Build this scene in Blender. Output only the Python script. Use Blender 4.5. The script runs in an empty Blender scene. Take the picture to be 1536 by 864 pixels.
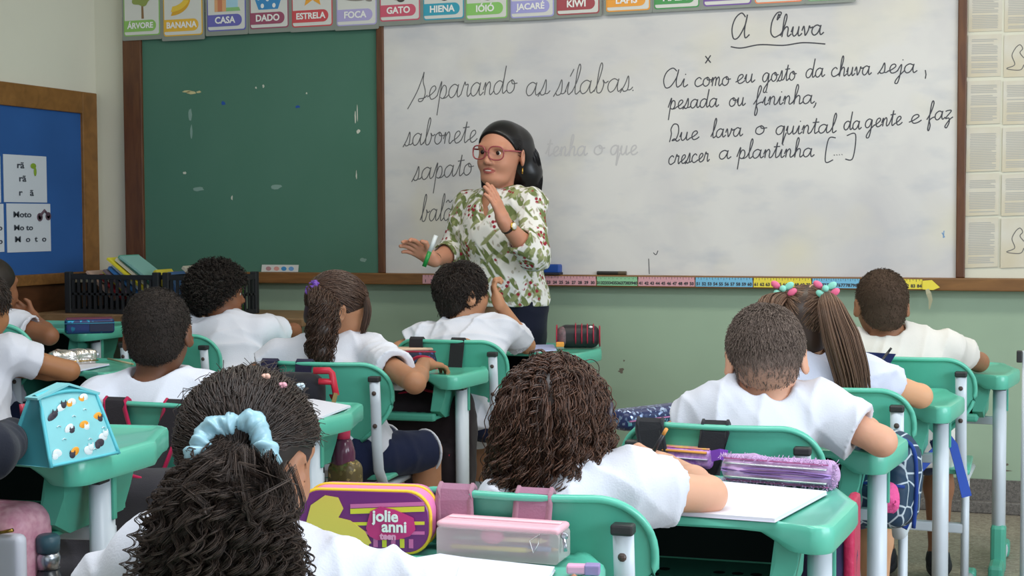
import bpy, bmesh, math, random
import numpy as np
from mathutils import Vector, Matrix, Euler

random.seed(7); rng = np.random.default_rng(7)
scene = bpy.context.scene
COL = scene.collection
PI = math.pi
# ------------------------------------------------------------------ camera
FPX, CX, CY = 2200.0, 768.0, 432.0
HC = 1.18
YAW, PITCH, ROLL = math.radians(19.7), math.radians(2.7), 0.005
FW = Vector((-math.sin(YAW)*math.cos(PITCH), math.cos(YAW)*math.cos(PITCH), -math.sin(PITCH)))
R0 = Vector((math.cos(YAW), math.sin(YAW), 0)); U0 = R0.cross(FW)
RT = (R0*math.cos(ROLL) - U0*math.sin(ROLL)); UP = (U0*math.cos(ROLL) + R0*math.sin(ROLL))
CAMPOS = Vector((0, 0, HC))
cam_d = bpy.data.cameras.new('camera'); cam = bpy.data.objects.new('camera', cam_d); COL.objects.link(cam)
cam_d.sensor_width = 36; cam_d.lens = 36*FPX/1536; cam_d.clip_start = 0.05; cam_d.clip_end = 60
M3 = Matrix((RT, UP, -FW)).transposed()
cam.matrix_world = Matrix.Translation(CAMPOS) @ M3.to_4x4()
scene.camera = cam
# ------------------------------------------------------------------ light and exposure
scene.view_settings.view_transform = 'Standard'; scene.view_settings.look = 'None'
scene.view_settings.gamma = 1; scene.view_settings.use_curve_mapping = False
scene.view_settings.exposure = 0.0
w = bpy.data.worlds.new('daylight'); scene.world = w; w.use_nodes = True
bg = w.node_tree.nodes['Background']; bg.inputs[0].default_value = (0.82, 0.92, 1.0, 1); bg.inputs[1].default_value = 1.0
def area(name, loc, target, sx, sy, power, col):
    l = bpy.data.lights.new(name, 'AREA'); l.shape = 'RECTANGLE'; l.size = sx; l.size_y = sy; l.energy = power; l.color = col
    o = bpy.data.objects.new(name, l); COL.objects.link(o); o.location = loc
    o.rotation_euler = (Vector(target)-Vector(loc)).to_track_quat('-Z', 'Y').to_euler(); return o
area('window_daylight', (4.6, 1.4, 2.0), (-1.0, 2.6, 0.7), 4.5, 1.9, 200, (0.80, 0.90, 1.0))
area('ceiling_fluorescent_light', (-0.6, 1.8, 2.95), (-0.6, 1.8, 0), 3.6, 0.5, 72, (0.88, 0.94, 1.0))
area('ceiling_fluorescent_light_front', (-0.8, 4.5, 2.95), (-0.8, 4.5, 0), 3.6, 0.4, 40, (1.0, 0.95, 0.84))
# ------------------------------------------------------------------ pixel -> place helpers (photo frame 1536x864)
def ray(px, py):
    return FW + RT*((px-CX)/FPX) - UP*((py-CY)/FPX)
def P(px, py, d): return CAMPOS + ray(px, py)*d
def on_z(px, py, z):
    r = ray(px, py); return CAMPOS + r*((z-HC)/r.z)
def on_y(px, py, y):
    r = ray(px, py); return CAMPOS + r*(y/r.y)
def on_x(px, py, x):
    r = ray(px, py); return CAMPOS + r*(x/r.x)
def depth(p): return (Vector(p)-CAMPOS).dot(FW)
# ------------------------------------------------------------------ materials
def lin(c): return c/12.92 if c <= 0.04045 else ((c+0.055)/1.055)**2.4
def srgb(h):
    if isinstance(h, str):
        h = h.lstrip('#'); h = [int(h[i:i+2], 16) for i in (0, 2, 4)]
    return tuple(lin(c/255) for c in h)+(1,)
MATS = {}
def mat(name, col, rough=0.5, spec=0.5, var=0.0, vscale=8.0, bump=0.0, bscale=60.0, metal=0.0, col2=None, island=0.0, trans=0.0, alpha=1.0, sub=0.0, coat=0.0, sheen=0.0):
    if name in MATS: return MATS[name]
    m = bpy.data.materials.new(name); m.use_nodes = True; nt = m.node_tree; b = nt.nodes['Principled BSDF']
    c = srgb(col); b.inputs['Base Color'].default_value = c; b.inputs['Roughness'].default_value = rough
    b.inputs['Metallic'].default_value = metal; b.inputs['Specular IOR Level'].default_value = spec
    if trans: b.inputs['Transmission Weight'].default_value = trans
    if alpha < 1: b.inputs['Alpha'].default_value = alpha
    if coat: b.inputs['Coat Weight'].default_value = coat; b.inputs['Coat Roughness'].default_value = 0.15
    if sheen: b.inputs['Sheen Weight'].default_value = sheen
    if sub:
        b.inputs['Subsurface Weight'].default_value = sub; b.inputs['Subsurface Radius'].default_value = (0.012, 0.005, 0.003)
    tc = nt.nodes.new('ShaderNodeTexCoord'); src = tc.outputs['Object']
    if var or col2 or island:
        mix = nt.nodes.new('ShaderNodeMix'); mix.data_type = 'RGBA'
        c2 = srgb(col2) if col2 else tuple(x*(1-var) for x in c[:3])+(1,)
        mix.inputs[6].default_value = c; mix.inputs[7].default_value = c2
        if island:
            g = nt.nodes.new('ShaderNodeNewGeometry'); nt.links.new(g.outputs['Random Per Island'], mix.inputs[0])
        else:
            n = nt.nodes.new('ShaderNodeTexNoise'); n.inputs['Scale'].default_value = vscale; n.inputs['Detail'].default_value = 5
            rp = nt.nodes.new('ShaderNodeMapRange'); rp.inputs[1].default_value = 0.35; rp.inputs[2].default_value = 0.65
            nt.links.new(src, n.inputs['Vector']); nt.links.new(n.outputs[0], rp.inputs[0]); nt.links.new(rp.outputs[0], mix.inputs[0])
        nt.links.new(mix.outputs[2], b.inputs['Base Color'])
    if bump:
        n2 = nt.nodes.new('ShaderNodeTexNoise'); n2.inputs['Scale'].default_value = bscale; n2.inputs['Detail'].default_value = 4
        bp = nt.nodes.new('ShaderNodeBump'); bp.inputs['Strength'].default_value = bump; bp.inputs['Distance'].default_value = 0.01
        nt.links.new(src, n2.inputs['Vector']); nt.links.new(n2.outputs[0], bp.inputs['Height']); nt.links.new(bp.outputs[0], b.inputs['Normal'])
    MATS[name] = m; return m
def nodes_of(m):
    nt = m.node_tree; return nt, nt.nodes['Principled BSDF']
def N(nt, typ, **kw):
    n = nt.nodes.new(typ)
    for k, v in kw.items():
        if k.startswith('i_'): n.inputs[int(k[2:])].default_value = v
        else: setattr(n, k, v)
    return n
def pos_out(nt, scale=(1, 1, 1), rot=(0, 0, 0)):
    t = N(nt, 'ShaderNodeTexCoord'); mp = N(nt, 'ShaderNodeMapping'); mp.inputs['Scale'].default_value = scale; mp.inputs['Rotation'].default_value = rot
    nt.links.new(t.outputs['Object'], mp.inputs[0]); return mp.outputs[0]
def mixc(nt, fac, a, b):
    m = N(nt, 'ShaderNodeMix', data_type='RGBA')
    for s, v in ((0, fac), (6, a), (7, b)):
        if hasattr(v, 'is_linked') or hasattr(v, 'links'): nt.links.new(v, m.inputs[s])
        else: m.inputs[s].default_value = v
    return m.outputs[2]
def rampf(nt, src, lo, hi):
    r = N(nt, 'ShaderNodeMapRange'); nt.links.new(src, r.inputs[0]); r.inputs[1].default_value = lo; r.inputs[2].default_value = hi; return r.outputs[0]
def wood_mat(name, c1, c2, scale=(1, 12, 12), rough=0.45):
    if name in MATS: return MATS[name]
    m = mat(name, c1, rough); nt, b = nodes_of(m)
    n = N(nt, 'ShaderNodeTexNoise'); n.inputs['Scale'].default_value = 2.5; n.inputs['Detail'].default_value = 6; n.inputs['Distortion'].default_value = 1.0
    nt.links.new(pos_out(nt, scale), n.inputs['Vector'])
    nt.links.new(mixc(nt, rampf(nt, n.outputs[0], 0.3, 0.7), srgb(c1), srgb(c2)), b.inputs['Base Color']); return m
# ------------------------------------------------------------------ objects
def link(o, parent=None):
    COL.objects.link(o)
    if parent is not None: o.parent = parent
    return o
def tag(o, label=None, cat=None, group=None, kind=None):
    if label: o['label'] = label
    if cat: o['category'] = cat
    if group: o['group'] = group
    if kind: o['kind'] = kind
    return o
def thing(name, label, cat, loc=(0, 0, 0), rz=0, group=None):
    o = bpy.data.objects.new(name, None); o.empty_display_size = 0.05
    link(o); o.location = loc; o.rotation_euler = (0, 0, rz); return tag(o, label, cat, group)
def mesh_np(name, V, F, m, parent=None, smooth=True, world=False, midx=None):
    """V (n,3), F list/array of faces; world: V given in world space, stored relative to the parent."""
    me = bpy.data.meshes.new(name)
    V = np.asarray(V, dtype=np.float32)
    if world and parent is not None:
        mi = np.array((Matrix.Translation(parent.location) @ parent.rotation_euler.to_matrix().to_4x4()).inverted() if parent.parent is None else parent_world(parent).inverted(), dtype=np.float32)
        V = V @ mi[:3, :3].T + mi[:3, 3]
    if isinstance(F, np.ndarray) and F.ndim == 2:
        k = F.shape[1]; n = len(F)
        me.vertices.add(len(V)); me.vertices.foreach_set('co', V.ravel())
        me.loops.add(n*k); me.loops.foreach_set('vertex_index', F.ravel().astype(np.int32))
        me.polygons.add(n); me.polygons.foreach_set('loop_start', np.arange(0, n*k, k, dtype=np.int32))
        try: me.polygons.foreach_set('loop_total', np.full(n, k, dtype=np.int32))
        except Exception: pass
        me.update(calc_edges=True)
    else:
        me.from_pydata([tuple(map(float, v)) for v in V], [], [tuple(map(int, f)) for f in F])
    me.validate(); 
    for mm in (m if isinstance(m, (list, tuple)) else [m]): me.materials.append(mm)
    me.polygons.foreach_set('use_smooth', np.full(len(me.polygons), smooth, dtype=bool))
    if midx is not None and len(midx) == len(me.polygons): me.polygons.foreach_set('material_index', np.asarray(midx, dtype=np.int32))
    me.update()
    return link(bpy.data.objects.new(name, me), parent)
def parent_world(o):
    mw = Matrix.Translation(o.location) @ o.rotation_euler.to_matrix().to_4x4()
    return parent_world(o.parent) @ mw if o.parent else mw
class MB:
    """collects simple shapes and links them as ONE mesh object"""
    def __init__(s): s.bm = bmesh.new()
    def box(s, x0, x1, y0, y1, z0, z1, bev=0.0, M=None, seg=2):
        r = bmesh.ops.create_cube(s.bm, size=1.0); vs = r['verts']
        for v in vs: v.co = Vector(((x0+x1)/2+v.co.x*(x1-x0), (y0+y1)/2+v.co.y*(y1-y0), (z0+z1)/2+v.co.z*(z1-z0)))
        if bev:
            es = list({e for v in vs for e in v.link_edges})
            g = bmesh.ops.bevel(s.bm, geom=es, offset=bev, segments=seg, profile=0.5, affect='EDGES'); vs = list(set(g['verts'])|{v for v in vs if v.is_valid})
        if M is not None:
            vs = [v for v in vs if v.is_valid]
            for v in vs: v.co = M @ v.co
        return s
    def prism(s, pts, z0, z1, M=None):
        a = [s.bm.verts.new((x, y, z0)) for x, y in pts]; b = [s.bm.verts.new((x, y, z1)) for x, y in pts]
        n = len(pts)
        s.bm.faces.new(a[::-1]); s.bm.faces.new(b)
        for i in range(n): s.bm.faces.new((a[i], a[(i+1) % n], b[(i+1) % n], b[i]))
        if M is not None:
            for v in a+b: v.co = M @ v.co
        return s
    def tube(s, pts, rx, ry=None, seg=12, up=Vector((0, 0, 1)), cap=True):
        ry = ry or rx; pts = [Vector(p) for p in pts]; rings = []
        for i, p in enumerate(pts):
            t = (pts[min(i+1, len(pts)-1)]-pts[max(i-1, 0)]).normalized()
            u = up if abs(t.dot(up)) < 0.95 else Vector((1, 0, 0))
            a = t.cross(u).normalized(); b = a.cross(t).normalized()
            q = rx[i] if isinstance(rx, (list, tuple)) else rx; q2 = ry[i] if isinstance(ry, (list, tuple)) else ry
            rings.append([s.bm.verts.new(p+a*math.cos(2*PI*k/seg)*q+b*math.sin(2*PI*k/seg)*q2) for k in range(seg)])
        for r1, r2 in zip(rings, rings[1:]):
            for k in range(seg): s.bm.faces.new((r1[k], r1[(k+1) % seg], r2[(k+1) % seg], r2[k]))
        if cap: s.bm.faces.new(rings[0][::-1]); s.bm.faces.new(rings[-1])
        return s
    def ribbon(s, pts, wid, thick, nrm=Vector((0, -1, 0)), closed=False):
        """flat band that follows pts: width across, thickness along nrm"""
        pts = [Vector(p) for p in pts]; rings = []
        for i, p in enumerate(pts):
            t = (pts[min(i+1, len(pts)-1)]-pts[max(i-1, 0)]).normalized()
            nn = nrm[i] if isinstance(nrm, list) else nrm
            a = t.cross(nn).normalized(); nn = a.cross(t).normalized()
            q = wid[i] if isinstance(wid, list) else wid
            rings.append([s.bm.verts.new(p+a*x*q/2+nn*z*thick/2) for x, z in ((-1, -1), (1, -1), (1, 1), (-1, 1))])
        for r1, r2 in zip(rings, rings[1:]):
            for k in range(4): s.bm.faces.new((r1[k], r1[(k+1) % 4], r2[(k+1) % 4], r2[k]))
        s.bm.faces.new(rings[0][::-1]); s.bm.faces.new(rings[-1]); return s
    def sphere(s, c, r, M=None, u=16, v=10):
        g = bmesh.ops.create_uvsphere(s.bm, u_segments=u, v_segments=v, radius=1.0)
        rr = (r, r, r) if isinstance(r, (int, float)) else r
        for q in g['verts']:
            p = Vector((q.co.x*rr[0], q.co.y*rr[1], q.co.z*rr[2]))
            if M is not None: p = M @ p
            q.co = p+Vector(c)
        return s
    def lathe(s, prof, c=(0, 0, 0), seg=20, M=None):
        rings = []
        for r, z in prof:
            rings.append([s.bm.verts.new(Vector((r*math.cos(2*PI*k/seg), r*math.sin(2*PI*k/seg), z))) for k in range(seg)])
        for r1, r2 in zip(rings, rings[1:]):
            for k in range(seg): s.bm.faces.new((r1[k], r1[(k+1) % seg], r2[(k+1) % seg], r2[k]))
        s.bm.faces.new(rings[0][::-1]); s.bm.faces.new(rings[-1])
        for R in rings:
            for v in R: v.co = (M @ v.co if M is not None else v.co)+Vector(c)
        return s
    def build(s, name, m, parent=None, smooth=False, world=False, auto=None):
        bmesh.ops.recalc_face_normals(s.bm, faces=s.bm.faces)
        if world and parent is not None:
            mi = parent_world(parent).inverted()
            for v in s.bm.verts: v.co = mi @ v.co
        me = bpy.data.meshes.new(name); s.bm.to_mesh(me); s.bm.free()
        for mm in (m if isinstance(m, (list, tuple)) else [m]): me.materials.append(mm)
        if smooth: me.polygons.foreach_set('use_smooth', np.ones(len(me.polygons), dtype=bool))
        if auto is not None: me.set_sharp_from_angle(angle=math.radians(auto))
        return link(bpy.data.objects.new(name, me), parent)
def struct(name, mb, m, **kw):
    o = mb.build(name, m, **kw); o['kind'] = 'structure'; return o
def copy_tree(o, parent=None):
    c = o.copy(); COL.objects.link(c); c.parent = parent
    for ch in list(o.children): copy_tree(ch, c)
    return c
_fontcache = {}
def text_mesh(name, txt, size, m, parent, M, align='CENTER', bold=0.0, extrude=0.0004):
    cu = bpy.data.curves.new('t', 'FONT'); cu.body = txt; cu.size = size; cu.align_x = align; cu.align_y = 'CENTER'
    cu.extrude = extrude; cu.offset = bold; cu.resolution_u = 3
    o = bpy.data.objects.new('t', cu); COL.objects.link(o); dg = bpy.context.evaluated_depsgraph_get(); dg.update()
    me = bpy.data.meshes.new_from_object(o.evaluated_get(dg)); bpy.data.objects.remove(o); bpy.data.curves.remove(cu)
    me.transform(M); me.name = name; me.materials.clear(); me.materials.append(m)
    return link(bpy.data.objects.new(name, me), parent)
# ------------------------------------------------------------------ distance fields -> one smooth skin (surface nets)
class Field:
    def __init__(s, vox): s.v = vox; s.ops = []
    def ell(s, c, r, R=None, k=0.02, sub=False): s.ops.append(('e', np.array(c, float), np.array(r, float), None if R is None else np.array(R, float), k, sub)); return s
    def cap(s, a, b, ra, rb, k=0.02, sub=False): s.ops.append(('c', np.array(a, float), np.array(b, float), (ra, rb), k, sub)); return s
    def box(s, c, h, r=0.01, R=None, k=0.01, sub=False): s.ops.append(('b', np.array(c, float), np.array(h, float), (r, None if R is None else np.array(R, float)), k, sub)); return s
    def chain(s, pts, rad, k=0.02, sub=False):
        for i in range(len(pts)-1): s.cap(pts[i], pts[i+1], rad[i], rad[i+1], k, sub)
        return s
    def plane(s, p, n, c=None, r=None): s.ops.append(('p', np.array(p, float), np.array(n, float)/np.linalg.norm(n), (c, r), 0, True)); return s
    def solve(s, disp=None, dband=0.03):
        lo = np.full(3, 1e9); hi = -lo
        bb = []
        for op in s.ops:
            if op[0] == 'e': r = op[2] if op[3] is None else np.full(3, op[2].max()); a, b = op[1]-r, op[1]+r
            elif op[0] == 'c': R = max(op[3]); a, b = np.minimum(op[1], op[2])-R, np.maximum(op[1], op[2])+R
            elif op[0] == 'b': r = (op[2] if op[3][1] is None else np.full(3, np.linalg.norm(op[2]))); a, b = op[1]-r, op[1]+r
            else: bb.append(None); continue
            bb.append((a, b))
            if not op[5]: lo = np.minimum(lo, a); hi = np.maximum(hi, b)
        v = s.v; lo = lo-4*v-dband*0.3; n = np.ceil((hi+4*v+dband*0.3-lo)/v).astype(int)+1
        D = np.full(n, 1.0, dtype=np.float32)
        ax = [lo[i]+v*np.arange(n[i]) for i in range(3)]
        for op, q in zip(s.ops, bb):
            if q is None:
                c, r = op[3]
                if c is None: i0 = np.zeros(3, int); i1 = n
                else: i0 = np.clip(np.floor((np.array(c)-r-lo)/v).astype(int), 0, n); i1 = np.clip(np.ceil((np.array(c)+r-lo)/v).astype(int)+1, 0, n)
            else:
                m = op[4]+3*v
                i0 = np.clip(np.floor((q[0]-m-lo)/v).astype(int), 0, n); i1 = np.clip(np.ceil((q[1]+m-lo)/v).astype(int)+1, 0, n)
            if (i1 <= i0).any(): continue
            X, Y, Z = np.meshgrid(*[ax[i][i0[i]:i1[i]] for i in range(3)], indexing='ij', sparse=True)
            sl = tuple(slice(i0[i], i1[i]) for i in range(3))
            if op[0] == 'p':
                d = (X-op[1][0])*op[2][0]+(Y-op[1][1])*op[2][1]+(Z-op[1][2])*op[2][2]
                if op[3][0] is not None:
                    c, r = op[3]; sp = np.sqrt((X-c[0])**2+(Y-c[1])**2+(Z-c[2])**2)-r
                    d = np.minimum(d, -sp)
                D[sl] = np.maximum(D[sl], d); continue
            if op[0] == 'e':
                x, y, z = X-op[1][0], Y-op[1][1], Z-op[1][2]; r = op[2]
                if op[3] is not None:
                    R = op[3]; x, y, z = x*R[0, 0]+y*R[1, 0]+z*R[2, 0], x*R[0, 1]+y*R[1, 1]+z*R[2, 1], x*R[0, 2]+y*R[1, 2]+z*R[2, 2]
                k0 = np.sqrt((x/r[0])**2+(y/r[1])**2+(z/r[2])**2); k1 = np.sqrt((x/r[0]**2)**2+(y/r[1]**2)**2+(z/r[2]**2)**2)+1e-9
                d = k0*(k0-1)/k1
            elif op[0] == 'c':
                a, b = op[1], op[2]; ba = b-a; L = max(ba @ ba, 1e-12)
                h = np.clip(((X-a[0])*ba[0]+(Y-a[1])*ba[1]+(Z-a[2])*ba[2])/L, 0, 1)
                d = np.sqrt((X-a[0]-h*ba[0])**2+(Y-a[1]-h*ba[1])**2+(Z-a[2]-h*ba[2])**2)-(op[3][0]+(op[3][1]-op[3][0])*h)
            else:
                x, y, z = X-op[1][0], Y-op[1][1], Z-op[1][2]; r, R = op[3]
                if R is not None: x, y, z = x*R[0, 0]+y*R[1, 0]+z*R[2, 0], x*R[0, 1]+y*R[1, 1]+z*R[2, 1], x*R[0, 2]+y*R[1, 2]+z*R[2, 2]
                qx, qy, qz = np.abs(x)-op[2][0]+r, np.abs(y)-op[2][1]+r, np.abs(z)-op[2][2]+r
                d = np.sqrt(np.maximum(qx, 0)**2+np.maximum(qy, 0)**2+np.maximum(qz, 0)**2)+np.minimum(np.maximum(qx, np.maximum(qy, qz)), 0)-r
            A = D[sl]; k = max(op[4], 1e-5)
            if op[5]:
                d = -d; h = np.clip(0.5-0.5*(A-d)/k, 0, 1); D[sl] = A*(1-h)+d*h+k*h*(1-h)
            else:
                h = np.clip(0.5+0.5*(A-d)/k, 0, 1); D[sl] = A*(1-h)+d*h-k*h*(1-h)
        if disp is not None:
            I = np.nonzero(np.abs(D) < dband)
            Q = np.stack([ax[i][I[i]] for i in range(3)], 1)
            D[I] -= np.clip(disp(Q), -.0045, .013).astype(np.float32)
            for op in s.ops:                      # hems and cuffs stay cleanly cut
                if op[0] != 'p': continue
                c, r = op[3]
                i0 = np.zeros(3, int) if c is None else np.clip(np.floor((np.array(c)-r-lo)/v).astype(int), 0, n); i1 = n if c is None else np.clip(np.ceil((np.array(c)+r-lo)/v).astype(int)+1, 0, n)
                if (i1 <= i0).any(): continue
                X, Y, Z = np.meshgrid(*[ax[i][i0[i]:i1[i]] for i in range(3)], indexing='ij', sparse=True); sl = tuple(slice(i0[i], i1[i]) for i in range(3))
                d = (X-op[1][0])*op[2][0]+(Y-op[1][1])*op[2][1]+(Z-op[1][2])*op[2][2]
                if c is not None: d = np.minimum(d, -(np.sqrt((X-c[0])**2+(Y-c[1])**2+(Z-c[2])**2)-r))
                D[sl] = np.maximum(D[sl], d)
        return s.nets(D, lo, v)
    @staticmethod
    def nets(D, lo, v):
        S = D < 0; n = np.array(D.shape)
        c = np.zeros(n-1, dtype=np.uint8)
        for dx in (0, 1):
            for dy in (0, 1):
                for dz in (0, 1): c += S[dx:n[0]-1+dx, dy:n[1]-1+dy, dz:n[2]-1+dz]
        act = np.nonzero((c > 0) & (c < 8)); I = np.stack(act, 1); m = len(I)
        acc = np.zeros((m, 3)); cnt = np.zeros(m)
        for a in range(3):
            o1, o2 = [x for x in range(3) if x != a]
            for p in (0, 1):
                for q in (0, 1):
                    A = I.copy(); A[:, o1] += p; A[:, o2] += q; B = A.copy(); B[:, a] += 1
                    da = D[A[:, 0], A[:, 1], A[:, 2]]; db = D[B[:, 0], B[:, 1], B[:, 2]]
                    x = (da < 0) != (db < 0); t = np.where(x, da/np.where(x, da-db, 1), 0)
                    pt = A.astype(float); pt[:, a] += t
                    acc[x] += pt[x]; cnt[x] += 1
        V = acc/cnt[:, None]*v+lo
        idx = np.full(n-1, -1, dtype=np.int64); idx[act] = np.arange(m)
        F = []
        for a in range(3):
            o1, o2 = [(1, 2), (2, 0), (0, 1)][a]
            sa = [slice(None)]*3; sb = [slice(None)]*3; sa[a] = slice(0, -1); sb[a] = slice(1, None)
            X = np.stack(np.nonzero(S[tuple(sa)] != S[tuple(sb)]), 1)
            ok = (X[:, o1] > 0) & (X[:, o2] > 0) & (X[:, o1] < n[o1]-1) & (X[:, o2] < n[o2]-1); X = X[ok]
            qs = []
            for p, q in ((-1, -1), (0, -1), (0, 0), (-1, 0)):
                Y = X.copy(); Y[:, o1] += p; Y[:, o2] += q; qs.append(idx[Y[:, 0], Y[:, 1], Y[:, 2]])
            Q = np.stack(qs, 1); inside = S[X[:, 0], X[:, 1], X[:, 2]]
            Q[~inside] = Q[~inside][:, ::-1]; F.append(Q)
        F = np.concatenate(F); F = F[(F >= 0).all(1)]
        return V, F
    def build(s, name, m, parent=None, disp=None, world=True, region=None, dband=0.03):
        V, F = s.solve(disp, dband); mi = None
        if region is not None: mi = region(V[F].mean(1))
        return mesh_np(name, V, F, m, parent, True, world, mi)
def strands(name, paths, rad, m, parent, sides=3, world=True):
    """paths (N,M,3), rad (M,) or (N,M): thin tubes, one mesh"""
    Pn = np.asarray(paths, float); Nn, Mm, _ = Pn.shape
    rad = np.broadcast_to(np.asarray(rad, float), (Nn, Mm))
    T = np.gradient(Pn, axis=1); T /= np.linalg.norm(T, axis=2, keepdims=True)+1e-9
    ref = np.tile(np.array([0.31, 0.17, 0.93]), (Nn, Mm, 1)); A = np.cross(T, ref); A /= np.linalg.norm(A, axis=2, keepdims=True)+1e-9
    B = np.cross(T, A)
    V = np.stack([Pn+rad[..., None]*(A*math.cos(2*PI*k/sides)+B*math.sin(2*PI*k/sides)) for k in range(sides)], 2)
    base = (np.arange(Nn)[:, None]*Mm+np.arange(Mm-1)[None])*sides
    F = []
    for k in range(sides):
        k2 = (k+1) % sides
        F.append(np.stack([base+k, base+k2, base+sides+k2, base+sides+k], -1).reshape(-1, 4))
    return mesh_np(name, V.reshape(-1, 3), np.concatenate(F), m, parent, True, world)
# ================================================================== the setting
YW, XL = 6.10, -4.34                       # front wall, left wall
M_cream = mat('cream_paint', '#dcd9c8', 0.75, 0.2, var=0.04, vscale=2.0, bump=0.03, bscale=40)
M_white_wall = mat('white_paint', '#d8d6cf', 0.75, 0.2, var=0.04, vscale=2.0)
M_greenwall = mat('green_paint', '#9fb59d', 0.55, 0.35, var=0.06, vscale=3.0, bump=0.03, bscale=30)
M_rail = wood_mat('varnished_wood', '#8a6034', '#6f4a26', (2, 14, 14))
M_frame = wood_mat('dark_red_wood', '#6b4326', '#522f1c', (14, 14, 2))
M_panel = wood_mat('dark_wood_panel', '#5a3720', '#3f2413', (3, 3, 10))
M_blueframe = wood_mat('honey_wood', '#8f6230', '#775024', (6, 6, 6))
def terrazzo(name, c1, c2, c3, sc):
    m = mat(name, c1, 0.45); nt, b = nodes_of(m); p = pos_out(nt)
    n1 = N(nt, 'ShaderNodeTexNoise'); n1.inputs['Scale'].default_value = sc; n1.inputs['Detail'].default_value = 3; nt.links.new(p, n1.inputs[0])
    v = N(nt, 'ShaderNodeTexVoronoi'); v.inputs['Scale'].default_value = sc*1.6; nt.links.new(p, v.inputs[0])
    a = mixc(nt, rampf(nt, n1.outputs[0], 0.45, 0.6), srgb(c1), srgb(c2))
    c = mixc(nt, rampf(nt, v.outputs[0], 0.32, 0.2), a, srgb(c3)); nt.links.new(c, b.inputs['Base Color']); return m
M_floor = terrazzo('terrazzo', '#9c9384', '#877d6f', '#b3ab9c', 45)
M_base = terrazzo('granite', '#6f6a66', '#5c5855', '#85807b', 90)
railT = on_y(1000, 413.5, YW-0.07).z; railB = on_y(1000, 431.5, YW-0.07).z
baseT = on_y(1510, 721, YW-0.012).z
struct('floor', MB().box(XL-0.1, 4.9, -2.6, YW+0.1, -0.1, 0.0), M_floor)
mb = MB().box(XL-0.1, 4.9, YW, YW+0.12, railB, 3.0)
struct('wall_front', mb, M_cream)
struct('wall_front_lower', MB().box(XL-0.1, 4.9, YW, YW+0.12, 0, railB), M_greenwall)
struct('wall_left', MB().box(XL-0.12, XL, -2.6, YW+0.12, 0, 3.0), M_cream)
struct('ceiling', MB().box(XL-0.1, 4.9, -2.6, YW+0.1, 3.0, 3.1), M_white_wall)
struct('baseboard_front', MB().box(XL, 4.9, YW-0.012, YW, 0.045, baseT).box(XL, 4.9, YW-0.03, YW, 0.0, 0.05, 0.006), M_base)
struct('trim_1', MB().box(XL, 4.9, YW-0.07, YW, railB, railT, 0.004), M_rail)
zl = on_x(60, 404, XL+0.03).z
struct('trim_2', MB().box(XL, XL+0.05, 1.0, YW-0.07, railT-0.05, railT, 0.004), M_rail)
panel = MB().box(XL, XL+0.03, 1.0, YW-0.0, 0.3, railT-0.05).build('wood_panel', M_panel)
panel['kind'] = 'structure'; panel.name = 'wall_left_panel'
# ------------------------------------------------------------------ boards on the front wall
def X(px, py=230, y=YW-0.03): return on_y(px, py, y).x
def Z(px, py, y=YW-0.03): return on_y(px, py, y).z
ztop = 2.16
M_chalk = mat('chalkboard', '#3f6a57', 0.6, 0.25); nt, b = nodes_of(M_chalk)
n = N(nt, 'ShaderNodeTexNoise'); n.inputs['Scale'].default_value = 2.2; n.inputs['Detail'].default_value = 6; nt.links.new(pos_out(nt, (1, 1, 0.6)), n.inputs[0])
nt.links.new(mixc(nt, rampf(nt, n.outputs[0], 0.3, 0.75), srgb('#4a7562'), srgb('#537b6a')), b.inputs['Base Color'])
M_wb = mat('whiteboard', '#d9d6d4', 0.35, 0.4); nt, b = nodes_of(M_wb)
n = N(nt, 'ShaderNodeTexNoise'); n.inputs['Scale'].default_value = 1.7; n.inputs['Detail'].default_value = 7; n.inputs['Distortion'].default_value = 0.6
nt.links.new(pos_out(nt, (1, 1, 1.3)), n.inputs[0])
n2 = N(nt, 'ShaderNodeTexNoise'); n2.inputs['Scale'].default_value = 9; n2.inputs['Detail'].default_value = 6; nt.links.new(pos_out(nt, (0.5, 1, 1.2), (0, 0.5, 0)), n2.inputs[0])
c1 = mixc(nt, rampf(nt, n.outputs[0], 0.42, 0.72), srgb('#dcd9d6'), srgb('#c8c5c7'))
c2 = mixc(nt, rampf(nt, n2.outputs[0], 0.52, 0.85), c1, srgb('#bfc0c6'))
n3 = N(nt, 'ShaderNodeTexNoise'); n3.inputs['Scale'].default_value = 2.6; nt.links.new(pos_out(nt), n3.inputs[0])
c3 = mixc(nt, rampf(nt, n3.outputs[0], 0.55, 0.8), c2, srgb('#dcd6c6')); nt.links.new(c3, b.inputs['Base Color'])
xa, xb, xc, xd, xe, xf = X(188.7), X(216), X(567), X(577.6), X(1435.5), X(1449)
gb = thing('chalkboard', 'green chalkboard with flaked paint and a dark brown wooden frame', 'chalkboard', ((xa+xc)/2, YW, railT))
MB().box(xb, xc, YW-0.03, YW-0.004, railT, ztop).build('board_surface', M_chalk, gb, world=True)
MB().box(xa, xb, YW-0.045, YW-0.002, railT, ztop, 0.004).build('frame_strip', M_frame, gb, world=True)
wb = thing('whiteboard', 'wide white board covered in handwritten marker text and grey smudges', 'whiteboard', ((xd+xe)/2, YW, railT))
MB().box(xd, xe, YW-0.032, YW-0.004, railT, ztop).build('board_surface', M_wb, wb, world=True)
MB().box(xc+.001, xd, YW-0.045, YW-0.002, railT, ztop, 0.004).build('frame_strip', M_frame, wb, world=True)
MB().box(xe, xf, YW-0.045, YW-0.002, railT, ztop, 0.004).build('frame_strip', M_frame, wb, world=True)
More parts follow.
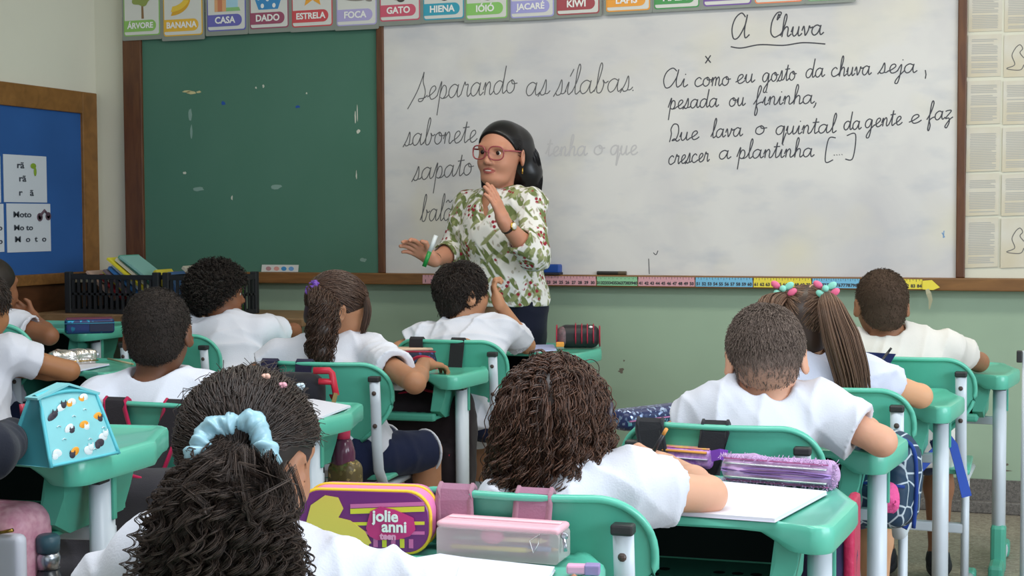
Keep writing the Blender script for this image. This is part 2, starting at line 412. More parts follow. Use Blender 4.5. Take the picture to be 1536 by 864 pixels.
# chips, tape and chalk traces on the green board
def blob(px, py, sx, sy, jag=0.3, n=11, y=YW-0.0312, rot=0.0):
    c = on_y(px, py, y); q = depth(c)/FPX; pts = []
    for k in range(n):
        a = 2*PI*k/n; r = 1+random.uniform(-jag, jag); u, v = math.cos(a)*sx*r*q, math.sin(a)*sy*r*q
        pts.append((c.x+u*math.cos(rot)-v*math.sin(rot), c.z+u*math.sin(rot)+v*math.cos(rot)))
    return pts
def marks(name, items, m, parent, label=None, y=YW-0.0312):
    V, F = [], []
    for it in items:
        pts = blob(*it, y=y); F.append(list(range(len(V), len(V)+len(pts)))); V += [(x, y, z) for x, z in pts]
        if parent is not None:
            o = mesh_np(name, V, F, m, parent, False, True); V, F = [], []
            if label: o['label'] = label
    return mesh_np(name, V, F, m, parent, False, True) if parent is None else None
M_flake = mat('pale_plaster', '#cfcfc0', 0.8); M_tape = mat('old_tape', '#cbc08e', 0.6); M_bluedot = mat('blue_tack', '#1f4fa0', 0.6); M_chalkdust = mat('chalk_dust', '#84a095', 0.9)
marks('paint_flake', [(277, 259.5, 3.6, 2.2), (348, 296.5, 1.5, 3.4), (395, 129, 1.6, 3), (384, 131.5, 1.6, 1.6), (460, 140, 1.4, 1.4), (533, 176, 1.2, 9, 0.2), (537.5, 197, 2.8, 3), (534.5, 262, 1, 8), (536, 170, .8, 12, .2)], M_flake, gb)
marks('tape_scrap', [(287, 139, 9, 2.6, .25), (280, 137, 7, 1.4), (298, 138, 5, 2)], M_tape, gb, 'yellowed scrap of tape')
marks('blue_spot', [(335, 155, 4, 3), (446, 160, 3.5, 2.4)], M_bluedot, gb)
marks('chalk_smudge', [(285.5, 172, 3, 10, .2), (287, 197, 1.8, 10, .25), (297, 283, 10, 3.2, .3), (413, 280, 9, 3.5, .3), (545, 390, 5, 3)], M_chalkdust, gb)
# ------------------------------------------------------------------ handwriting
G = {
'a': ([[(.85,.85),(.5,1.0),(.12,.75),(.05,.3),(.3,0),(.65,.2),(.88,.8),(.9,.95),(.86,.35),(1.0,.02),(1.3,.25)]], 1.25),
'b': ([[(0,.1),(.3,.9),(.5,1.9),(.38,2.25),(.25,1.8),(.2,.6),(.28,.05),(.6,.05),(.78,.6),(.68,.95),(.9,.72),(1.15,.85)]], 1.12),
'c': ([[(.8,.8),(.5,1.0),(.12,.7),(.1,.25),(.4,0),(.8,.12),(1.05,.3)]], 1.0),
'd': ([[(.85,.85),(.5,1),(.12,.75),(.05,.3),(.3,0),(.65,.2),(.9,1.0),(1.0,2.1),(.93,1.2),(.9,.3),(1.02,.02),(1.3,.25)]], 1.25),
'e': ([[(0,.2),(.4,.4),(.75,.75),(.6,1.0),(.3,.85),(.2,.4),(.4,.02),(.75,.08),(1.0,.3)]], .95),
'f': ([[(0,.1),(.4,.9),(.65,1.9),(.5,2.25),(.35,1.7),(.3,0),(.25,-1.0),(.4,-1.15),(.5,-.6),(.35,.0),(.7,.3),(1.0,.35)]], .95),
'g': ([[(.85,.85),(.5,1),(.12,.75),(.05,.3),(.3,0),(.65,.2),(.88,.9),(.85,-.3),(.7,-1.1),(.4,-1.15),(.4,-.8),(.8,-.2),(1.3,.3)]], 1.25),
'h': ([[(0,.1),(.3,.9),(.48,1.9),(.35,2.25),(.22,1.7),(.2,0),(.25,.55),(.55,.98),(.75,.8),(.75,.2),(.85,.0),(1.15,.25)]], 1.1),
'i': ([[(0,.2),(.25,.95),(.22,.3),(.35,0),(.65,.25)],[(.3,1.4),(.34,1.5)]], .6),
'I': ([[(0,.2),(.25,.95),(.22,.3),(.35,0),(.65,.25)],[(.3,1.35),(.55,1.9)]], .6),
'j': ([[(0,.2),(.35,.95),(.3,-.3),(.15,-1.1),(-.1,-1.1),(0,-.7),(.4,-.1),(.7,.25)],[(.4,1.4),(.44,1.5)]], .65),
'l': ([[(0,.15),(.35,1.0),(.52,1.9),(.4,2.25),(.27,1.7),(.25,.4),(.38,0),(.7,.25)]], .65),
'm': ([[(0,.4),(.15,.95),(.2,.6),(.18,0),(.22,.6),(.45,.98),(.58,.7),(.56,0),(.6,.6),(.83,.98),(.97,.7),(.95,.2),(1.08,0),(1.35,.25)]], 1.3),
'n': ([[(0,.4),(.15,.95),(.2,.6),(.18,0),(.22,.6),(.5,.98),(.66,.7),(.64,.2),(.77,0),(1.05,.25)]], 1.0),
'o': ([[(.5,1.0),(.12,.75),(.08,.25),(.4,0),(.75,.25),(.75,.75),(.5,1),(.55,.7),(1.05,.72)]], 1.0),
'p': ([[(0,.2),(.3,1.3),(.28,.3),(.22,-1.25)],[(.26,.3),(.5,.95),(.8,.85),(.85,.3),(.6,0),(.35,.1)],[(.6,0),(.9,.05),(1.15,.25)]], 1.1),
'q': ([[(.85,.85),(.5,1),(.12,.75),(.05,.3),(.3,0),(.65,.2),(.88,.95),(.85,-1.1),(1.0,-.4),(1.15,.2)]], 1.1),
'r': ([[(0,.2),(.25,1.1),(.35,.88),(.6,.9),(.58,.3),(.7,0),(.95,.25)]], .9),
's': ([[(-.1,-.1),(.25,.55),(.45,1.15),(.55,.6),(.5,.1),(.2,0),(.1,.15)],[(.5,.1),(.75,.1),(.95,.3)]], .85),
't': ([[(0,.2),(.3,1.0),(.42,1.75),(.35,.5),(.45,0),(.8,.25)],[(.05,1.25),(.75,1.3)]], .75),
'u': ([[(0,.4),(.15,.95),(.15,.3),(.35,0),(.65,.3),(.75,.95),(.73,.3),(.85,0),(1.15,.25)]], 1.1),
'v': ([[(0,.5),(.15,.95),(.3,.4),(.4,.02),(.65,.5),(.72,.95),(.85,.75),(1.1,.85)]], 1.0),
'x': ([[(0,1),(.8,0)],[(.8,1),(0,0)]], .9),
'z': ([[(0,.9),(.35,1.0),(.7,.9),(.1,.1),(.5,.1),(.6,-.4),(.35,-1.0),(.15,-.8),(.6,-.1),(1.0,.2)]], .95),
'~': ([[(.85,.85),(.5,1.0),(.12,.75),(.05,.3),(.3,0),(.65,.2),(.88,.8),(.9,.95),(.86,.35),(1.0,.02),(1.3,.25)],[(.1,1.5),(.35,1.7),(.6,1.5),(.9,1.7)]], 1.25),
'A': ([[(1.1,1.9),(.7,2.3),(.2,1.9),(0,1.0),(.25,.1),(.7,.2),(1.15,1.2),(1.25,2.1),(1.15,.8),(1.3,.05),(1.65,.3)]], 1.6),
'C': ([[(.85,1.9),(.7,2.3),(.6,1.7),(.95,2.4),(.5,2.4),(.1,1.6),(.1,.5),(.5,0),(.95,.15),(1.15,.3)]], 1.1),
'Q': ([[(.1,-.1),(.2,.8),(.1,1.4),(.35,1.95),(.8,1.8),(.95,1.0),(.75,.2),(.35,.05),(.6,.25),(.9,-.05),(1.2,.15)]], 1.15),
'S': ([[(-.6,-.6),(.1,.6),(.5,1.7),(.6,2.1),(.62,1.4),(.95,.6),(.8,0),(.45,-.1),(.4,.1),(.9,.15),(1.2,.35)]], 1.2),
'.': ([[(.1,0),(.18,.06)]], .4), ',': ([[(.2,.1),(.15,-.2),(0,-.5)]], .4),
'[': ([[(.7,2.3),(.05,2.2),(0,0),(.7,.1)]], .9), ']': ([[(0,2.3),(.7,2.35),(.7,0),(.1,-.05)]], .9), ' ': ([], .55)}
def catmull(pts, n=7):
    if len(pts) < 3: return pts
    q = [pts[0]]+pts+[pts[-1]]; out = []
    for i in range(1, len(q)-2):
        p0, p1, p2, p3 = [np.array(v, float) for v in q[i-1:i+3]]
        for k in range(n):
            t = k/n; out.append(tuple(0.5*((2*p1)+(-p0+p2)*t+(2*p0-5*p1+4*p2-p3)*t*t+(-p0+3*p1-3*p2+p3)*t**3)))
    out.append(q[-2]); return out
YT = YW-0.0326
def stroke_mesh(polys, name, m, parent, wpx=2.0, label=None, y=YT):
    """polys: pixel polylines on the board -> thin flat marker strokes"""
    V, F = [], []
    for pl in polys:
        if len(pl) < 2: continue
        W = [on_y(px, py, y) for px, py in pl]; b0 = len(V)
        for i, p in enumerate(W):
            p = p-Vector((0, i*3e-6, 0))
            t = (W[min(i+1, len(W)-1)]-W[max(i-1, 0)]); t = Vector((t.x, 0, t.z)); t.normalize() if t.length > 1e-9 else None
            a = Vector((-t.z, 0, t.x))*(wpx*0.5*6.0/FPX)
            V += [tuple(p-a), tuple(p+a)]
        for i in range(len(W)-1): F.append((b0+2*i, b0+2*i+1, b0+2*i+3, b0+2*i+2))
    o = mesh_np(name, V, F, m, parent, False, True)
    if label: o['label'] = label
    return o
def word_strokes(word, x0, y0, x1, y1, xh, slant=0.12):
    adv = sum(G[c][1] for c in word[:-1])+max(G[word[-1]][1]-.05, .2); sx = (x1-x0)/adv; out = []; cx = 0
    for ch in word:
        st, a = G[ch]
        for s in st:
            pl = []
            for u, v in catmull(list(s)):
                X_ = (cx+u)*sx+v*slant*xh; f = ((cx+u)*sx)/(x1-x0); pl.append((x0+X_, y0+(y1-y0)*f-v*xh))
            out.append(pl)
        cx += a
    return out
M_ink = mat('black_marker', '#3c3c44', 0.5); M_ink2 = mat('thin_grey_marker', '#5b5a5c', 0.5); M_ghost = mat('wiped_marker', '#c3c0c1', 0.6)
def line(words, xh, name_label, m=M_ink, wpx=1.65, extra=None):
    for wd in words:
        o = stroke_mesh(word_strokes(wd[0], wd[1], wd[2], wd[3], wd[4], wd[5] if len(wd) > 5 else xh), 'handwritten_word', m, wb, wpx, name_label)
    for k, e in enumerate(extra or []): stroke_mesh([e] if not isinstance(e[0][0], (list, tuple)) else e, 'pen_mark', m, wb, wpx)
line([('A', 1096, 60, 1122, 57, 17), ('Chuva', 1154, 56, 1234, 52, 15)], 15, 'underlined heading A Chuva', wpx=1.9, extra=[catmull([(1096, 70), (1112, 72), (1140, 67), (1175, 68), (1205, 64), (1238, 66)]), [[(1058, 84), (1066, 94)], [(1066, 83), (1058, 95)]]])
line([('Ai', 994, 133, 1030, 130, 13), ('como', 1041, 130, 1094, 128), ('eu', 1103, 126, 1131, 123), ('gosto', 1143, 123, 1193, 120), ('da', 1208, 117, 1236, 115), ('chuva', 1246, 115, 1306, 112), ('seja', 1318, 110, 1374, 109)], 13.5, 'first poem line', extra=[[(1388, 105), (1389, 112), (1388, 118)]])
line([('pesada', 1002, 164, 1077, 160), ('ou', 1093, 160, 1117, 158), ('fininha,', 1130, 158, 1226, 155)], 13, 'second poem line')
line([('Que', 1003, 212, 1047, 209), ('lava', 1066, 207, 1113, 204), ('o', 1132, 202, 1148, 201), ('quintal', 1163, 202, 1253, 199), ('da', 1265, 195, 1291, 194), ('gente', 1297, 192, 1352, 187), ('e', 1363, 186, 1380, 184), ('faz', 1390, 181, 1428, 178)], 13, 'third poem line')
line([('crescer', 1002, 247, 1063, 242), ('a', 1078, 239, 1095, 238), ('plantinha', 1105, 238, 1220, 235), ('[', 1238, 242, 1252, 241, 15), ('....', 1250, 233, 1265, 232, 10), (']', 1266, 238, 1282, 237, 15)], 13, 'fourth poem line')
line([('Separando', 622, 151, 773, 139), ('as', 788, 144, 822, 142), ('sIlabas.', 832, 143, 953, 136)], 20, 'grey heading in thin marker', M_ink2, 1.5)
line([('sabonete', 606, 219, 714, 213)], 18, 'first word of the list', M_ink2, 1.55)
line([('sapato', 619, 271, 708, 262)], 18, 'second word of the list', M_ink2, 1.55)
line([('bal~o', 630, 332, 690, 330)], 18, 'third word of the list', M_ink2, 1.5)
line([('tenha', 818, 234, 880, 233), ('o', 890, 232, 905, 232), ('que', 915, 232, 955, 232)], 14, 'half-wiped faint words', M_ghost, 2.4)
stroke_mesh([catmull([(980, 379), (984, 382), (987, 376)]), [(973, 388), (974, 411)]], 'stray_mark', M_ink, wb, 1.2)
stroke_mesh([[(1416, 346), (1415, 357)], [(1413, 349), (1417, 356)]], 'stray_mark', mat('blue_marker', '#7a9fc8', 0.5), wb, 1.5, 'small blue marker tick')
# ------------------------------------------------------------------ newspaper sheets on the right
M_news = mat('old_newspaper', '#d6d2c8', 0.8, 0.2, col2='#cfc5ae', vscale=5)
M_print = mat('newsprint_lines', '#b4b1ab', 0.8); M_tapeN = mat('masking_tape', '#d9ccae', 0.7); M_pic = mat('printed_drawing', '#6c6a68', 0.8)
bk = MB().box(xf, xf+1.3, YW-0.02, YW-0.002, railT, ztop).build('pinboard', M_cream); tag(bk, 'pale backing board behind the newspaper pages', 'board')
rows = [(-14, 48), (53, 116), (122, 187), (192, 258), (262, 324), (328, 402)]
cols = [(1450, 1500), (1504, 1556)]
ordn = ['topmost', 'second', 'third', 'fourth', 'fifth', 'lowest']
for ci, (c0, c1) in enumerate(cols):
    for ri, (r0, r1) in enumerate(rows):
        y = YW-0.0225; sk = -0.0165
        def XX(px, py): return on_y(px+(py-200)*sk, py, y)
        a, b_, c_, d_ = XX(c0, r0), XX(c1, r0-2), XX(c1, r1-2), XX(c0, r1)
        where = 'beside the whiteboard frame' if ci == 0 else 'at the far right edge'
        t = thing('newspaper_page', f'yellowed newspaper page, {ordn[ri]} of the pasted column {where}', 'newspaper', (a+c_)/2, 0, 'pasted newspaper pages')
        jit = 0.0006*ri
        V = [Vector((p.x, y-jit, p.z)) for p in (a, b_, c_, d_)]; V += [p+Vector((0, 0.0015, 0)) for p in V]
        mesh_np('sheet', [tuple(v) for v in V], [(0, 1, 2, 3), (7, 6, 5, 4), (0, 4, 5, 1), (1, 5, 6, 2), (2, 6, 7, 3), (3, 7, 4, 0)], M_news, t, False, True)
        V, F = [], []
        x0, x1 = c0+5, c1-5; yy = r0+6
        pic = (ci == 1 and ri in (1, 5))
        if not pic:
            while yy < r1-5:
                if random.random() > 0.1:
                    s = 6 if random.random() < .15 else 0
                    L = [XX(x0+random.uniform(0, 2), yy), XX(x1-s-random.uniform(0, 3), yy-1), XX(x1-s, yy+0.5), XX(x0, yy+1.5)]
                    F.append(tuple(range(len(V), len(V)+4))); V += [(p.x, y-jit-0.0004, p.z) for p in L]
                yy += 2.6
            mesh_np('print_lines', V, F, M_print, t, False, True)
        else:
            pl = [catmull([(1524, r0+18), (1518, r0+30), (1522, r0+44), (1510, r0+50), (1530, r0+52), (1536, r0+44)]), catmull([(1524, r0+18), (1530, r0+14), (1534, r0+20), (1530, r0+26), (1536, r0+34)])]
            stroke_mesh(pl, 'line_drawing', M_pic, t, 1.2, None, y-jit-0.0005)
# ------------------------------------------------------------------ alphabet cards above the boards
def rrect(x0, x1, z0, z1, r, n=5, right_only=False):
    pts = []
    for cx_, cz, a0 in ((x1-r, z1-r, 0), (x0+r, z1-r, 90), (x0+r, z0+r, 180), (x1-r, z0+r, 270)):
        if right_only and a0 in (90, 180): pts.append((x0, z1 if a0 == 90 else z0)); continue
        for k in range(n+1):
            a = math.radians(a0+90*k/n); pts.append((cx_+r*math.cos(a), cz+r*math.sin(a)))
    return pts
RX = Matrix.Rotation(PI/2, 4, 'X')
def flat(name, pts, y, m, parent, th=0.0008):
    """flat shape on the wall: pts are (x, z)"""
    n = len(pts); V = [(x, y, z) for x, z in pts]+[(x, y+th, z) for x, z in pts]
    F = [tuple(range(n)), tuple(range(2*n-1, n-1, -1))]+[(i, i+n, (i+1) % n+n, (i+1) % n) for i in range(n)]
    o = mesh_np(name, V, F, m, parent, False, True)
    bm = bmesh.new(); bm.from_mesh(o.data); bmesh.ops.recalc_face_normals(bm, faces=bm.faces); bm.to_mesh(o.data); bm.free(); return o
def ell2(cx_, cz, rx, rz, n=16, rot=0): return [(cx_+rx*math.cos(2*PI*k/n)*math.cos(rot)-rz*math.sin(2*PI*k/n)*math.sin(rot), cz+rx*math.cos(2*PI*k/n)*math.sin(rot)+rz*math.sin(2*PI*k/n)*math.cos(rot)) for k in range(n)]
M_card = mat('card_white', '#d9d8d2', 0.35, 0.5); M_lam = mat('laminate_edge', '#8b9088', 0.3, 0.5)
M_cap = mat('caption_white', '#f2f0ec', 0.5)
CARDS = [('ÁRVORE', 186, 240, 53.5, 'green', '#8fbf62', 'tree'), ('BANANA', 245.5, 304, 53.5, 'yellow', '#e8b63c', 'bananas'), ('CASA', 311, 369, 46, 'blue-violet', '#6a68b4', 'house'),
 ('DADO', 375, 433, 42.5, 'plum', '#9c4f68', 'blue dice'), ('ESTRELA', 438, 499, 40, 'red', '#cf4f55', 'star'), ('FOCA', 505, 565, 38, 'lilac', '#b3a9d6', 'grey seal'),
 ('GATO', 570, 630, 31, 'rose', '#cf5a70', 'cat'), ('HIENA', 635, 696, 29, 'teal', '#3ba0b8', 'hyena'), ('IÓIÓ', 699, 761, 28.5, 'light green', '#8cc66a', 'yoyo'),
 ('JACARÉ', 766, 831, 26, 'violet', '#a7a4da', 'crocodile'), ('KIWI', 835, 899, 21.5, 'maroon', '#a84a52', 'kiwi'), ('LÁPIS', 909, 975, 16.5, 'orange', '#f0a23c', 'pencil'),
 ('MALA', 981, 1049, 12.5, 'dark green', '#4b9a56', 'suitcase'), ('NAVIO', 1055, 1127, 8, 'purple', '#7a55a4', 'ship'), ('OVO', 1132, 1204, 4, 'salmon', '#f08a5c', 'egg'), ('PATO', 1211, 1280, 0.5, 'sage', '#7aa678', 'duck')]
for ci, (txt, p0, p1, pb, cn, cc, pic) in enumerate(CARDS):
    y = YW-0.052-0.0015*(ci % 3)
    zb = Z((p0+p1)/2, pb, y); x0, x1 = X(p0, pb, y), X(p1, pb, y); W_ = x1-x0; s = W_/60.0
    tilt = random.uniform(-0.012, 0.012)
    edge = mat('card_'+cn, cc, 0.4); pale = M_card
    t = thing('alphabet_card', f'laminated alphabet card with a {cn} caption band and a picture of a {pic}'.replace('a orange', 'an orange'), 'card', ((x0+x1)/2, y, zb), 0, 'alphabet cards along the top')
    flat('laminate', rrect(x0-3*s, x1+3*s, zb-6*s*(0.6 if ci > 6 else 1), zb+84*s, 2*s), y+0.0016, M_lam, t)
    flat('border', rrect(x0, x1, zb, zb+80*s, 4*s), y+0.0004, edge, t)
    flat('sheet', rrect(x0+1.6*s, x1-1.6*s, zb+1.6*s, zb+78*s, 3*s), y-0.0006, pale, t)
    flat('caption_band', rrect(x0+1.6*s, x1-6*s, zb+6*s, zb+22*s, 7.8*s, 6, True), y-0.0016, edge, t)
    cxm = (x0+x1)/2-2*s; czm = zb+14*s
    text_mesh('caption', txt, 12.5*s*(1.0 if len(txt) < 6 else .9), M_cap, t, Matrix.Translation((cxm-t.location.x, -0.0030, czm-t.location.z)) @ RX, bold=0.0012)
    Q = lambda u, v: (x0+u*s, zb+v*s)
    yp = y-0.0016
    if pic == 'tree':
        flat('trunk', [Q(30, 24), Q(34, 24), Q(33, 44), Q(30, 44)], yp, mat('print_brown', '#8a6a48', .6), t)
        flat('crown', [Q(30+16*math.cos(a)*(1+.12*math.cos(5*a)), 54+12*math.sin(a)*(1+.12*math.cos(5*a))) for a in np.linspace(0, 2*PI, 30)[:-1]], yp-.0006, mat('print_olive', '#8f9c52', .6), t)
    elif pic == 'bananas':
        for k, dv in enumerate((0, 5)):
            o = [Q(12+30*math.sin(u), 27+dv+22*(1-math.cos(u))) for u in np.linspace(0, 1.5, 12)]; i_ = [Q(12+30*math.sin(u)*.86, 33+dv*1.2+22*(1-math.cos(u))) for u in np.linspace(1.5, 0.1, 12)]
            flat('banana', o+i_, yp-.0006*k, mat('print_yellow%d' % k, ('#dba62e', '#ebc445')[k], .6), t)
    elif pic == 'house':
        flat('house_front', [Q(12, 26), Q(30, 26), Q(30, 50), Q(12, 50)], yp, mat('print_peach', '#e0a878', .6), t); flat('house_door', [Q(17, 26), Q(24, 26), Q(24, 44), Q(17, 44)], yp-.0006, mat('print_terracotta', '#cc7f5c', .6), t)
        flat('house_side', [Q(30, 30), Q(48, 30), Q(48, 50), Q(30, 50)], yp, mat('print_paleblue', '#a8cfe0', .6), t); flat('lawn', [Q(30, 26), Q(52, 26), Q(50, 31), Q(30, 31)], yp-.0006, mat('print_grass', '#8ec07c', .6), t)
    elif pic == 'blue dice':
        flat('dice', [Q(14, 26), Q(44, 26), Q(54, 52), Q(4, 52)], yp, mat('print_diceblue', '#3f8cc4', .6), t)
        for u, v in ((20, 31), (38, 31), (14, 42), (28, 40), (42, 42)): flat('dice_spot', ell2(*Q(u, v), 2.6*s, 3.2*s, 10), yp-.0007, M_cap, t)
    elif pic == 'star':
        flat('star', [Q(31+(20 if k % 2 == 0 else 9)*math.sin(k*PI/5), 44+(20 if k % 2 == 0 else 9)*math.cos(k*PI/5)) for k in range(10)], yp, mat('print_gold', '#f0a83c', .6), t)
    elif pic == 'grey seal':
        flat('seal', ell2(*Q(26, 40), 24*s, 7*s, 18, -0.1), yp, mat('print_taupe', '#8c837c', .6), t); flat('flipper', ell2(*Q(48, 34), 6*s, 2.5*s, 12, -.3), yp-.0006, mat('print_taupe', '#8c837c', .6), t)
    else:
        pc = {'cat': '#a9a49c', 'hyena': '#5c5650', 'yoyo': '#8e4f58', 'crocodile': '#7fb06a', 'kiwi': '#86a44c', 'pencil': '#e8c24a', 'suitcase': '#8a6a48', 'ship': '#5a7fb0', 'egg': '#ece2cc', 'duck': '#e6c84c'}[pic]
        flat('picture', ell2(*Q(30, 40), 17*s, 13*s, 18), yp, mat('print_'+pic, pc, .6), t)
        flat('picture_detail', ell2(*Q(32, 29), 6*s, 4*s, 12), yp-.0006, mat('print_dark', '#4a4440', .6), t)
# ------------------------------------------------------------------ number strip on the rail
yr = YW-0.0712
segs = [(634, 652, '#d8a0a8', 'pink', 1), (800, 894, '#d8a0a8', 'pink', 21), (895.5, 956, '#8fc79a', 'green', 31), (957.5, 1042, '#d89aa0', 'pink', 41), (1043.5, 1129, '#79bbdd', 'light blue', 51), (1130.5, 1217, '#ecd84a', 'yellow', 61), (1218.5, 1290, '#79bbdd', 'light blue', 71), (1346, 1384, '#ecd84a', 'yellow', 81)]
names = ['pink number strip on the rail between the teacher and the green board', 'pink number strip on the rail just right of the teacher', 'green number strip on the rail under the whiteboard', 'pink number strip beside the light blue one numbered from 51', 'light blue number strip numbered from 51', 'yellow number strip numbered from 61', 'light blue number strip beside the boy with cropped hair', 'yellow number strip with a peeled end beyond the boy with cropped hair']
M_num = mat('strip_ink', '#3a3a40', 0.6)
for (p0, p1, cc, cn, start), lb in zip(segs, names):
    zt = on_y((p0+p1)/2, 415 if p0 < 1000 else 418, yr).z; x0, x1 = on_y(p0, 421, yr).x, on_y(p1, 421, yr).x
    t = thing('number_strip', lb, 'ruler strip', ((x0+x1)/2, yr, railT), 0, 'number strips along the rail')
    h0, h1 = railB+0.006, railT-0.006
    flat('strip', [(x0, h0), (x1, h0), (x1, h1), (x0, h1)], yr-0.001, mat('strip_'+cn, cc, 0.45), t)
    nn = 2 if start == 1 else (4 if start == 81 else 10 if p1-p0 > 75 else 10); stp = (x1-x0)/nn
    for k in range(nn):
        xx = x0+(k+.5)*stp
        text_mesh('numeral', str(start+k), 0.018, M_num, t, Matrix.Translation((xx-t.location.x, -0.0022, (h0+(h1-h0)*.3)-t.location.z)) @ RX, bold=0.0005)
    V, F = [], []
    for k in range(nn*2+1):
        xx = x0+k*stp/2; l = 0.010 if k % 2 == 0 else 0.006
        F.append(tuple(range(len(V), len(V)+4))); V += [(xx-.0008, yr-.0018, h1-l), (xx+.0008, yr-.0018, h1-l), (xx+.0008, yr-.0018, h1), (xx-.0008, yr-.0018, h1)]
    mesh_np('tick_marks', V, F, M_num, t, False, True)
    if start == 81:
        e = [(p.x, p.z) for p in (on_y(1384, 421, yr), on_y(1398, 420, yr), on_y(1410, 431, yr), on_y(1400, 435, yr), on_y(1384, 434, yr))]
        flat('peeled_end', e, yr-0.006, mat('strip_'+cn, cc, 0.45), t)
        MB().ribbon([on_y(1390, 432, yr-.004), on_y(1393, 440, yr-.012), on_y(1396, 450, yr-.010), on_y(1394, 464, yr-.006)], [.012, .02, .016, .004], .0006).build('dangling_scrap', mat('strip_back', '#a9a588', .5), t, world=True)
# ------------------------------------------------------------------ things lying on the rail
def eraser():
    c = on_y(828, 406, YW-0.045); t = thing('board_eraser', 'blue plastic board eraser on the rail behind the teacher', 'eraser', (c.x, YW-.062, railT))
    MB().box(-.045, .045, -.02, .025, .008, .045, .006).build('grip', mat('blue_plastic', '#1f4a9c', .4), t); MB().box(-.047, .047, -.022, .027, 0, .010, .002).build('felt_pad', mat('dark_felt', '#2a2c3a', .9), t)
eraser()
c = on_y(916, 411, YW-.04); t = thing('marker_pen', 'black marker lying on the rail above the green number strip', 'marker', (c.x, c.y, railT))
MB().tube([(-.06, 0, .008), (.035, 0, .008)], .008).build('barrel', mat('black_plastic', '#2a2724', .4), t); MB().tube([(.035, 0, .008), (.07, 0, .008)], .0085).build('cap', mat('brown_cap', '#574a38', .4), t)
c0, c1 = on_y(392, 402, YW-.035), on_y(447, 400, YW-.035)
t = thing('picture_strip', 'small white picture strip leaning on the rail by the green board', 'card', ((c0.x+c1.x)/2, YW-.035, railT))
w_ = c1.x-c0.x
flat('sheet', [(c0.x, railT+.001), (c1.x, railT+.001), (c1.x+.004, railT+.034), (c0.x+.004, railT+.034)], YW-.036, M_card, t, .002)
for k, (u, cc) in enumerate(((.2, '#b88a8c'), (.42, '#d89a90'), (.62, '#3f8cc4'), (.82, '#6f9fd0'))):
    flat('picture', ell2(c0.x+w_*u, railT+.016, .014, .010, 12), YW-.0368, mat('stamp%d' % k, cc, .6), t)
# wall scuffs
marks('scuff', [(932, 556, 4, 3, .5), (936, 541, 1.2, 1.6), (899, 567, 1, 2), (1500, 688, 8, 1.2, .3), (1508, 706, 8, 1.2, .3), (1511, 697, 2, 2)], mat('dark_scuff', '#6d6458', .8), None, None, YW-0.0006)
sc = bpy.data.objects['scuff']; sc['kind'] = 'structure'; sc.name = 'wall_front_scuffs'
# ------------------------------------------------------------------ blue notice board on the left wall
xw = XL+0.0
def LW(px, py, off=0.02): return on_x(px, py, XL+off)
yr_out = LW(143.5, 250).y; yr_in = LW(122.5, 280).y; zt_out = LW(142, 140.5).z; zt_in = LW(121, 170.5).z
M_blue = mat('blue_felt', '#315c9a', .85, .15, var=.12, vscale=3)
nb = thing('notice_board', 'blue felt notice board in a honey-coloured wooden frame', 'notice board', (XL, (yr_out+3.2)/2, railT))
MB().box(XL+.002, XL+.02, 2.2, yr_in+.01, railT, zt_in+.01).build('felt', M_blue, nb, world=True)
MB().box(XL+.002, XL+.035, yr_in, yr_out, railT, zt_out, .004).build('frame_post', M_blueframe, nb, world=True)
MB().box(XL+.002, XL+.035, 2.2, yr_in, zt_in, zt_out, .004).build('frame_rail', M_blueframe, nb, world=True)
RL = Matrix.Rotation(PI/2, 4, 'Z') @ RX       # text facing +X
def wallsheet(px0, px1, py0, py1, lbl, lines, pic=None):
    a, c = LW(px0, py0, .024), LW(px1, py1, .024); b0 = LW(px0, py1, .024)
    y0, y1, z1, z0 = a.y, c.y, a.z, b0.z
    t = thing('syllable_sheet', lbl, 'sheet', (XL+.023, (y0+y1)/2, z0), 0, 'syllable sheets on the blue board')
    MB().box(XL+.021, XL+.023, y0, y1, z0, z1).build('paper', mat('sheet_paper', '#c9cdd4', .7), t, world=True)
    for txt, u, v, s in lines:
        yy = y0+(y1-y0)*u; zz = z0+(z1-z0)*v
        text_mesh('lettering', txt, s*(z1-z0), mat('sheet_ink', '#3a3f48', .7), t, Matrix.Translation((.0026, yy-t.location.y, zz-t.location.z)) @ RL @ Matrix.Diagonal((1.75, 1.12, 1, 1)), bold=.0005)
    if pic == 'frog':
        MB().sphere((XL+.025, y0+(y1-y0)*.68, z0+(z1-z0)*.78), (.002, .020, .013)).sphere((XL+.025, y0+(y1-y0)*.72, z0+(z1-z0)*.66), (.002, .010, .020)).build('frog_picture', mat('print_frog', '#7f9c2c', .6), t, world=True)
    if pic == 'bike':
        m_ = MB()
        for u, v in ((.74, .72), (.94, .74)): m_.lathe([(.019, -.001), (.019, .002), (.012, .002), (.012, -.001)], (XL+.025, y0+(y1-y0)*u, z0+(z1-z0)*v), 14, Matrix.Rotation(PI/2, 3, 'Y'))
        m_.tube([(XL+.026, y0+(y1-y0)*.74, z0+(z1-z0)*.74), (XL+.026, y0+(y1-y0)*.85, z0+(z1-z0)*.86), (XL+.026, y0+(y1-y0)*.94, z0+(z1-z0)*.76)], .006)
        m_.build('motorbike_picture', mat('print_motor', '#5a4450', .6), t, world=True)
wallsheet(5, 71, 231, 303, 'syllable sheet with a green frog and three short lines', [('rã', .38, .78, .17), ('rã', .42, .5, .17), ('r   ã', .5, .2, .17)], 'frog')
wallsheet(10, 77, 305, 379, 'syllable sheet reading Moto with a motorbike picture', [('Moto', .34, .77, .15), ('Mo to', .36, .5, .14), ('M  o  t  o', .52, .26, .15)], 'bike')
wallsheet(-66, 2, 230, 303, 'cut-off syllable sheet beside the frog sheet', [('pé', .4, .7, .17)])
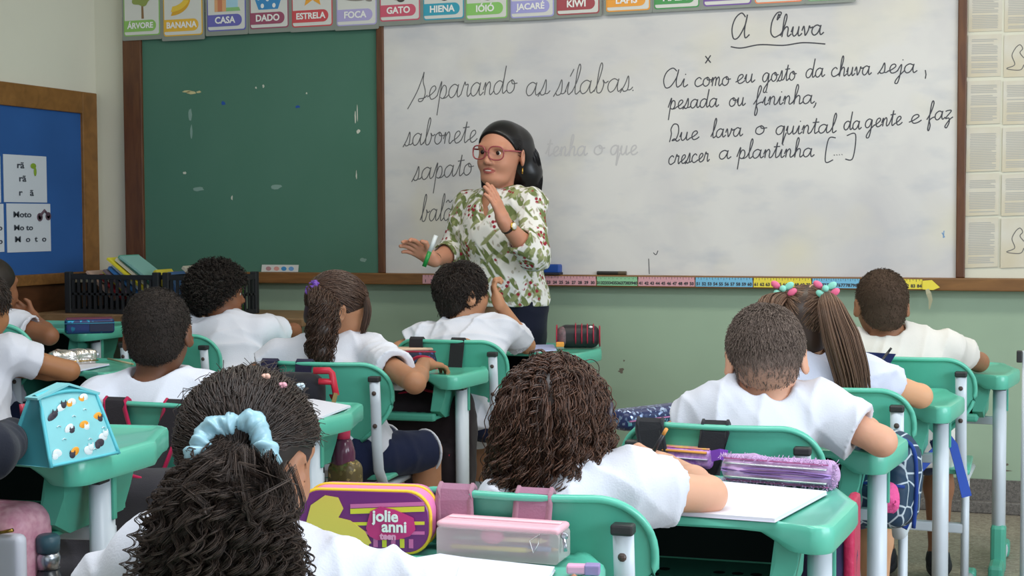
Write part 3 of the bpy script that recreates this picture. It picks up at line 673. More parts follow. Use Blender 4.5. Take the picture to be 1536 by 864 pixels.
wallsheet(-60, 7, 305, 380, 'cut-off syllable sheet beside the motorbike sheet', [('o', .9, .5, .15), ('o', .9, .22, .15)])
# ================================================================== school furniture
M_green = mat('green_plastic', '#62c4aa', 0.28, 0.5, var=0.10, vscale=5, bump=0.02, bscale=120, coat=0.15)
M_tray = mat('green_tray_plastic', '#55b098', 0.45, 0.4, var=0.12, vscale=6)
M_back = mat('green_shell_plastic', '#55b098', 0.38, 0.45, var=0.14, vscale=5, bump=0.03, bscale=80)
M_dark = mat('tray_dark', '#26302e', 0.8, 0.2)
M_steel = mat('white_enamel', '#d3dbe4', 0.35, 0.5, var=0.05, vscale=9)
M_black = mat('black_plastic_cap', '#2a2a2c', 0.45)
M_rivet = mat('dark_rivet', '#4a3a34', 0.5)
def top_outline():
    half = []
    # near edge (student side), slightly hollowed in the middle, then corner, flank, chamfer, far edge
    for x in np.linspace(0, .17, 5): half.append((x, .028))
    half += [(.20, .022), (.225, .010), (.245, .002)]
    for k in range(6):
        a = -PI/2+k*PI/2/5*0.86; half.append((.250+.036*math.cos(a), .036+.036*math.sin(a)))
    half += [(.300, .15), (.309, .235), (.309, .25), (.300, .272), (.262, .392)]
    for k in range(5):
        a = math.radians(15+k*75/4); half.append((.222+.036*math.cos(a), .414+.036*math.sin(a)))
    half += [(.12, .452), (0, .453)]
    return half+[(-x, y) for x, y in half[::-1][1:-1]]
def make_desk(ht=.67):
    t = thing('school_desk', 'x', 'desk')
    o = top_outline(); c = Vector((0, .22)); n = len(o); V = []; F = []
    def lip(x, y):
        if y < .06: return .017+.030*min(1, max(0, (abs(x)-.165)/.06))
        return .047
    rings = []
    for off, z in ((.02, 'lipin'), (.004, 'lip'), (0, -.040), (0, -.010), (.003, -.003), (.010, 0), (.022, 0), (.028, -.0035)):
        ring = []
        for x, y in o:
            v = Vector((x, y))-c; L = v.length; q = c+v*(1-off/L)
            zz = -lip(x, y) if isinstance(z, str) else max(z, -lip(x, y)+.004)
            ring.append(len(V)); V.append((q.x, q.y, ht+zz))
        rings.append(ring)
    for a, b in zip(rings, rings[1:]):
        for i in range(n): F.append((a[i], a[(i+1) % n], b[(i+1) % n], b[i]))
    F.append(tuple(rings[-1]))
    # underside closed a little up inside the lip
    und = []
    for x, y in o:
        v = Vector((x, y))-c; q = c+v*(1-.02/v.length); und.append(len(V)); V.append((q.x, q.y, ht-.014))
    for i in range(n): F.append((und[i], und[(i+1) % n], rings[0][(i+1) % n], rings[0][i]))
    F.append(tuple(und[::-1]))
    tp = mesh_np('tabletop', V, F, M_green, t, True); tp.data.set_sharp_from_angle(angle=math.radians(35))
    # book tray, open towards the pupil
    mb = MB(); zt, zb = ht-.016, ht-.155
    for s in (-1, 1):
        pts = [(.055, zt), (.37, zt), (.355, zb+.05), (.32, zb+.004), (.10, zb+.004), (.045, zb+.03), (.048, zb+.08)]
        for k, xx in enumerate((s*.212, s*.200)):
            pass
        a = [mb.bm.verts.new((s*(.222 if z > zb+.06 else .205), y, z)) for y, z in pts]; b = [mb.bm.verts.new((s*(.185 if z > zb+.06 else .172), y, z)) for y, z in pts]
        mb.bm.faces.new(a); mb.bm.faces.new(b[::-1])
        for i in range(len(pts)): mb.bm.faces.new((a[i], a[(i+1) % len(pts)], b[(i+1) % len(pts)], b[i]))
    mb.box(-.19, .19, .05, .33, zb, zb+.012, .004); mb.box(-.19, .19, .033, .06, zb-.004, zb+.022, .008); mb.box(-.19, .19, .34, .36, zb, zt)
    tr = mb.build('book_tray', M_tray, t)
    hl = MB()
    for i in range(4):
        for j in range(10):
            if 3 < j < 6: continue
            hl.lathe([(.011, 0), (.011, .0006)], (-.155+.034*j+.012*(i % 2), .10+.045*i, zb+.0122), 10)
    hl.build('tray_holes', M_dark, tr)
    MB().box(-.184, .184, .335, .339, zb+.013, zt-.004).box(-.184, .184, .06, .336, zt-.006, zt-.002).build('tray_dark', M_dark, tr)  # dark plates at the back and top inside the tray, making its interior black
    MB().box(-.235, .235, .20, .23, zb-.032, zb-.006, .003).build('crossbar', M_steel, t)
    for s in (-1, 1):
        lg = MB().tube([(s*.252, .135, .03), (s*.252, .135, ht-.045)], .022, .030, 16, up=Vector((0, 1, 0))).build('leg', M_steel, t, True)
        MB().box(s*.252-.022, s*.252+.022, .085, .125, ht-.058, ht-.030, .002).build('bracket', M_black, lg)
        MB().box(s*.276-.003, s*.276+.003, .128, .142, ht-.13, ht-.05, .002).build('side_clip', M_tray, lg)
        ft = MB().box(s*.252-.019, s*.252+.019, .0, .42, .012, .05, .012).build('foot', M_steel, t)
        MB().box(s*.252-.023, s*.252+.023, -.02, .095, 0, .055, .012).build('shoe', M_back, ft); MB().box(s*.252-.024, s*.252+.024, .10, .17, 0, .165, .014).build('leg_socket', M_back, ft); MB().box(s*.252-.023, s*.252+.023, .36, .44, 0, .055, .012).build('shoe', M_back, ft)
    return t
def make_chair():
    t = thing('school_chair', 'x', 'chair')
    # backrest shell: wide D shape, bowed around the sitter; y=0 is the backrest plane, front is +y
    nx, nz = 25, 21; V = []; F = []
    zs = [.522+.233*math.sin(PI/2*k/(nz-1))**1.0 for k in range(nz)]
    def half_w(z):
        r = .085; w = .209
        if z > .755-r: w = .209-r+math.sqrt(max(0, r*r-(z-(.755-r))**2))
        if z < .65: w = min(w, .209-.095*((.65-z)/.128)**1.7)
        return w
    for side in (0, 1):
        for j in range(nz):
            z = zs[j]
            for i in range(nx):
                u = -1+2*i/(nx-1); x = u*half_w(z); lean = -.035*(z-.545)/.21; bow = .050*(x/.21)**2
                V.append((x, lean+bow+(.009 if side else -.003), z))
    def id_(s, j, i): return s*nx*nz+j*nx+i
    for j in range(nz-1):
        for i in range(nx-1):
            F.append((id_(0, j, i), id_(0, j, i+1), id_(0, j+1, i+1), id_(0, j+1, i))); F.append((id_(1, j, i), id_(1, j+1, i), id_(1, j+1, i+1), id_(1, j, i+1)))
    for j in range(nz-1):
        for i in (0, nx-1):
            q = (id_(0, j, i), id_(0, j+1, i), id_(1, j+1, i), id_(1, j, i)); F.append(q if i == 0 else q[::-1])
    for i in range(nx-1):
        for j in (0, nz-1):
            q = (id_(0, j, i), id_(1, j, i), id_(1, j, i+1), id_(0, j, i+1)); F.append(q if j == 0 else q[::-1])
    bk = mesh_np('backrest', V, F, M_back, t, True); bk.data.set_sharp_from_angle(angle=math.radians(50))
    rim = []
    for k in range(41):
        i = k/40*(nx-1); i0 = min(int(i), nx-2)
    # raised rim along sides and top
    pts = [Vector(V[id_(0, j, 0)]) for j in range(0, nz)]+[Vector(V[id_(0, nz-1, i)]) for i in range(1, nx)]+[Vector(V[id_(0, j, nx-1)]) for j in range(nz-2, -1, -1)]
    MB().tube([p+Vector((0, -.002, 0)) for p in pts], .0065, .0065, 8).build('rim', M_green, bk, True)
    # seat
    sm = MB().box(-.195, .195, .03, .40, .392, .408, .006); seat = sm.build('seat', M_green, t, True)
    for v in seat.data.vertices:
        x, y = v.co.x, v.co.y
        v.co.z += -.014*max(0, (y-.30)/.10)**2+.012*(x/.195)**2
        if y > .3: v.co.x *= 1-.10*((y-.3)/.1)**2
    seat.data.set_sharp_from_angle(angle=math.radians(40))
    for s in (-1, 1):
        xx = s*.172
        post = MB().tube([(xx, -.030, .712), (xx, -.022, .64), (xx, -.014, .52), (xx, .0, .44), (xx, .05, .385), (xx, .12, .378), (xx, .36, .378)], .011, .0165, 12, up=Vector((1, 0, 0))).build('back_post', M_steel, t, True)
        MB().box(xx-.0175, xx+.0175, -.044, -.017, .705, .722, .004).build('post_cap', M_black, post)
        MB().sphere((xx, -.036, .672), (.007, .006, .007), u=10, v=6).build('rivet', M_rivet, post); MB().sphere((xx, -.030, .575), (.007, .006, .007), u=10, v=6).build('rivet', M_rivet, post)
        lg = MB().tube([(xx, .17, .375), (xx, .165, .05)], .0125, .020, 12, up=Vector((0, 1, 0))).build('leg', M_steel, t, True)
        ft = MB().tube([(xx, -.02, .02), (xx, .38, .02)], .016, .016, 10).build('runner', M_steel, t, True)
        MB().box(xx-.02, xx+.02, -.04, .03, 0, .042, .01).build('shoe', M_back, ft); MB().box(xx-.02, xx+.02, .34, .40, 0, .042, .01).build('shoe', M_back, ft)
    MB().box(-.172, .172, .15, .18, .20, .23, .004).build('crossbar', M_steel, t)
    return t
desk0 = make_desk(); desk_tall = make_desk(.76); chair0 = make_chair()
DESKS = {}
used = set()
def put(src, key, label, x, y, rz, group):
    o = src if src.name not in used else copy_tree(src)
    used.add(src.name); o.location = (x, y, 0); o.rotation_euler = (0, 0, rz); o['label'] = label; o['group'] = group; return o
def place_desk(key, px, py, rot, label, tall=False):
    """the corner where flank and chamfer meet is seen at (px, py)"""
    z = .76 if tall else .67; c = on_z(px, py, z); a = math.radians(rot)
    lx, ly = .309, .245
    x = c.x-(lx*math.cos(a)-ly*math.sin(a)); y = c.y-(lx*math.sin(a)+ly*math.cos(a))
    DESKS[key] = (x, y, a, z); return put(desk_tall if tall else desk0, key, label, x, y, a, 'green school desks')
def desk_at(key, x, y, rot, label):
    DESKS[key] = (x, y, math.radians(rot), .67); return put(desk0, key, label, x, y, math.radians(rot), 'green school desks')
def dp(key, lx, ly, z=0.0):
    x, y, a, h = DESKS[key]; return Vector((x+lx*math.cos(a)-ly*math.sin(a), y+lx*math.sin(a)+ly*math.cos(a), h+z))
CH = {}
def place_chair(key, px, py, rot, label, zz=.755):
    """middle of the backrest's top edge is seen at (px, py)"""
    c = on_z(px, py, zz); a = math.radians(rot); CH[key] = (c.x, c.y, a)
    return put(chair0, key, label, c.x-.033*math.sin(a), c.y+.033*math.cos(a), a, 'green school chairs')
place_desk('front', 908, 846, 13, 'nearest green desk holding the purple and the clear pink pencil cases')
place_desk('curly', 1287, 752, 3, 'green desk with a white sheet and the purple fluffy pencil case')
place_desk('short', 1362, 658, 0, 'green desk of the boy with faded short hair, crumpled lilac paper on it')
place_desk('pig', 1447, 595, 0, 'green desk where the girl with bunches rests her forearm')
place_desk('far', 1530, 553, -2, 'green desk of the boy with cropped hair, farthest of the column by the wall')
place_desk('jacket', 233, 661, 9, 'tall green desk carrying the turquoise cat pencil pouch', True)
place_desk('buzz', 528, 619, 0, 'green desk with loose sheets, half behind the girl with the blue scrunchie')
place_desk('pony', 732, 553, 3, 'green desk with the long dark pencil case, in front of the ponytail girl')
place_desk('hand', 902, 523, 0, 'green desk with the red and black pencil case and the orange sharpener')
place_desk('silver', 232, 549, 0, 'green desk with the silver pencil case and a white notebook')
place_desk('fold', 186, 488, 4, 'green desk with the blue and maroon pencil case beside the book crates', True)
desk_at('afro', -2.38, 4.72, 0, 'green desk mostly hidden behind the ponytail girl, in front of the boy with the afro')
place_chair('curly', 770, 744, 2, 'green chair with dusky pink bag straps behind the brown-curls girl')
place_chair('short', 1075, 641, 2, 'green chair with black bag straps behind the boy with faded hair')
place_chair('pig', 1238, 584, 0, 'green chair behind the girl with bunches')
place_chair('far', 1352, 538, -2, 'green chair with a navy pouch hung on it behind the boy with cropped hair')
place_chair('buzz', 236, 607, 2, 'green chair carrying the dark grey backpack with crimson edging')
place_chair('pony', 478, 546, 6, 'green chair of the ponytail girl with a pink bottle hanging beside it')
place_chair('hand', 668, 512, 2, 'green chair with a red and dark strap over it, behind the boy touching his face')
place_chair('afro', 244, 503, 0, 'green chair on both sides of the dark cropped head, under the book crates')
place_chair('fold', -46, 487, 2, 'green chair edge behind the child with folded hands', .82).scale = (1.04, 1.04, 1.086)
x, y, a, h = DESKS['front']; CH['front'] = (x-.0, y-.23, math.radians(6)); put(chair0, 'front', 'green chair under the girl with the blue scrunchie', x+.02, y-.42, math.radians(10), 'green school chairs')
x, y, a, h = DESKS['jacket']; CH['jacket'] = (x, y-.3, a); put(chair0, 'jacket', 'green chair under the person in the dark jacket', x-.30, y-.42, a, 'green school chairs')
x, y, a, h = DESKS['silver']; CH['silver'] = (x, y-.24, a); put(chair0, 'silver', 'green chair under the child beside the silver pencil case', x-.36, y-.24, a, 'green school chairs')
# upright of some furniture at the right edge of the view
c = on_z(1531, 840, .10); t = thing('metal_post', 'white metal upright with a black clip at the right edge', 'post', (c.x, c.y, 0))
zt = 1.18-(525-325)*depth(c)/FPX
MB().tube([(0.008, 0, .0), (0.008, 0, zt)], .011, .011, 14).build('upright', M_steel, t, True)
MB().box(-.019, -.002, -.012, .012, zt-.037, zt+.0, .003).build('clip', M_black, t)
MB().lathe([(.05, 0), (.05, .012), (.014, .03)], (0.008, 0, 0), 16).build('base', M_back, t)
# low table with the book crates
M_table = wood_mat('table_wood', '#9a7a58', '#7f6040', (3, 12, 12))
tz = .765; yf = on_z(400, 477, tz).y; x0 = XL+.06; x1 = on_z(440, 480, tz).x
t = thing('side_table', 'low wooden table under the black book crates', 'table', ((x0+x1)/2, (yf+YW)/2, 0))
MB().box(x0, x1, yf, YW-.09, tz-.035, tz, .004).build('table_top', M_table, t, world=True)
MB().box(x0+.04, x1-.04, yf+.04, yf+.07, tz-.12, tz-.035).build('apron', M_panel, t, world=True)
for xx in (x0+.05, x1-.1):
    for yy in (yf+.04, YW-.18): MB().box(xx, xx+.05, yy, yy+.05, 0, tz-.035).build('leg', M_panel, t, world=True)
# ================================================================== people
def skin(name, c, c2=None): return mat('skin_'+name, c, 0.5, 0.35, col2=c2 or c, vscale=20, sub=0.15, bump=0.02, bscale=200)
def fabric(name, c, rough=0.85): return mat(name, c, rough, 0.15, var=0.03, vscale=12, bump=0.12, bscale=300, sheen=0.1)
M_shirt = fabric('white_cotton', '#d9dae4'); M_navy = fabric('navy_cloth', '#1d2440'); M_shoe = mat('dark_shoe', '#22242a', .6)
M_eyew = mat('eye_white', '#e6e2dc', .2); M_iris = mat('eye_dark', '#22150f', .15); M_lip = mat('lips', '#a85a52', .4)
class Frame:
    """head frame: x right, y to the face, z up; yaw 0 looks at the board"""
    def __init__(s, c, yaw, pitch, roll, sc):
        s.c = np.array(c, float); s.s = sc
        s.R = np.array(Matrix.Rotation(math.radians(yaw), 3, 'Z') @ Matrix.Rotation(math.radians(pitch), 3, 'X') @ Matrix.Rotation(math.radians(roll), 3, 'Y'))
    def p(s, q): return s.c+s.R @ (np.array(q, float)*s.s)
    def P(s, Q): return s.c+(np.asarray(Q)*s.s) @ s.R.T
    def inv(s, W): return ((np.asarray(W)-s.c) @ s.R)/s.s
def head_ops(F, h, adult=False, ears=True):
    s = h.s; e = lambda c, r, k=.02, sub=False, R=None: F.ell(h.p(c), np.array(r)*s, h.R if R is None else h.R @ R, k*s, sub)
    e((0, -.012, .022), (.073, .090, .082)); e((0, .022, -.010), (.063, .064, .084), .03); e((0, .034, -.055), (.049, .049, .043), .03)
    e((0, .068, -.084), (.019, .014, .014), .025)
    for q in (-1, 1):
        e((q*.033, .058, -.030), (.023, .022, .022), .025)
    F.cap(h.p((-.040, .074, .026)), h.p((.040, .074, .026)), .010*s, .010*s, .02*s)
    for q in (-1, 1): e((q*.031, .093, .008), (.018, .013, .010), .010, True)
    F.cap(h.p((0, .082, .014)), h.p((0, .101, -.022)), .0075*s, .0115*s, .012*s)
    for q in (-1, 1): e((q*.011, .093, -.027), (.0085, .009, .0075), .006)
    e((0, .0885, -.050), (.021, .0075, .0055), .006); e((0, .0865, -.060), (.018, .0080, .0062), .006)
    F.cap(h.p((-.019, .0945, -.055)), h.p((.019, .0945, -.055)), .0016*s, .0016*s, .003*s, True)
    if ears:
        for q in (-1, 1):
            Rz = np.array(Matrix.Rotation(q*math.radians(-28), 3, 'Z'))
            e((q*.079, -.012, -.010), (.0085, .021, .031), .006, False, Rz); e((q*.088, -.004, -.006), (.0055, .011, .017), .006, True, Rz)
def face_parts(h, root, sc=1.0, brow=None, look=0.0, lids=None):
    for q in (-1, 1):
        ey = MB().sphere(h.p((q*.031, .0725, .008)), .0108*h.s, u=14, v=10).build('eye', M_eyew, root, True, True)
        d = h.R @ np.array((look, 1, -.05)); d = d/np.linalg.norm(d)
        M = Vector(d).to_track_quat('Z', 'Y').to_matrix()
        MB().lathe([(.0074*h.s, 0), (.0052*h.s, .0016*h.s)], h.p((q*.031, .0725, .008))+d*.0094*h.s, 12, M).build('iris', M_iris, ey, True, True)
        if brow is not None:
            MB().tube([h.p((q*.014, .0855, .024)), h.p((q*.030, .0845, .0305)), h.p((q*.048, .071, .026))], [.0028*h.s, .0034*h.s, .0015*h.s], [.0022*h.s]*3, 8).build('eyebrow', brow, root, True, True)
def hand_ops(F, wrist, d, thumb, s=1.0, curl=(.35, .4, .45, .5), tcurl=.3, spread=.06, left=False):
    X_ = Vector(d).normalized(); Y_ = Vector(thumb); Y_ = (Y_-X_*Y_.dot(X_)).normalized(); Z_ = X_.cross(Y_)
    if left: Z_ = -Z_
    # Z_ points to the back of a right hand when Y_ is the thumb side and the palm faces -Z_
    w = Vector(wrist); T = lambda x, y, z: np.array(w+X_*x*s+Y_*y*s+Z_*z*s)
    F.cap(T(-.01, 0, 0), T(.025, 0, 0), .021*s, .026*s, .012*s)
    for y0, y1 in ((.022, .024), (.008, .009), (-.008, -.007), (-.021, -.022)):
        F.cap(T(.015, y0*.8, 0), T(.078 if abs(y1) < .02 else .072, y1, .002), .0135*s, .0105*s, .010*s)
    F.cap(T(.01, .018, -.006), T(.045, .03, -.006), .014*s, .011*s, .012*s)
    for i, (y, L, c) in enumerate(((.026, .066, curl[0]), (.009, .074, curl[1]), (-.008, .069, curl[2]), (-.024, .053, curl[3]))):
        p = Vector((.078 if i in (1, 2) else .072, y, .001)); a = c*.45; az = spread*(1.5-i)
        rr = [.0092, .0088, .0082, .0072] if i < 3 else [.0082, .0078, .0072, .0064]
        for k, f in enumerate((.45, .31, .24)):
            q = p+Vector((math.cos(a)*math.cos(az), math.sin(az), -math.sin(a)))*L*f
            F.cap(T(*p), T(*q), rr[k]*s, rr[k+1]*s, .003*s); p = q; a += c
    p = Vector((.035, .030, -.008)); q = p+Vector((.026, .022, -.006)); r_ = q+Vector((.024*math.cos(tcurl*1.5), .012-.016*tcurl, -.022*tcurl)); 
    F.cap(T(*p), T(*q), .0115*s, .0098*s, .005*s); F.cap(T(*q), T(*r_), .0098*s, .0078*s, .004*s)
def folds(seed, amp=.0035, sc=1.0, direction=None):
    r = np.random.default_rng(seed); K = r.normal(size=(5, 3)); K /= np.linalg.norm(K, axis=1, keepdims=True); K[:, 2] *= .6; lam = np.array([.10, .075, .13, .055, .09])*sc; ph = r.uniform(0, 6.28, 5); Wv = r.normal(size=(5, 3))*9
    def f(Q):
        out = np.zeros(len(Q))
        for i in range(5):
            a = (Q @ K[i])*2*PI/lam[i]+ph[i]+1.6*np.sin(Q @ Wv[i]*1.7+ph[i]*2)
            out += amp*(1-np.abs(np.sin(a/2)))**2*(1.2 if i < 3 else .7)*(.55+.45*np.sin(Q @ Wv[(i+1) % 5]+ph[i]))
        return out-amp*.35
    return f
def V_(p): return np.array(p, float)
# ---- hair
def sphere_dirs(n, r):
    v = r.normal(size=(n, 3)); return v/np.linalg.norm(v, axis=1, keepdims=True)
CAPC, CAPR = np.array((0, -.012, .024)), np.array((.079, .096, .088))
def above(Q, front=.052, nape=-.080, side=0.0):
    """inside the hair line (head coordinates)"""
    y, z = Q[:, 1], Q[:, 2]; f = (y+.085)/.165
    lim = nape+(front-nape)*np.clip(f, 0, 1.2)
    return z > lim
def cap_shell(name, h, m, root, grow=1.0, front=.052, nape=-.080, vox=.004, extra=None, disp=None, ears=True):
    F = Field(vox); F.ell(h.p(CAPC), CAPR*h.s*grow, h.R, .01)
    F.ell(h.p((0, -.045, -.035)), np.array((.062*grow, .052*grow, .060))*h.s, h.R, .02)
    if extra: extra(F, h)
    n = np.array((0, (front-nape)/.165, -1.0)); p0 = np.array((0, -.085, nape))
    F.plane(h.p(p0), h.R @ n)
    if ears:
        for q in (-1, 1): F.ell(h.p((q*.085, -.008, -.018)), np.array((.026, .024, .030))*h.s, h.R, .006, True)
    return F.build(name, m, root, disp)
def mesh_fuzz(o, h, n, r, length, rad, m, root, name='hair_fuzz', down=.7, zl=None, zh=None, M=4, out=.5, jit=.25, minf=.0, taper=.7):
    """short hairs rooted on the hair shell; sparser and shorter from height zh down to zl"""
    me = o.data; k = len(me.vertices); co = np.empty(k*3); no = np.empty(k*3); me.vertices.foreach_get('co', co); me.vertices.foreach_get('normal', no)
    co = co.reshape(-1, 3)+np.array(root.location); no = no.reshape(-1, 3); i = r.integers(0, k, n); p = co[i]+r.normal(size=(n, 3))*.0015; nn = no[i]
    f = np.ones(n) if zl is None else np.clip((p[:, 2]-zl)/(zh-zl), minf, 1); kp = r.uniform(0, 1, n) < f; p, nn, f = p[kp], nn[kp], f[kp]; n = len(p)
    rad_ = p-h.c; rad_ /= np.linalg.norm(rad_, axis=1, keepdims=True); t = np.cross(np.cross(rad_, np.array((0, 0, -1.0))+h.R @ np.array((0, -.5, 0))), rad_); t /= np.linalg.norm(t, axis=1, keepdims=True)+1e-6
    d = nn*out+t*down+r.normal(size=(n, 3))*jit; d /= np.linalg.norm(d, axis=1, keepdims=True); L = length*(1-taper+taper*f)*r.uniform(.6, 1.3, n)
    s_ = np.linspace(0, 1, M)[None, :, None]; pp = p[:, None]+d[:, None]*L[:, None, None]*s_-nn[:, None]*(L[:, None, None]*.25*s_**2)
    return strands(name, pp, rad, m, root)
def flow_paths(h, n, r, length, M=6, whorl=(0, -.45, .9), lift=.006, front=.052, nape=-.080, grow=1.0, jit=.35, target=None, droop=0.0, jl=.3):
    W = np.array(whorl, float); W /= np.linalg.norm(W)
    d = sphere_dirs(n*4, r); Q = CAPC+CAPR*grow*d; ok = above(Q, front, nape); Q = Q[ok][:n]; d = d[ok][:n]; n = len(Q)
    L = length*(1+jl*r.uniform(-1, 1, n)); path = [Q.copy()]; u = d.copy()
    rnd = r.normal(size=(n, 3))*jit
    for k in range(1, M):
        if target is None: t = u*(u @ W)[:, None]-W
        else: t = (np.array(target)-CAPC)/CAPR-u
        t = t/(np.linalg.norm(t, axis=1, keepdims=True)+1e-6)+rnd; t[:, 2] -= droop
        t -= u*(t*u).sum(1)[:, None]; t /= np.linalg.norm(t, axis=1, keepdims=True)+1e-6
        u = u+t*(L/.088/(M-1))[:, None]; u /= np.linalg.norm(u, axis=1, keepdims=True)
        path.append(CAPC+CAPR*grow*u+u*(lift*(math.sin(PI*min(k/(M-1)*1.0, 1)) if target is not None else (k/(M-1))))*r.uniform(.2, 1.3, n)[:, None])
    return h.P(np.stack(path, 1))
def bundle_paths(guide, radii, n, M, r, jit=.0, hollow=.25, curl=0.0, freq=0.0, flat=1.0, lenvar=.15, start_r=None):
    """strands along a guide line; radii at the guide points"""
    g = np.array(catmull_n([tuple(p) for p in guide], 16), float); s = np.concatenate([[0], np.cumsum(np.linalg.norm(np.diff(g, axis=0), axis=1))]); s /= s[-1]
    rad0 = np.interp(np.linspace(0, 1, len(guide)), np.linspace(0, 1, len(radii)), radii)
    gs = np.linspace(0, 1, len(guide))
    ang = r.uniform(0, 2*PI, n); rr = np.sqrt(r.uniform(hollow**2, 1, n)); endt = 1-lenvar*r.uniform(0, 1, n)**1.5
    t = np.linspace(0, 1, M)[None]*endt[:, None]
    C = np.stack([np.interp(t, s, g[:, i]) for i in range(3)], -1)
    T = np.stack([np.interp(t, s, np.gradient(g[:, i])) for i in range(3)], -1); T /= np.linalg.norm(T, axis=2, keepdims=True)+1e-9
    ref = np.array((math.cos(YAW), math.sin(YAW), 0)); A = ref-T*(T @ ref)[..., None]; A /= np.linalg.norm(A, axis=2, keepdims=True); B = np.cross(T, A)
    R_ = np.interp(t, gs, rad0)
    wob = r.normal(size=(n, 1, 1))*.5
    ca = ang[:, None]+.4*np.sin(t*5+ang[:, None]*3)*jit*8
    Pn = C+A*(R_*rr[:, None]*np.cos(ca))[..., None]+B*(flat*R_*rr[:, None]*np.sin(ca))[..., None]
    if curl:
        ph = r.uniform(0, 2*PI, (n, 1)); fr = freq*r.uniform(.8, 1.25, (n, 1)); am = curl*r.uniform(.6, 1.3, (n, 1))*np.clip(t*5, .35, 1)
        Pn = Pn+A*(am*np.cos(ph+2*PI*fr*t))[..., None]+B*(am*np.sin(ph+2*PI*fr*t))[..., None]
    if jit: Pn = Pn+r.normal(size=(n, 1, 3))*jit*t[..., None]
    return Pn
def catmull_n(pts, n):
    q = [pts[0]]+pts+[pts[-1]]; out = []
    for i in range(1, len(q)-2):
        p0, p1, p2, p3 = [np.array(v, float) for v in q[i-1:i+3]]
        for k in range(n):
            t = k/n; out.append(0.5*((2*p1)+(-p0+p2)*t+(2*p0-5*p1+4*p2-p3)*t*t+(-p0+3*p1-3*p2+p3)*t**3))
    out.append(np.array(pts[-1], float)); return out
def hairmat(name, c, c2, rough=.42): return mat('hair_'+name, c, rough, .45, col2=c2, island=1)
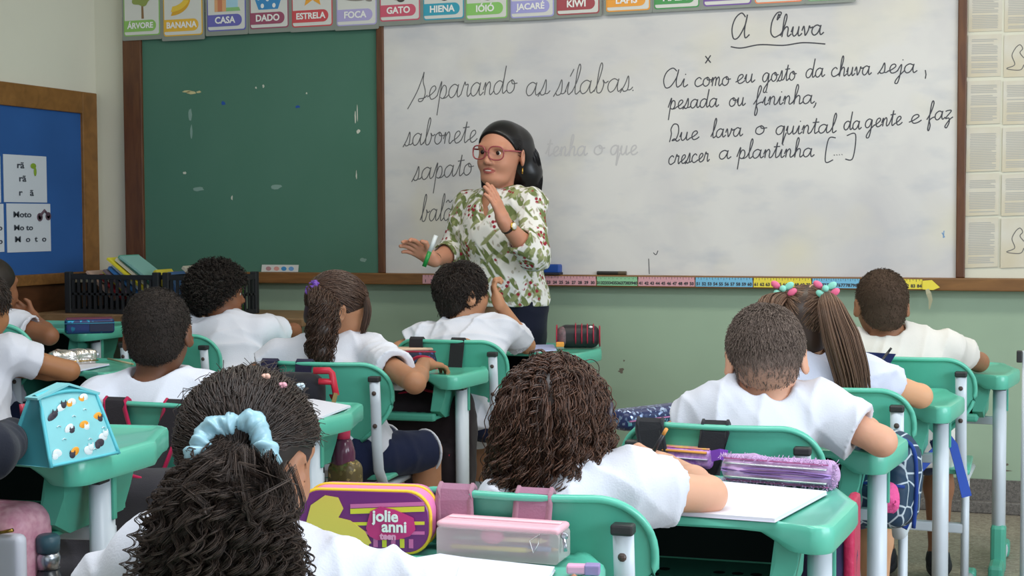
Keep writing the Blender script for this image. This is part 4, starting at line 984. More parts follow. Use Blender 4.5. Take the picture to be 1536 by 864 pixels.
# ---- a seated child
def child(label, sk, head, L, Rr, eL, eR, wL=None, wR=None, pelvis=None, hL=None, hR=None, sf=(.72, .72), seed=1, vox=.004, shirt=M_shirt, slv=.050, tor=1.0, brow=None, collar=None, legs=True, kneedir=(0, 1), arm=1.0, shorts=M_navy, lean=0.0, ears=True):
    h = Frame(*head); sh = [V_(L), V_(Rr)]; el = [V_(eL), V_(eR)]
    mid = (sh[0]+sh[1])/2; ax_ = sh[1]-sh[0]; ax_ /= np.linalg.norm(ax_)
    pel = V_(pelvis) if pelvis is not None else np.array((mid[0], mid[1]-.08, .49))
    up = mid-pel; up /= np.linalg.norm(up); fw = np.cross(up, ax_); fw /= np.linalg.norm(fw); up = np.cross(ax_, fw)
    RB = np.stack([ax_, fw, up], 1)
    root = thing('person', label, 'person', (pel[0], pel[1], 0))
    nb = mid+up*.022
    F = Field(vox); head_ops(F, h, ears=ears)
    F.cap(h.p((0, -.022, -.05)), nb, .044*h.s, .047*h.s, .03)
    chest = pel+(mid-pel)*.74
    F.chain([pel, chest, nb-up*.03], [.085*tor, .082*tor, .05], .05); F.cap(nb-up*.02, sh[0], .038, .042, .03); F.cap(nb-up*.02, sh[1], .038, .042, .03)
    for i, w_, hd in ((0, wL, hL), (1, wR, hR)):
        F.cap(sh[i], el[i], .037*arm, .0315*arm, .015)
        if w_ is not None:
            w_ = V_(w_); F.cap(el[i], el[i]+(w_-el[i])*.35, .0315*arm, .031*arm, .012); F.cap(el[i]+(w_-el[i])*.35, w_, .031*arm, .0215*arm, .012)
            if hd is not None: hand_ops(F, w_, *hd[:2], **hd[2])
            else:
                dd = w_-el[i]; hand_ops(F, w_, dd, (ax_ if i == 0 else -ax_), s=.82)
    kd = np.array((kneedir[0], kneedir[1], 0.0)); kd /= np.linalg.norm(kd); sx = np.array((kd[1], -kd[0], 0))
    if legs:
        for q in (-1, 1):
            hp = pel+sx*q*.065+np.array((0, 0, -.02)); kn = hp+kd*.27+sx*q*.02; kn[2] = .455; an = kn+kd*.01; an[2] = .085
            F.cap(hp, kn, .068, .047, .03); F.cap(kn, kn+(an-kn)*.4, .046, .045, .02); F.cap(kn+(an-kn)*.4, an, .045, .029, .02); F.cap(an, an+kd*.09+np.array((0, 0, -.045)), .028, .024, .02)
    body = F.build('body', sk, root)
    if legs:
        S = Field(.008); Sh = MB(); HS = MB()
        for q in (-1, 1):
            hp = pel+sx*q*.065+np.array((0, 0, -.02)); kn = hp+kd*.27+sx*q*.02; kn[2] = .455; an = kn+kd*.01; an[2] = .085
            e_ = hp+(kn-hp)*1.0
            S.cap(hp, e_, .074, .064, .03); S.plane(e_-kd*.0, kd, e_, .11)
            HS.tube([e_+(sx*math.cos(t)+np.array((0, 0, 1.0))*math.sin(t))*.0655 for t in np.linspace(0, 2*PI, 25)], .005, .004, 6, up=Vector(kd), cap=False); f_ = an+kd*.055; Sh.sphere((f_[0], f_[1], .036), (.042, .10, .036), Matrix.Rotation(math.atan2(-kd[0], kd[1]), 3, 'Z'), 16, 10).sphere((an[0], an[1], .07), (.04, .045, .05), None, 14, 8)
        S.ell(pel, (.115, .095, .08), None, .03)
        S.build('shorts', shorts, root, folds(seed+5, .003)); HS.build('hem_stripe', M_shirt if shorts is M_navy else shorts, root, True, True); Sh.build('shoes', M_shoe, root, True, True)
    # shirt
    wd = np.linalg.norm(sh[1]-sh[0])/2
    T = Field(max(vox, .005)); T.ell(chest+up*.02, np.array((wd*1.02, .088, .15))*tor, RB, .03); T.ell(pel+(mid-pel)*.42, np.array((wd*.92+.01, .092, .15))*tor, RB, .05); T.ell(pel+up*.0+fw*.01, np.array((wd*.92+.025, .115, .13))*tor, RB, .06)
    for i in (0, 1):
        T.cap(nb-up*.012, sh[i], .048, slv+.002, .035)
        d = el[i]-sh[i]; e_ = sh[i]+d*sf[i]; dn = d/np.linalg.norm(d)
        T.cap(sh[i], e_+dn*.02, slv, slv*1.12, .025)
    dsp = folds(seed, .0075, 1.1)
    for i in (0, 1):
        d = el[i]-sh[i]; e_ = sh[i]+d*sf[i]; dn = d/np.linalg.norm(d)
        T.plane(e_, dn, e_+dn*.03, .085); T.cap(e_-dn*.035, e_+dn*.05, .044*arm, .047*arm, .005, True)
    nd = h.p((0, -.022, -.05))-nb; nd /= np.linalg.norm(nd)
    T.cap(nb+nd*.012, nb+nd*.09, .050, .075, .012, True)
    T.plane(pel-up*.09, -up, None, None)
    T.build('shirt', shirt, root, dsp)
    # ribbed collar
    a = np.cross(nd, (0, 0, 1.0) if abs(nd[2]) < .9 else (0, 1.0, 0)); a /= np.linalg.norm(a); b = np.cross(nd, a)
    ring = [nb+nd*.008+(a*math.cos(t)+b*math.sin(t))*.052-np.array((0, 0, 0)) for t in np.linspace(0, 2*PI, 25)]
    MB().tube(ring, .0055, .010, 8, up=Vector(nd), cap=False).build('collar', collar or shirt, root, True, True)
    face_parts(h, root, 1, brow)
    return root, h, dict(nb=nb, up=up, fw=fw, ax=ax_, mid=mid, pel=pel)
def dz(px, py, z): return V_(on_z(px, py, z))
def D(px, py, d): return V_(P(px, py, d))
DZ = .67
def chairpel(key, dx=0, dy=.12):
    x, y, a = CH[key]; return np.array((x+dx*math.cos(a)-dy*math.sin(a), y+dx*math.sin(a)+dy*math.cos(a), .485))
B_dark = mat('brow_dark', '#2a1d17', .7)
# 1 ---- girl with the blue scrunchie (nearest)
r = np.random.default_rng(11)
hd = (D(374, 690, 1.93), -3, -14, 3, 1.0)
root, h, g = child('girl with long dark curls tied by a pale blue scrunchie, seen from behind', skin('front', '#ac785b'), hd, D(228, 845, 1.88), D(496, 868, 1.93), D(150, 905, 1.98), D(700, 922, 1.93), dz(300, 905, DZ+.03), dz(790, 912, DZ+.03), (D(390, 900, 1.72)[0], D(390, 900, 1.72)[1], .48), seed=3, sf=(.8, .86), slv=.052, vox=.004, brow=B_dark)
H1, H2, H0c = hairmat('front', '#221916', '#3c2d26', .5), hairmat('front_curl', '#271c18', '#4a392f', .6), hairmat('front_core', '#150f0d', '#1a1310')
tie = np.array((.046, -.098, .004))
cap_shell('hair', h, H1, root, 1.02, .050, -.085)
fl = flow_paths(h, 2900, r, .12, 9, target=tie*np.array((1, 1, 1)), lift=.008, grow=1.03, jit=.10, front=.050, nape=-.083); q = h.inv(fl); bad = ((q[..., 0] > .055) & (q[..., 2] < .022) & (q[..., 1] > -.045)).any(1)
strands('hair_combed_back', fl[~bad], .0011, H1, root)
fl = flow_paths(h, 420, r, .035, 6, lift=.016, grow=1.05, jit=.9); q = h.inv(fl); strands('flyaway_hair', fl[(q[..., 2] > .03).all(1)], .0005, H1, root)
tw = h.p(tie)
gd = [tw, tw+np.array((-.006, -.034, -.050)), D(352, 740, 1.80), D(336, 800, 1.79), D(330, 880, 1.80), D(330, 935, 1.80)]
def clumps(guides, n, r, rad, taper=.5):
    """each guide path becomes a lock of n strands"""
    G_, M_, _ = guides.shape; o = r.normal(size=(G_, n, 1, 3))*rad; t = np.linspace(0, 1, M_); w_ = (1-taper*t)[None, None, :, None]
    return (guides[:, None]+o*w_).reshape(G_*n, M_, 3)
strands('curls', clumps(bundle_paths(gd, [.034, .060, .074, .086, .092, .086], 180, 80, r, .006, .10, .0050, 8, .55, .35), 24, r, .0042), .00048, H2, root)
strands('curls', clumps(bundle_paths(gd, [.036, .064, .080, .094, .102, .094], 130, 90, r, .008, .72, .0068, 10, .6, .35), 18, r, .0028), .00048, H2, root)
strands('loose_curls', clumps(bundle_paths(gd, [.036, .066, .084, .104, .112, .104], 50, 110, r, .010, .95, .0078, 13, .6, .3), 5, r, .0012), .00045, H2, root)
F = Field(.006); F.chain([tuple(q) for q in gd[:5]], [.016, .022, .026, .030, .034], .03); F.build('curl_core', H0c, root)
# scrunchie: a gathered ring round the tail
def scrunchie(h, c, axis, R_, rm, m, root, nm='scrunchie', lobes=9):
    ax = np.array(axis, float); ax /= np.linalg.norm(ax); a = np.cross(ax, (0, .2, 1)); a /= np.linalg.norm(a); b = np.cross(ax, a); nu, nv = 108, 16; V = []; F = []
    for i in range(nu):
        t = 2*PI*i/nu; rr = rm*(1+.09*math.sin(lobes*.7*t)+.05*math.sin(lobes*2.3*t+1)+.04*math.sin(lobes*4.1*t)); ct = a*math.cos(t)+b*math.sin(t); RR = R_*(1+.10*math.sin(lobes*.5*t+1))
        for j in range(nv):
            s_ = 2*PI*j/nv; q = rr*(1+.10*math.sin(lobes*1.7*t+3*s_)); V.append(c+ct*(RR+q*math.cos(s_))+ax*q*1.1*math.sin(s_)+ax*.003*math.sin(lobes*t*1.3))
    for i in range(nu):
        for j in range(nv): F.append((i*nv+j, ((i+1) % nu)*nv+j, ((i+1) % nu)*nv+(j+1) % nv, i*nv+(j+1) % nv))
    o = mesh_np(nm, V, np.array(F), m, root, True, True); return o
scrunchie(h, tw+h.R @ np.array((0, -.012, .000)), h.R @ np.array((.35, -1, .35)), .041, .0145, mat('blue_satin', '#9cc4d2', .35, .5, var=.1, vscale=40), root)['label'] = 'pale blue satin scrunchie'
for px, py, cc in ((397, 567, '#d8a896'), (422, 580, '#d99aa8'), (449, 581, '#c9dce6')):
    q = P(px, py, depth(h.c)-.02); 
    # nearest place on the cap along the view ray
    rr = ray(px, py); best = None
    for dd in np.linspace(1.7, 2.2, 200):
        u = (h.inv(V_(CAMPOS+rr*dd))-CAPC)/(CAPR*1.08); v = abs(np.linalg.norm(u)-1)
        if best is None or v < best[0]-1e-3: best = (v, dd)
        if v < .02: break
    q = CAMPOS+rr*best[1]
    MB().sphere(q, .0058, None, 12, 8).sphere(q+Vector((.004, 0, .002)), .0042, None, 10, 6).build('hair_bead', mat('bead'+cc, cc, .25), root, True, True)
# 2 ---- girl with loose brown curls
r = np.random.default_rng(12)
hd = (D(832, 640, 2.44), -12, -18, 4, .97)
root, h, g = child('girl with loose brown corkscrew curls writing with a pencil', skin('curly', '#d6a286'), hd, D(775, 760, 2.40), D(945, 733, 2.40), V_(dp('curly', -.24, .06, .035)), dz(1062, 742, DZ+.032), V_(dp('curly', -.14, .2, .03)), dz(1000, 697, DZ+.03), None, None, ((-.75, .35, .05), (-.3, -.4, .9), dict(s=.8, curl=(.7, .8, .9, 1.0), tcurl=.7)), seed=8, sf=(.8, .40), slv=.056, brow=B_dark)
H1 = hairmat('curly', '#2e1c15', '#684737'); 
cap_shell('hair', h, hairmat('curly_base', '#2b1b15', '#33211a'), root, 1.05, .050, -.09, ears=False)
def falling(h, n, M, L, r, front=.05, nape=-.05, grow=1.06, fan=.0, curl=.008, freq=8, coll=(), stiff=.80, grav=.22, upstart=.5, back=0.0, lv=.25):
    d = sphere_dirs(n*5, r); Q = CAPC+CAPR*grow*d; ok = above(Q, front, nape); Q = Q[ok][:n]; d = d[ok][:n]; n = len(Q)
    p = h.P(Q); nn = d @ h.R.T; t = nn*upstart+r.normal(size=(n, 3))*.15+np.array((0, 0, -.4)); t[:, 1] -= back; t /= np.linalg.norm(t, axis=1, keepdims=True)
    Ls = L*(1-lv*r.uniform(0, 1, n)); st = (Ls/(M-1))[:, None]; out = [p.copy()]; fanv = nn.copy(); fanv[:, 2] = 0
    for k in range(1, M):
        t = t*stiff+np.array((0, 0, -grav))+fanv*fan+r.normal(size=(n, 3))*.02; t /= np.linalg.norm(t, axis=1, keepdims=True); p = p+t*st
        q = (h.inv(p)-CAPC)/(CAPR*grow); l = np.linalg.norm(q, axis=1); m = l < 1
        if m.any(): p[m] = h.P(CAPC+CAPR*grow*(q[m]/l[m][:, None]))
        for c, rr in coll:
            q = (p-c)/rr; l = np.linalg.norm(q, axis=1); m = l < 1
            if m.any(): p[m] = c+rr*(q[m]/l[m][:, None])
        out.append(p.copy())
    Pn = np.stack(out, 1)
    if curl:
        tt = np.linspace(0, 1, M)[None]; ph = r.uniform(0, 2*PI, (n, 1)); fr = freq*r.uniform(.8, 1.25, (n, 1)); am = curl*r.uniform(.6, 1.3, (n, 1))*np.clip(tt*2.5, .1, 1)
        T = np.gradient(Pn, axis=1); T /= np.linalg.norm(T, axis=2, keepdims=True)+1e-9; A = np.cross(T, np.array((0, 1., .2))); A /= np.linalg.norm(A, axis=2, keepdims=True)+1e-9; B = np.cross(T, A)
        Pn = Pn+A*(am*np.cos(ph+2*PI*fr*tt))[..., None]+B*(am*np.sin(ph+2*PI*fr*tt))[..., None]
    return Pn
def px_of(W): q = W-V_(CAMPOS); return CX+FPX*(q @ V_(RT))/(q @ V_(FW))
def keep(Pn, lim): return Pn[px_of(Pn).max(1) < lim]
coll = [(g['mid']+np.array((0, 0, -.10)), np.array((.12, .105, .13)))]
strands('curls', clumps(keep(falling(h, 210, 70, .25, r, .045, -.07, 1.04, .016, .0058, 6, coll), 932), 13, r, .0050, .3), .00095, H1, root)
strands('curls', clumps(keep(falling(h, 150, 80, .27, r, .045, -.07, 1.07, .026, .0072, 7, coll, upstart=.45), 932), 9, r, .0034, .4), .0009, H1, root)
strands('loose_curls', clumps(keep(falling(h, 60, 90, .27, r, .03, -.07, 1.08, .034, .0085, 9, coll, upstart=.45), 932), 5, r, .0018, .4), .0009, H1, root)
MB().tube([h.p((-.077, .02, .07)), h.p((-.05, .022, .100)), h.p((0, .022, .117)), h.p((.05, .022, .100)), h.p((.085, .022, .055)), h.p((.09, .02, .02))], .006, .003, 10).build('headband', mat('dark_satin', '#3b3340', .35), root, True, True)
# 3 ---- boy with faded short hair
def fade_mat(name, hair, skinc, z0, z1):
    m = mat('fade_'+name, hair, .7, .2); nt, b = nodes_of(m)
    t = N(nt, 'ShaderNodeTexCoord'); sp = N(nt, 'ShaderNodeSeparateXYZ'); nt.links.new(t.outputs['Object'], sp.inputs[0])
    n = N(nt, 'ShaderNodeTexNoise'); n.inputs['Scale'].default_value = 380; nt.links.new(t.outputs['Object'], n.inputs[0])
    ad = N(nt, 'ShaderNodeMath', operation='MULTIPLY_ADD'); nt.links.new(n.outputs[0], ad.inputs[0]); ad.inputs[1].default_value = .045; nt.links.new(sp.outputs[2], ad.inputs[2])
    nt.links.new(mixc(nt, rampf(nt, ad.outputs[0], z0+.022, z1+.022), srgb(skinc), srgb(hair)), b.inputs['Base Color']); return m
r = np.random.default_rng(13)
hd = (D(1149, 538, 3.19), 11, -20, -3, 1.03)
root, h, g = child('boy with faded short brown hair and a loose white shirt', skin('short', '#dba488'), hd, D(1072, 618, 3.17), D(1232, 616, 3.17), dz(1010, 655, DZ+.03), dz(1322, 662, DZ+.035), dz(1090, 640, DZ+.03), dz(1262, 622, DZ+.03), chairpel('short', 0, .10), seed=21, sf=(.7, .66), slv=.056, brow=B_dark)
zc = h.c[2]
o = cap_shell('hair', h, fade_mat('short', '#665750', '#d09c82', zc-.085, zc-.0), root, 1.0, .055, -.095)
H1 = hairmat('short', '#584a43', '#7a695f', .7)
strands('hair_top', flow_paths(h, 5200, r, .020, 5, (.15, -.35, .9), .005, .055, -.030, 1.0, .22), .0009, H1, root)
mesh_fuzz(o, h, 9000, r, .012, .0006, H1, root, 'hair_sides', 1.0, zc-.085, zc+.01, out=.35, taper=.85)
# 4 ---- girl with two bunches
r = np.random.default_rng(14)
hd = (D(1213, 494, 3.86), -4, -16, 4, 1.0)
root, h, g = child('girl with two straight brown bunches tied with pink and mint bows', skin('pig', '#dba680'), hd, D(1130, 575, 3.80), D(1300, 566, 3.82), dz(1110, 610, DZ+.03), dz(1380, 594, DZ+.03), dz(1170, 600, DZ+.03), dz(1322, 580, DZ+.03), chairpel('pig', 0, .10), seed=33, sf=(.7, .42), slv=.050, shirt=fabric('pale_blue_cotton', '#d9dcf0'), brow=B_dark)
H0 = hairmat('pig_base', '#35251e', '#423027'); H1 = hairmat('pig', '#5a4234', '#8a6a55', .45)
cap_shell('hair', h, H0, root, 1.02, .050, -.088)
MB().ribbon([h.p((.0, .06, .100)), h.p((0, .02, .1165)), h.p((0, -.02, .1165)), h.p((.003, -.06, .103)), h.p((.004, -.092, .072)), h.p((.004, -.108, .035))], .0035, .002, nrm=[Vector(h.R @ np.array(v)) for v in ((0, .5, 1), (0, .2, 1), (0, -.2, 1), (0, -.5, 1), (0, -1, .6), (0, -1, .2))]).build('parting', mat('scalp', '#c79a80', .6), root, False, True)
for q, tie, pts, rad in ((1, (.050, -.065, .078), [D(1246, 462, 3.72), D(1262, 510, 3.70), D(1275, 555, 3.70), D(1283, 600, 3.70)], [.012, .034, .048, .046, .040]), (-1, (-.055, -.06, .070), [D(1152, 460, 3.76), D(1140, 500, 3.76), D(1140, 560, 3.76)], [.012, .030, .034, .026])):
    fl = flow_paths(h, 2200, r, .10, 8, target=tie, lift=.005, grow=1.02, jit=.07, front=.05, nape=-.085)
    loc = h.inv(fl[:, 0]); sel = fl[(loc[:, 0]*q > .002)]
    strands('hair_combed', sel, .0010, H1, root)
    tw = h.p(np.array(tie)*1.06)
    gd = [tw]+pts
    strands('bunch', bundle_paths(gd, rad, 700, 20, r, .003, .0, .0, 0, .8, .25), .0012, H1, root)
    F = Field(.005); F.chain([tuple(p) for p in gd], [x*.45 for x in rad][:len(gd)], .02); F.build('bunch_core', H0, root)
    pk, mn = mat('pink_bow', '#ee6c92', .5), mat('mint_bow', '#8fd8c4', .5)
    ct = V_(tw); bx = h.R @ np.array((q*.8, -.5, .2)); up_ = h.R @ np.array((0, -.3, 1))
    for i, (du, dv, m_) in enumerate(((-.022, .012, pk), (.024, -.004, pk), (-.012, -.012, mn), (.014, .012, mn))):
        c_ = ct+h.R @ np.array((du*1.0, -.028, dv+.006)); Mx = Matrix.Rotation(.6*(-1)**i, 3, 'Y')
        MB().sphere(c_, (.014, .006, .009), Mx, 14, 8).build('bow_loop', m_, root, True, True)
    MB().sphere(ct+h.R @ np.array((0, -.034, .008)), (.009, .008, .009), None, 12, 8).build('bow_knot', mn, root, True, True)
# 5 ---- boy with cropped hair, far right
r = np.random.default_rng(15)
hd = (D(1322, 457, 4.62), 18, -4, 0, 1.0)
root, h, g = child('boy with closely cropped dark hair beside the yellow strip', skin('far', '#9c6c50'), hd, D(1268, 527, 4.60), D(1420, 522, 4.60), dz(1230, 560, DZ+.03), dz(1468, 543, DZ+.035), dz(1300, 545, DZ+.03), dz(1400, 530, DZ+.03), chairpel('far', 0, .10), seed=41, sf=(.7, .5), slv=.052, vox=.005, brow=B_dark, shirt=fabric('offwhite_cotton', '#dcd8d2'))
zc = h.c[2]
o = cap_shell('hair', h, fade_mat('far', '#4a392e', '#7a5743', zc-.105, zc-.06), root, 1.0, .055, -.092)
mesh_fuzz(o, h, 9000, r, .005, .0007, hairmat('far', '#463529', '#52402f', .75), root, zl=zc-.105, zh=zc-.05)
# 6 ---- boy resting his cheek on a fist
r = np.random.default_rng(16)
hd = (D(694, 440, 5.42), -38, 2, 2, 1.0)
root, h, g = child('dark-haired boy leaning his cheek on his raised fist', skin('hand', '#b98564'), hd, D(640, 508, 5.40), D(752, 494, 5.38), dz(600, 525, DZ+.03), dz(790, 518, DZ+.03), dz(660, 520, DZ+.03), D(748, 455, 5.42), chairpel('hand', .05, .10), None, ((-.35, .1, 1.0), (-.5, .7, .2), dict(s=.85, curl=(1.0, 1.1, 1.15, 1.2), tcurl=.8)), seed=52, sf=(.7, .70), slv=.050, vox=.004, brow=B_dark)
o = cap_shell('hair', h, hairmat('hand_base', '#1d1613', '#251c18'), root, 1.02, .050, -.09)
H1 = hairmat('hand', '#1c1512', '#352822', .5)
strands('hair_top', flow_paths(h, 3600, r, .036, 6, (0, -.35, .9), .012, .050, -.078, 1.02, .5), .0013, H1, root)
mesh_fuzz(o, h, 3500, r, .022, .0011, H1, root, 'hair_back', .9, out=.35)
# 7 ---- girl with the curly ponytail
r = np.random.default_rng(17)
hd = (D(507, 464, 4.62), -48, -22, 3, 1.0)
root, h, g = child('girl with a brown curly ponytail writing at her desk', skin('pony', '#ad7a5a'), hd, D(420, 536, 4.60), D(552, 530, 4.58), dz(385, 560, DZ+.03), dz(622, 574, DZ+.035), dz(470, 560, DZ+.03), dz(636, 546, DZ+.035), chairpel('pony', .03, .12), None, ((.5, 1.0, -.15), (-1, .5, .1), dict(s=.85, curl=(.5, .55, .6, .7), tcurl=.5)), seed=61, sf=(.7, .60), slv=.054, brow=B_dark, kneedir=(.40, 1))
H0 = hairmat('pony_base', '#33231d', '#3f2c24'); H1 = hairmat('pony', '#3a2820', '#5c4336', .4)
cap_shell('hair', h, H0, root, 1.02, .050, -.08)
tie = np.array((.025, -.108, .035)); tw = h.p(tie)
strands('hair_combed', flow_paths(h, 2000, r, .11, 8, target=tie, lift=.006, grow=1.03, jit=.08, nape=-.08), .0011, H1, root)
gd = [tw, D(487, 462, 4.50), D(483, 495, 4.47), D(480, 530, 4.47), D(484, 556, 4.48)]
strands('ponytail', bundle_paths(gd, [.020, .040, .046, .040, .026], 600, 60, r, .005, .1, .006, 6, .8, .3), .0013, H1, root)
F = Field(.006); F.chain([tuple(p) for p in gd], [.016, .028, .032, .028, .014], .02); F.build('ponytail_core', H0, root)
scrunchie(h, tw+np.array((0, -.004, 0)), h.R @ np.array((0, -1, .3)), .017, .009, mat('purple_band', '#6a3fa0', .5), root, 'hair_band', 7)
# side fringe
strands('fringe', bundle_paths([h.p((.055, .055, .065)), h.p((.074, .070, .03)), h.p((.078, .078, -.02)), h.p((.074, .080, -.05))], [.010, .012, .010, .005], 150, 14, r, .003, 0, .0, 0, .8, .3), .0010, H1, root)
# 8 ---- boy with the afro
r = np.random.default_rng(18)
hd = (D(328, 443, 5.62), -42, -2, 0, .94)
root, h, g = child('boy with short afro curls in front of the book crates', skin('afro', '#85563c'), hd, D(286, 498, 5.60), D(390, 497, 5.58), D(262, 540, 5.68), D(440, 497, 5.74), D(300, 520, 5.8), D(420, 505, 5.95), (D(345, 560, 5.5)[0], D(345, 560, 5.5)[1], .485), seed=71, sf=(.7, .62), slv=.054, vox=.005, brow=B_dark, collar=fabric('maroon_rib', '#6d3b4c'))
H1 = hairmat('afro', '#17110e', '#2a201a', .6)
cap_shell('hair', h, hairmat('afro_base', '#17110e', '#1c1512'), root, 1.18, .046, -.088, .005, ears=True)
fl = flow_paths(h, 2600, r, .02, 2, grow=1.12, front=.046, nape=-.08, jit=.8); p0 = fl[:, 0]; nrm = p0-h.p(CAPC); nrm /= np.linalg.norm(nrm, axis=1, keepdims=True)
tt = np.linspace(0, 1, 16); ln = r.uniform(.018, .038, len(p0)); a = np.cross(nrm, np.array((.3, .2, .9))); a /= np.linalg.norm(a, axis=1, keepdims=True); b = np.cross(nrm, a); ph = r.uniform(0, 6.28, len(p0))
pp = p0[:, None]+nrm[:, None]*(ln[:, None]*tt)[..., None]+a[:, None]*(.0045*np.cos(ph[:, None]+tt*15))[..., None]+b[:, None]*(.0045*np.sin(ph[:, None]+tt*15))[..., None]
strands('afro_curls', pp, .0014, H1, root)
# 9 ---- boy with cropped black hair
r = np.random.default_rng(19)
hd = (D(237, 501, 3.58), 22, -10, -3, .97)
root, h, g = child('boy with cropped black hair in front of the crimson-edged backpack', skin('buzz', '#6f4833'), hd, D(152, 600, 3.56), D(308, 594, 3.56), dz(120, 640, DZ+.03), dz(360, 622, DZ+.03), dz(200, 610, DZ+.03), dz(330, 600, DZ+.03), chairpel('buzz', 0, .10), seed=83, sf=(.7, .7), slv=.054, brow=B_dark)
zc = h.c[2]
o = cap_shell('hair', h, fade_mat('buzz', '#2a221e', '#573c2f', zc-.10, zc-.065), root, 1.02, .055, -.098)
mesh_fuzz(o, h, 14000, r, .0055, .0006, hairmat('buzz', '#261f1b', '#302722', .7), root, zl=zc-.10, zh=zc-.06, jit=.6)
# 10 ---- child at the left edge, silver case
r = np.random.default_rng(20)
hd = (D(-30, 462, 4.62), -10, -12, 0, 1.0)
root, h, g = child('child cut off by the left edge, bare forearm beside the silver pencil case', skin('silver', '#a8744f'), hd, D(-105, 545, 4.6), D(14, 532, 4.58), D(-140, 600, 4.6), dz(104, 556, DZ+.033), dz(-80, 560, DZ+.03), dz(15, 556, DZ+.03), (D(-55, 640, 4.5)[0], D(-55, 640, 4.5)[1], .485), seed=91, sf=(.7, .46), slv=.054, vox=.005, brow=B_dark)
cap_shell('hair', h, hairmat('silver', '#2a201b', '#352922'), root, 1.05, .050, -.09)
strands('hair_top', flow_paths(h, 1200, r, .03, 5, lift=.01, grow=1.05), .0012, hairmat('silver2', '#2a201b', '#40322a'), root)
# 11 ---- child with folded hands
r = np.random.default_rng(22)
hd = (D(-12, 432, 5.3), -10, 0, 0, .98)
root, h, g = child('child with clasped hands behind the blue and maroon pencil case', skin('fold', '#8a5b40'), hd, D(-50, 492, 5.25), D(26, 490, 5.25), D(-70, 520, 5.3), D(74, 504, 5.22), D(0, 500, 5.42), D(52, 480, 5.36), (D(-10, 580, 5.12)[0], D(-10, 580, 5.12)[1], .5), None, ((-.6, -.1, .35), (-.2, .2, 1), dict(s=.85, curl=(.9, 1, 1, 1.1), tcurl=.6)), seed=95, sf=(.7, .45), slv=.052, vox=.005, brow=B_dark)
cap_shell('hair', h, hairmat('fold', '#1d1613', '#2a211c'), root, 1.05, .050, -.09)
# 12 ---- pupil in a dark jacket, mostly outside the left edge
r = np.random.default_rng(23)
M_jacket = fabric('dark_jacket', '#23252f'); M_jeans = fabric('blue_denim', '#5f6f88')
hd = (D(-150, 505, 2.5), 0, -10, 0, 1.05)
root, h, g = child('pupil in a dark jacket holding a red-tipped pen behind the turquoise pouch', skin('jacket', '#c48f70'), hd, D(-230, 640, 2.45), D(-75, 640, 2.45), D(-260, 720, 2.45), dz(-12, 678, .80), D(-160, 690, 2.6), dz(25, 650, .80), (D(-150, 800, 2.25)[0], D(-150, 800, 2.25)[1], .52), None, ((.35, 1.0, .1), (-1, .4, .3), dict(s=.9, curl=(.6, .7, .8, .9), tcurl=.5)), seed=97, sf=(.99, .99), slv=.036, arm=.75, vox=.005, shirt=M_jacket, brow=B_dark, shorts=M_jeans, kneedir=(.55, 1))
cap_shell('hair', h, hairmat('jacket', '#2a1f1a', '#3a2c25'), root, 1.05, .050, -.09)
F = Field(.005); e0, w0 = dz(-12, 678, .80), dz(25, 650, .80); F.cap(e0, e0+(w0-e0)*.78, .040, .034, .01); F.cap(V_(D(-75, 640, 2.45)), e0, .050, .040, .02); F.build('jacket_sleeve', M_jacket, root, folds(5, .004))
# ================================================================== teacher
r = np.random.default_rng(31)
TD = lambda px, py, d: D(px, py, d+.14)
h = Frame(TD(752, 231, 5.86), 171, -4, -4, 1.16)
shL, shR = TD(795, 305, 5.80), TD(702, 307, 5.98)          # her left is on the right of the photo
elL, wrL = TD(800, 383, 5.68), TD(757, 335, 5.56)
elR, wrR = TD(681, 378, 5.98), TD(650, 390, 5.80)
pel = TD(760, 455, 5.92); mid = (shL+shR)/2; ax_ = shR-shL; ax_ /= np.linalg.norm(ax_)
up = mid-pel; up /= np.linalg.norm(up); fw = np.cross(up, ax_); fw /= np.linalg.norm(fw); up = np.cross(ax_, fw); RB = np.stack([ax_, fw, up], 1)
root = thing('person', 'woman with long black hair and red glasses in a leafy floral blouse, hands raised', 'person', (pel[0], pel[1], 0))
M_tsk = skin('teacher', '#c48a70'); nb = mid+up*.03
F = Field(.0035); head_ops(F, h); F.cap(h.p((0, -.02, -.05)), nb, .050, .055, .03)
F.ell(h.p((0, .05, -.085)), np.array((.045, .035, .02))*h.s, h.R, .03)
F.chain([pel, pel+(mid-pel)*.5, pel+(mid-pel)*.8, nb-up*.04], [.11, .095, .09, .05], .06)
for a_, e_, w_ in ((shL, elL, wrL), (shR, elR, wrR)):
    F.cap(nb-up*.03, a_, .045, .05, .03); F.cap(a_, e_, .050, .042, .02); F.cap(e_, e_+(w_-e_)*.35, .041, .040, .015); F.cap(e_+(w_-e_)*.35, w_, .040, .026, .015)
rt, upv = V_(RT), V_(UP); fwv = V_(FW)
hand_ops(F, wrL, -rt*.42+upv*1.0-fwv*.15, fwv*.8+rt*.45, s=1.1, curl=(.10, .12, .16, .22), tcurl=.2, spread=.05, left=True)
hand_ops(F, wrR, -rt*.85+upv*.55-fwv*.1, upv*.8+rt*.5-fwv*.5, s=1.05, curl=(.55, .45, .4, .4), tcurl=.55, spread=.09)
hipz = .80
for q in (-1, 1):
    hp = pel+ax_*q*.09; hp[2] = .82; kn = hp+fw*.01; kn[2] = .45; an = kn.copy(); an[2] = .08
    F.cap(hp, kn, .085, .055, .04); F.cap(kn, an, .052, .036, .02); F.cap(an, an+fw*.12+np.array((0, 0, -.045)), .034, .028, .02)
lipc = h.p((0, .092, -.055))
def reg(C):
    q = h.inv(C); m = (((q[:, 0])/.024)**2+((q[:, 2]+.055)/.0105)**2 < 1) & (q[:, 1] > .07)
    return m.astype(int)
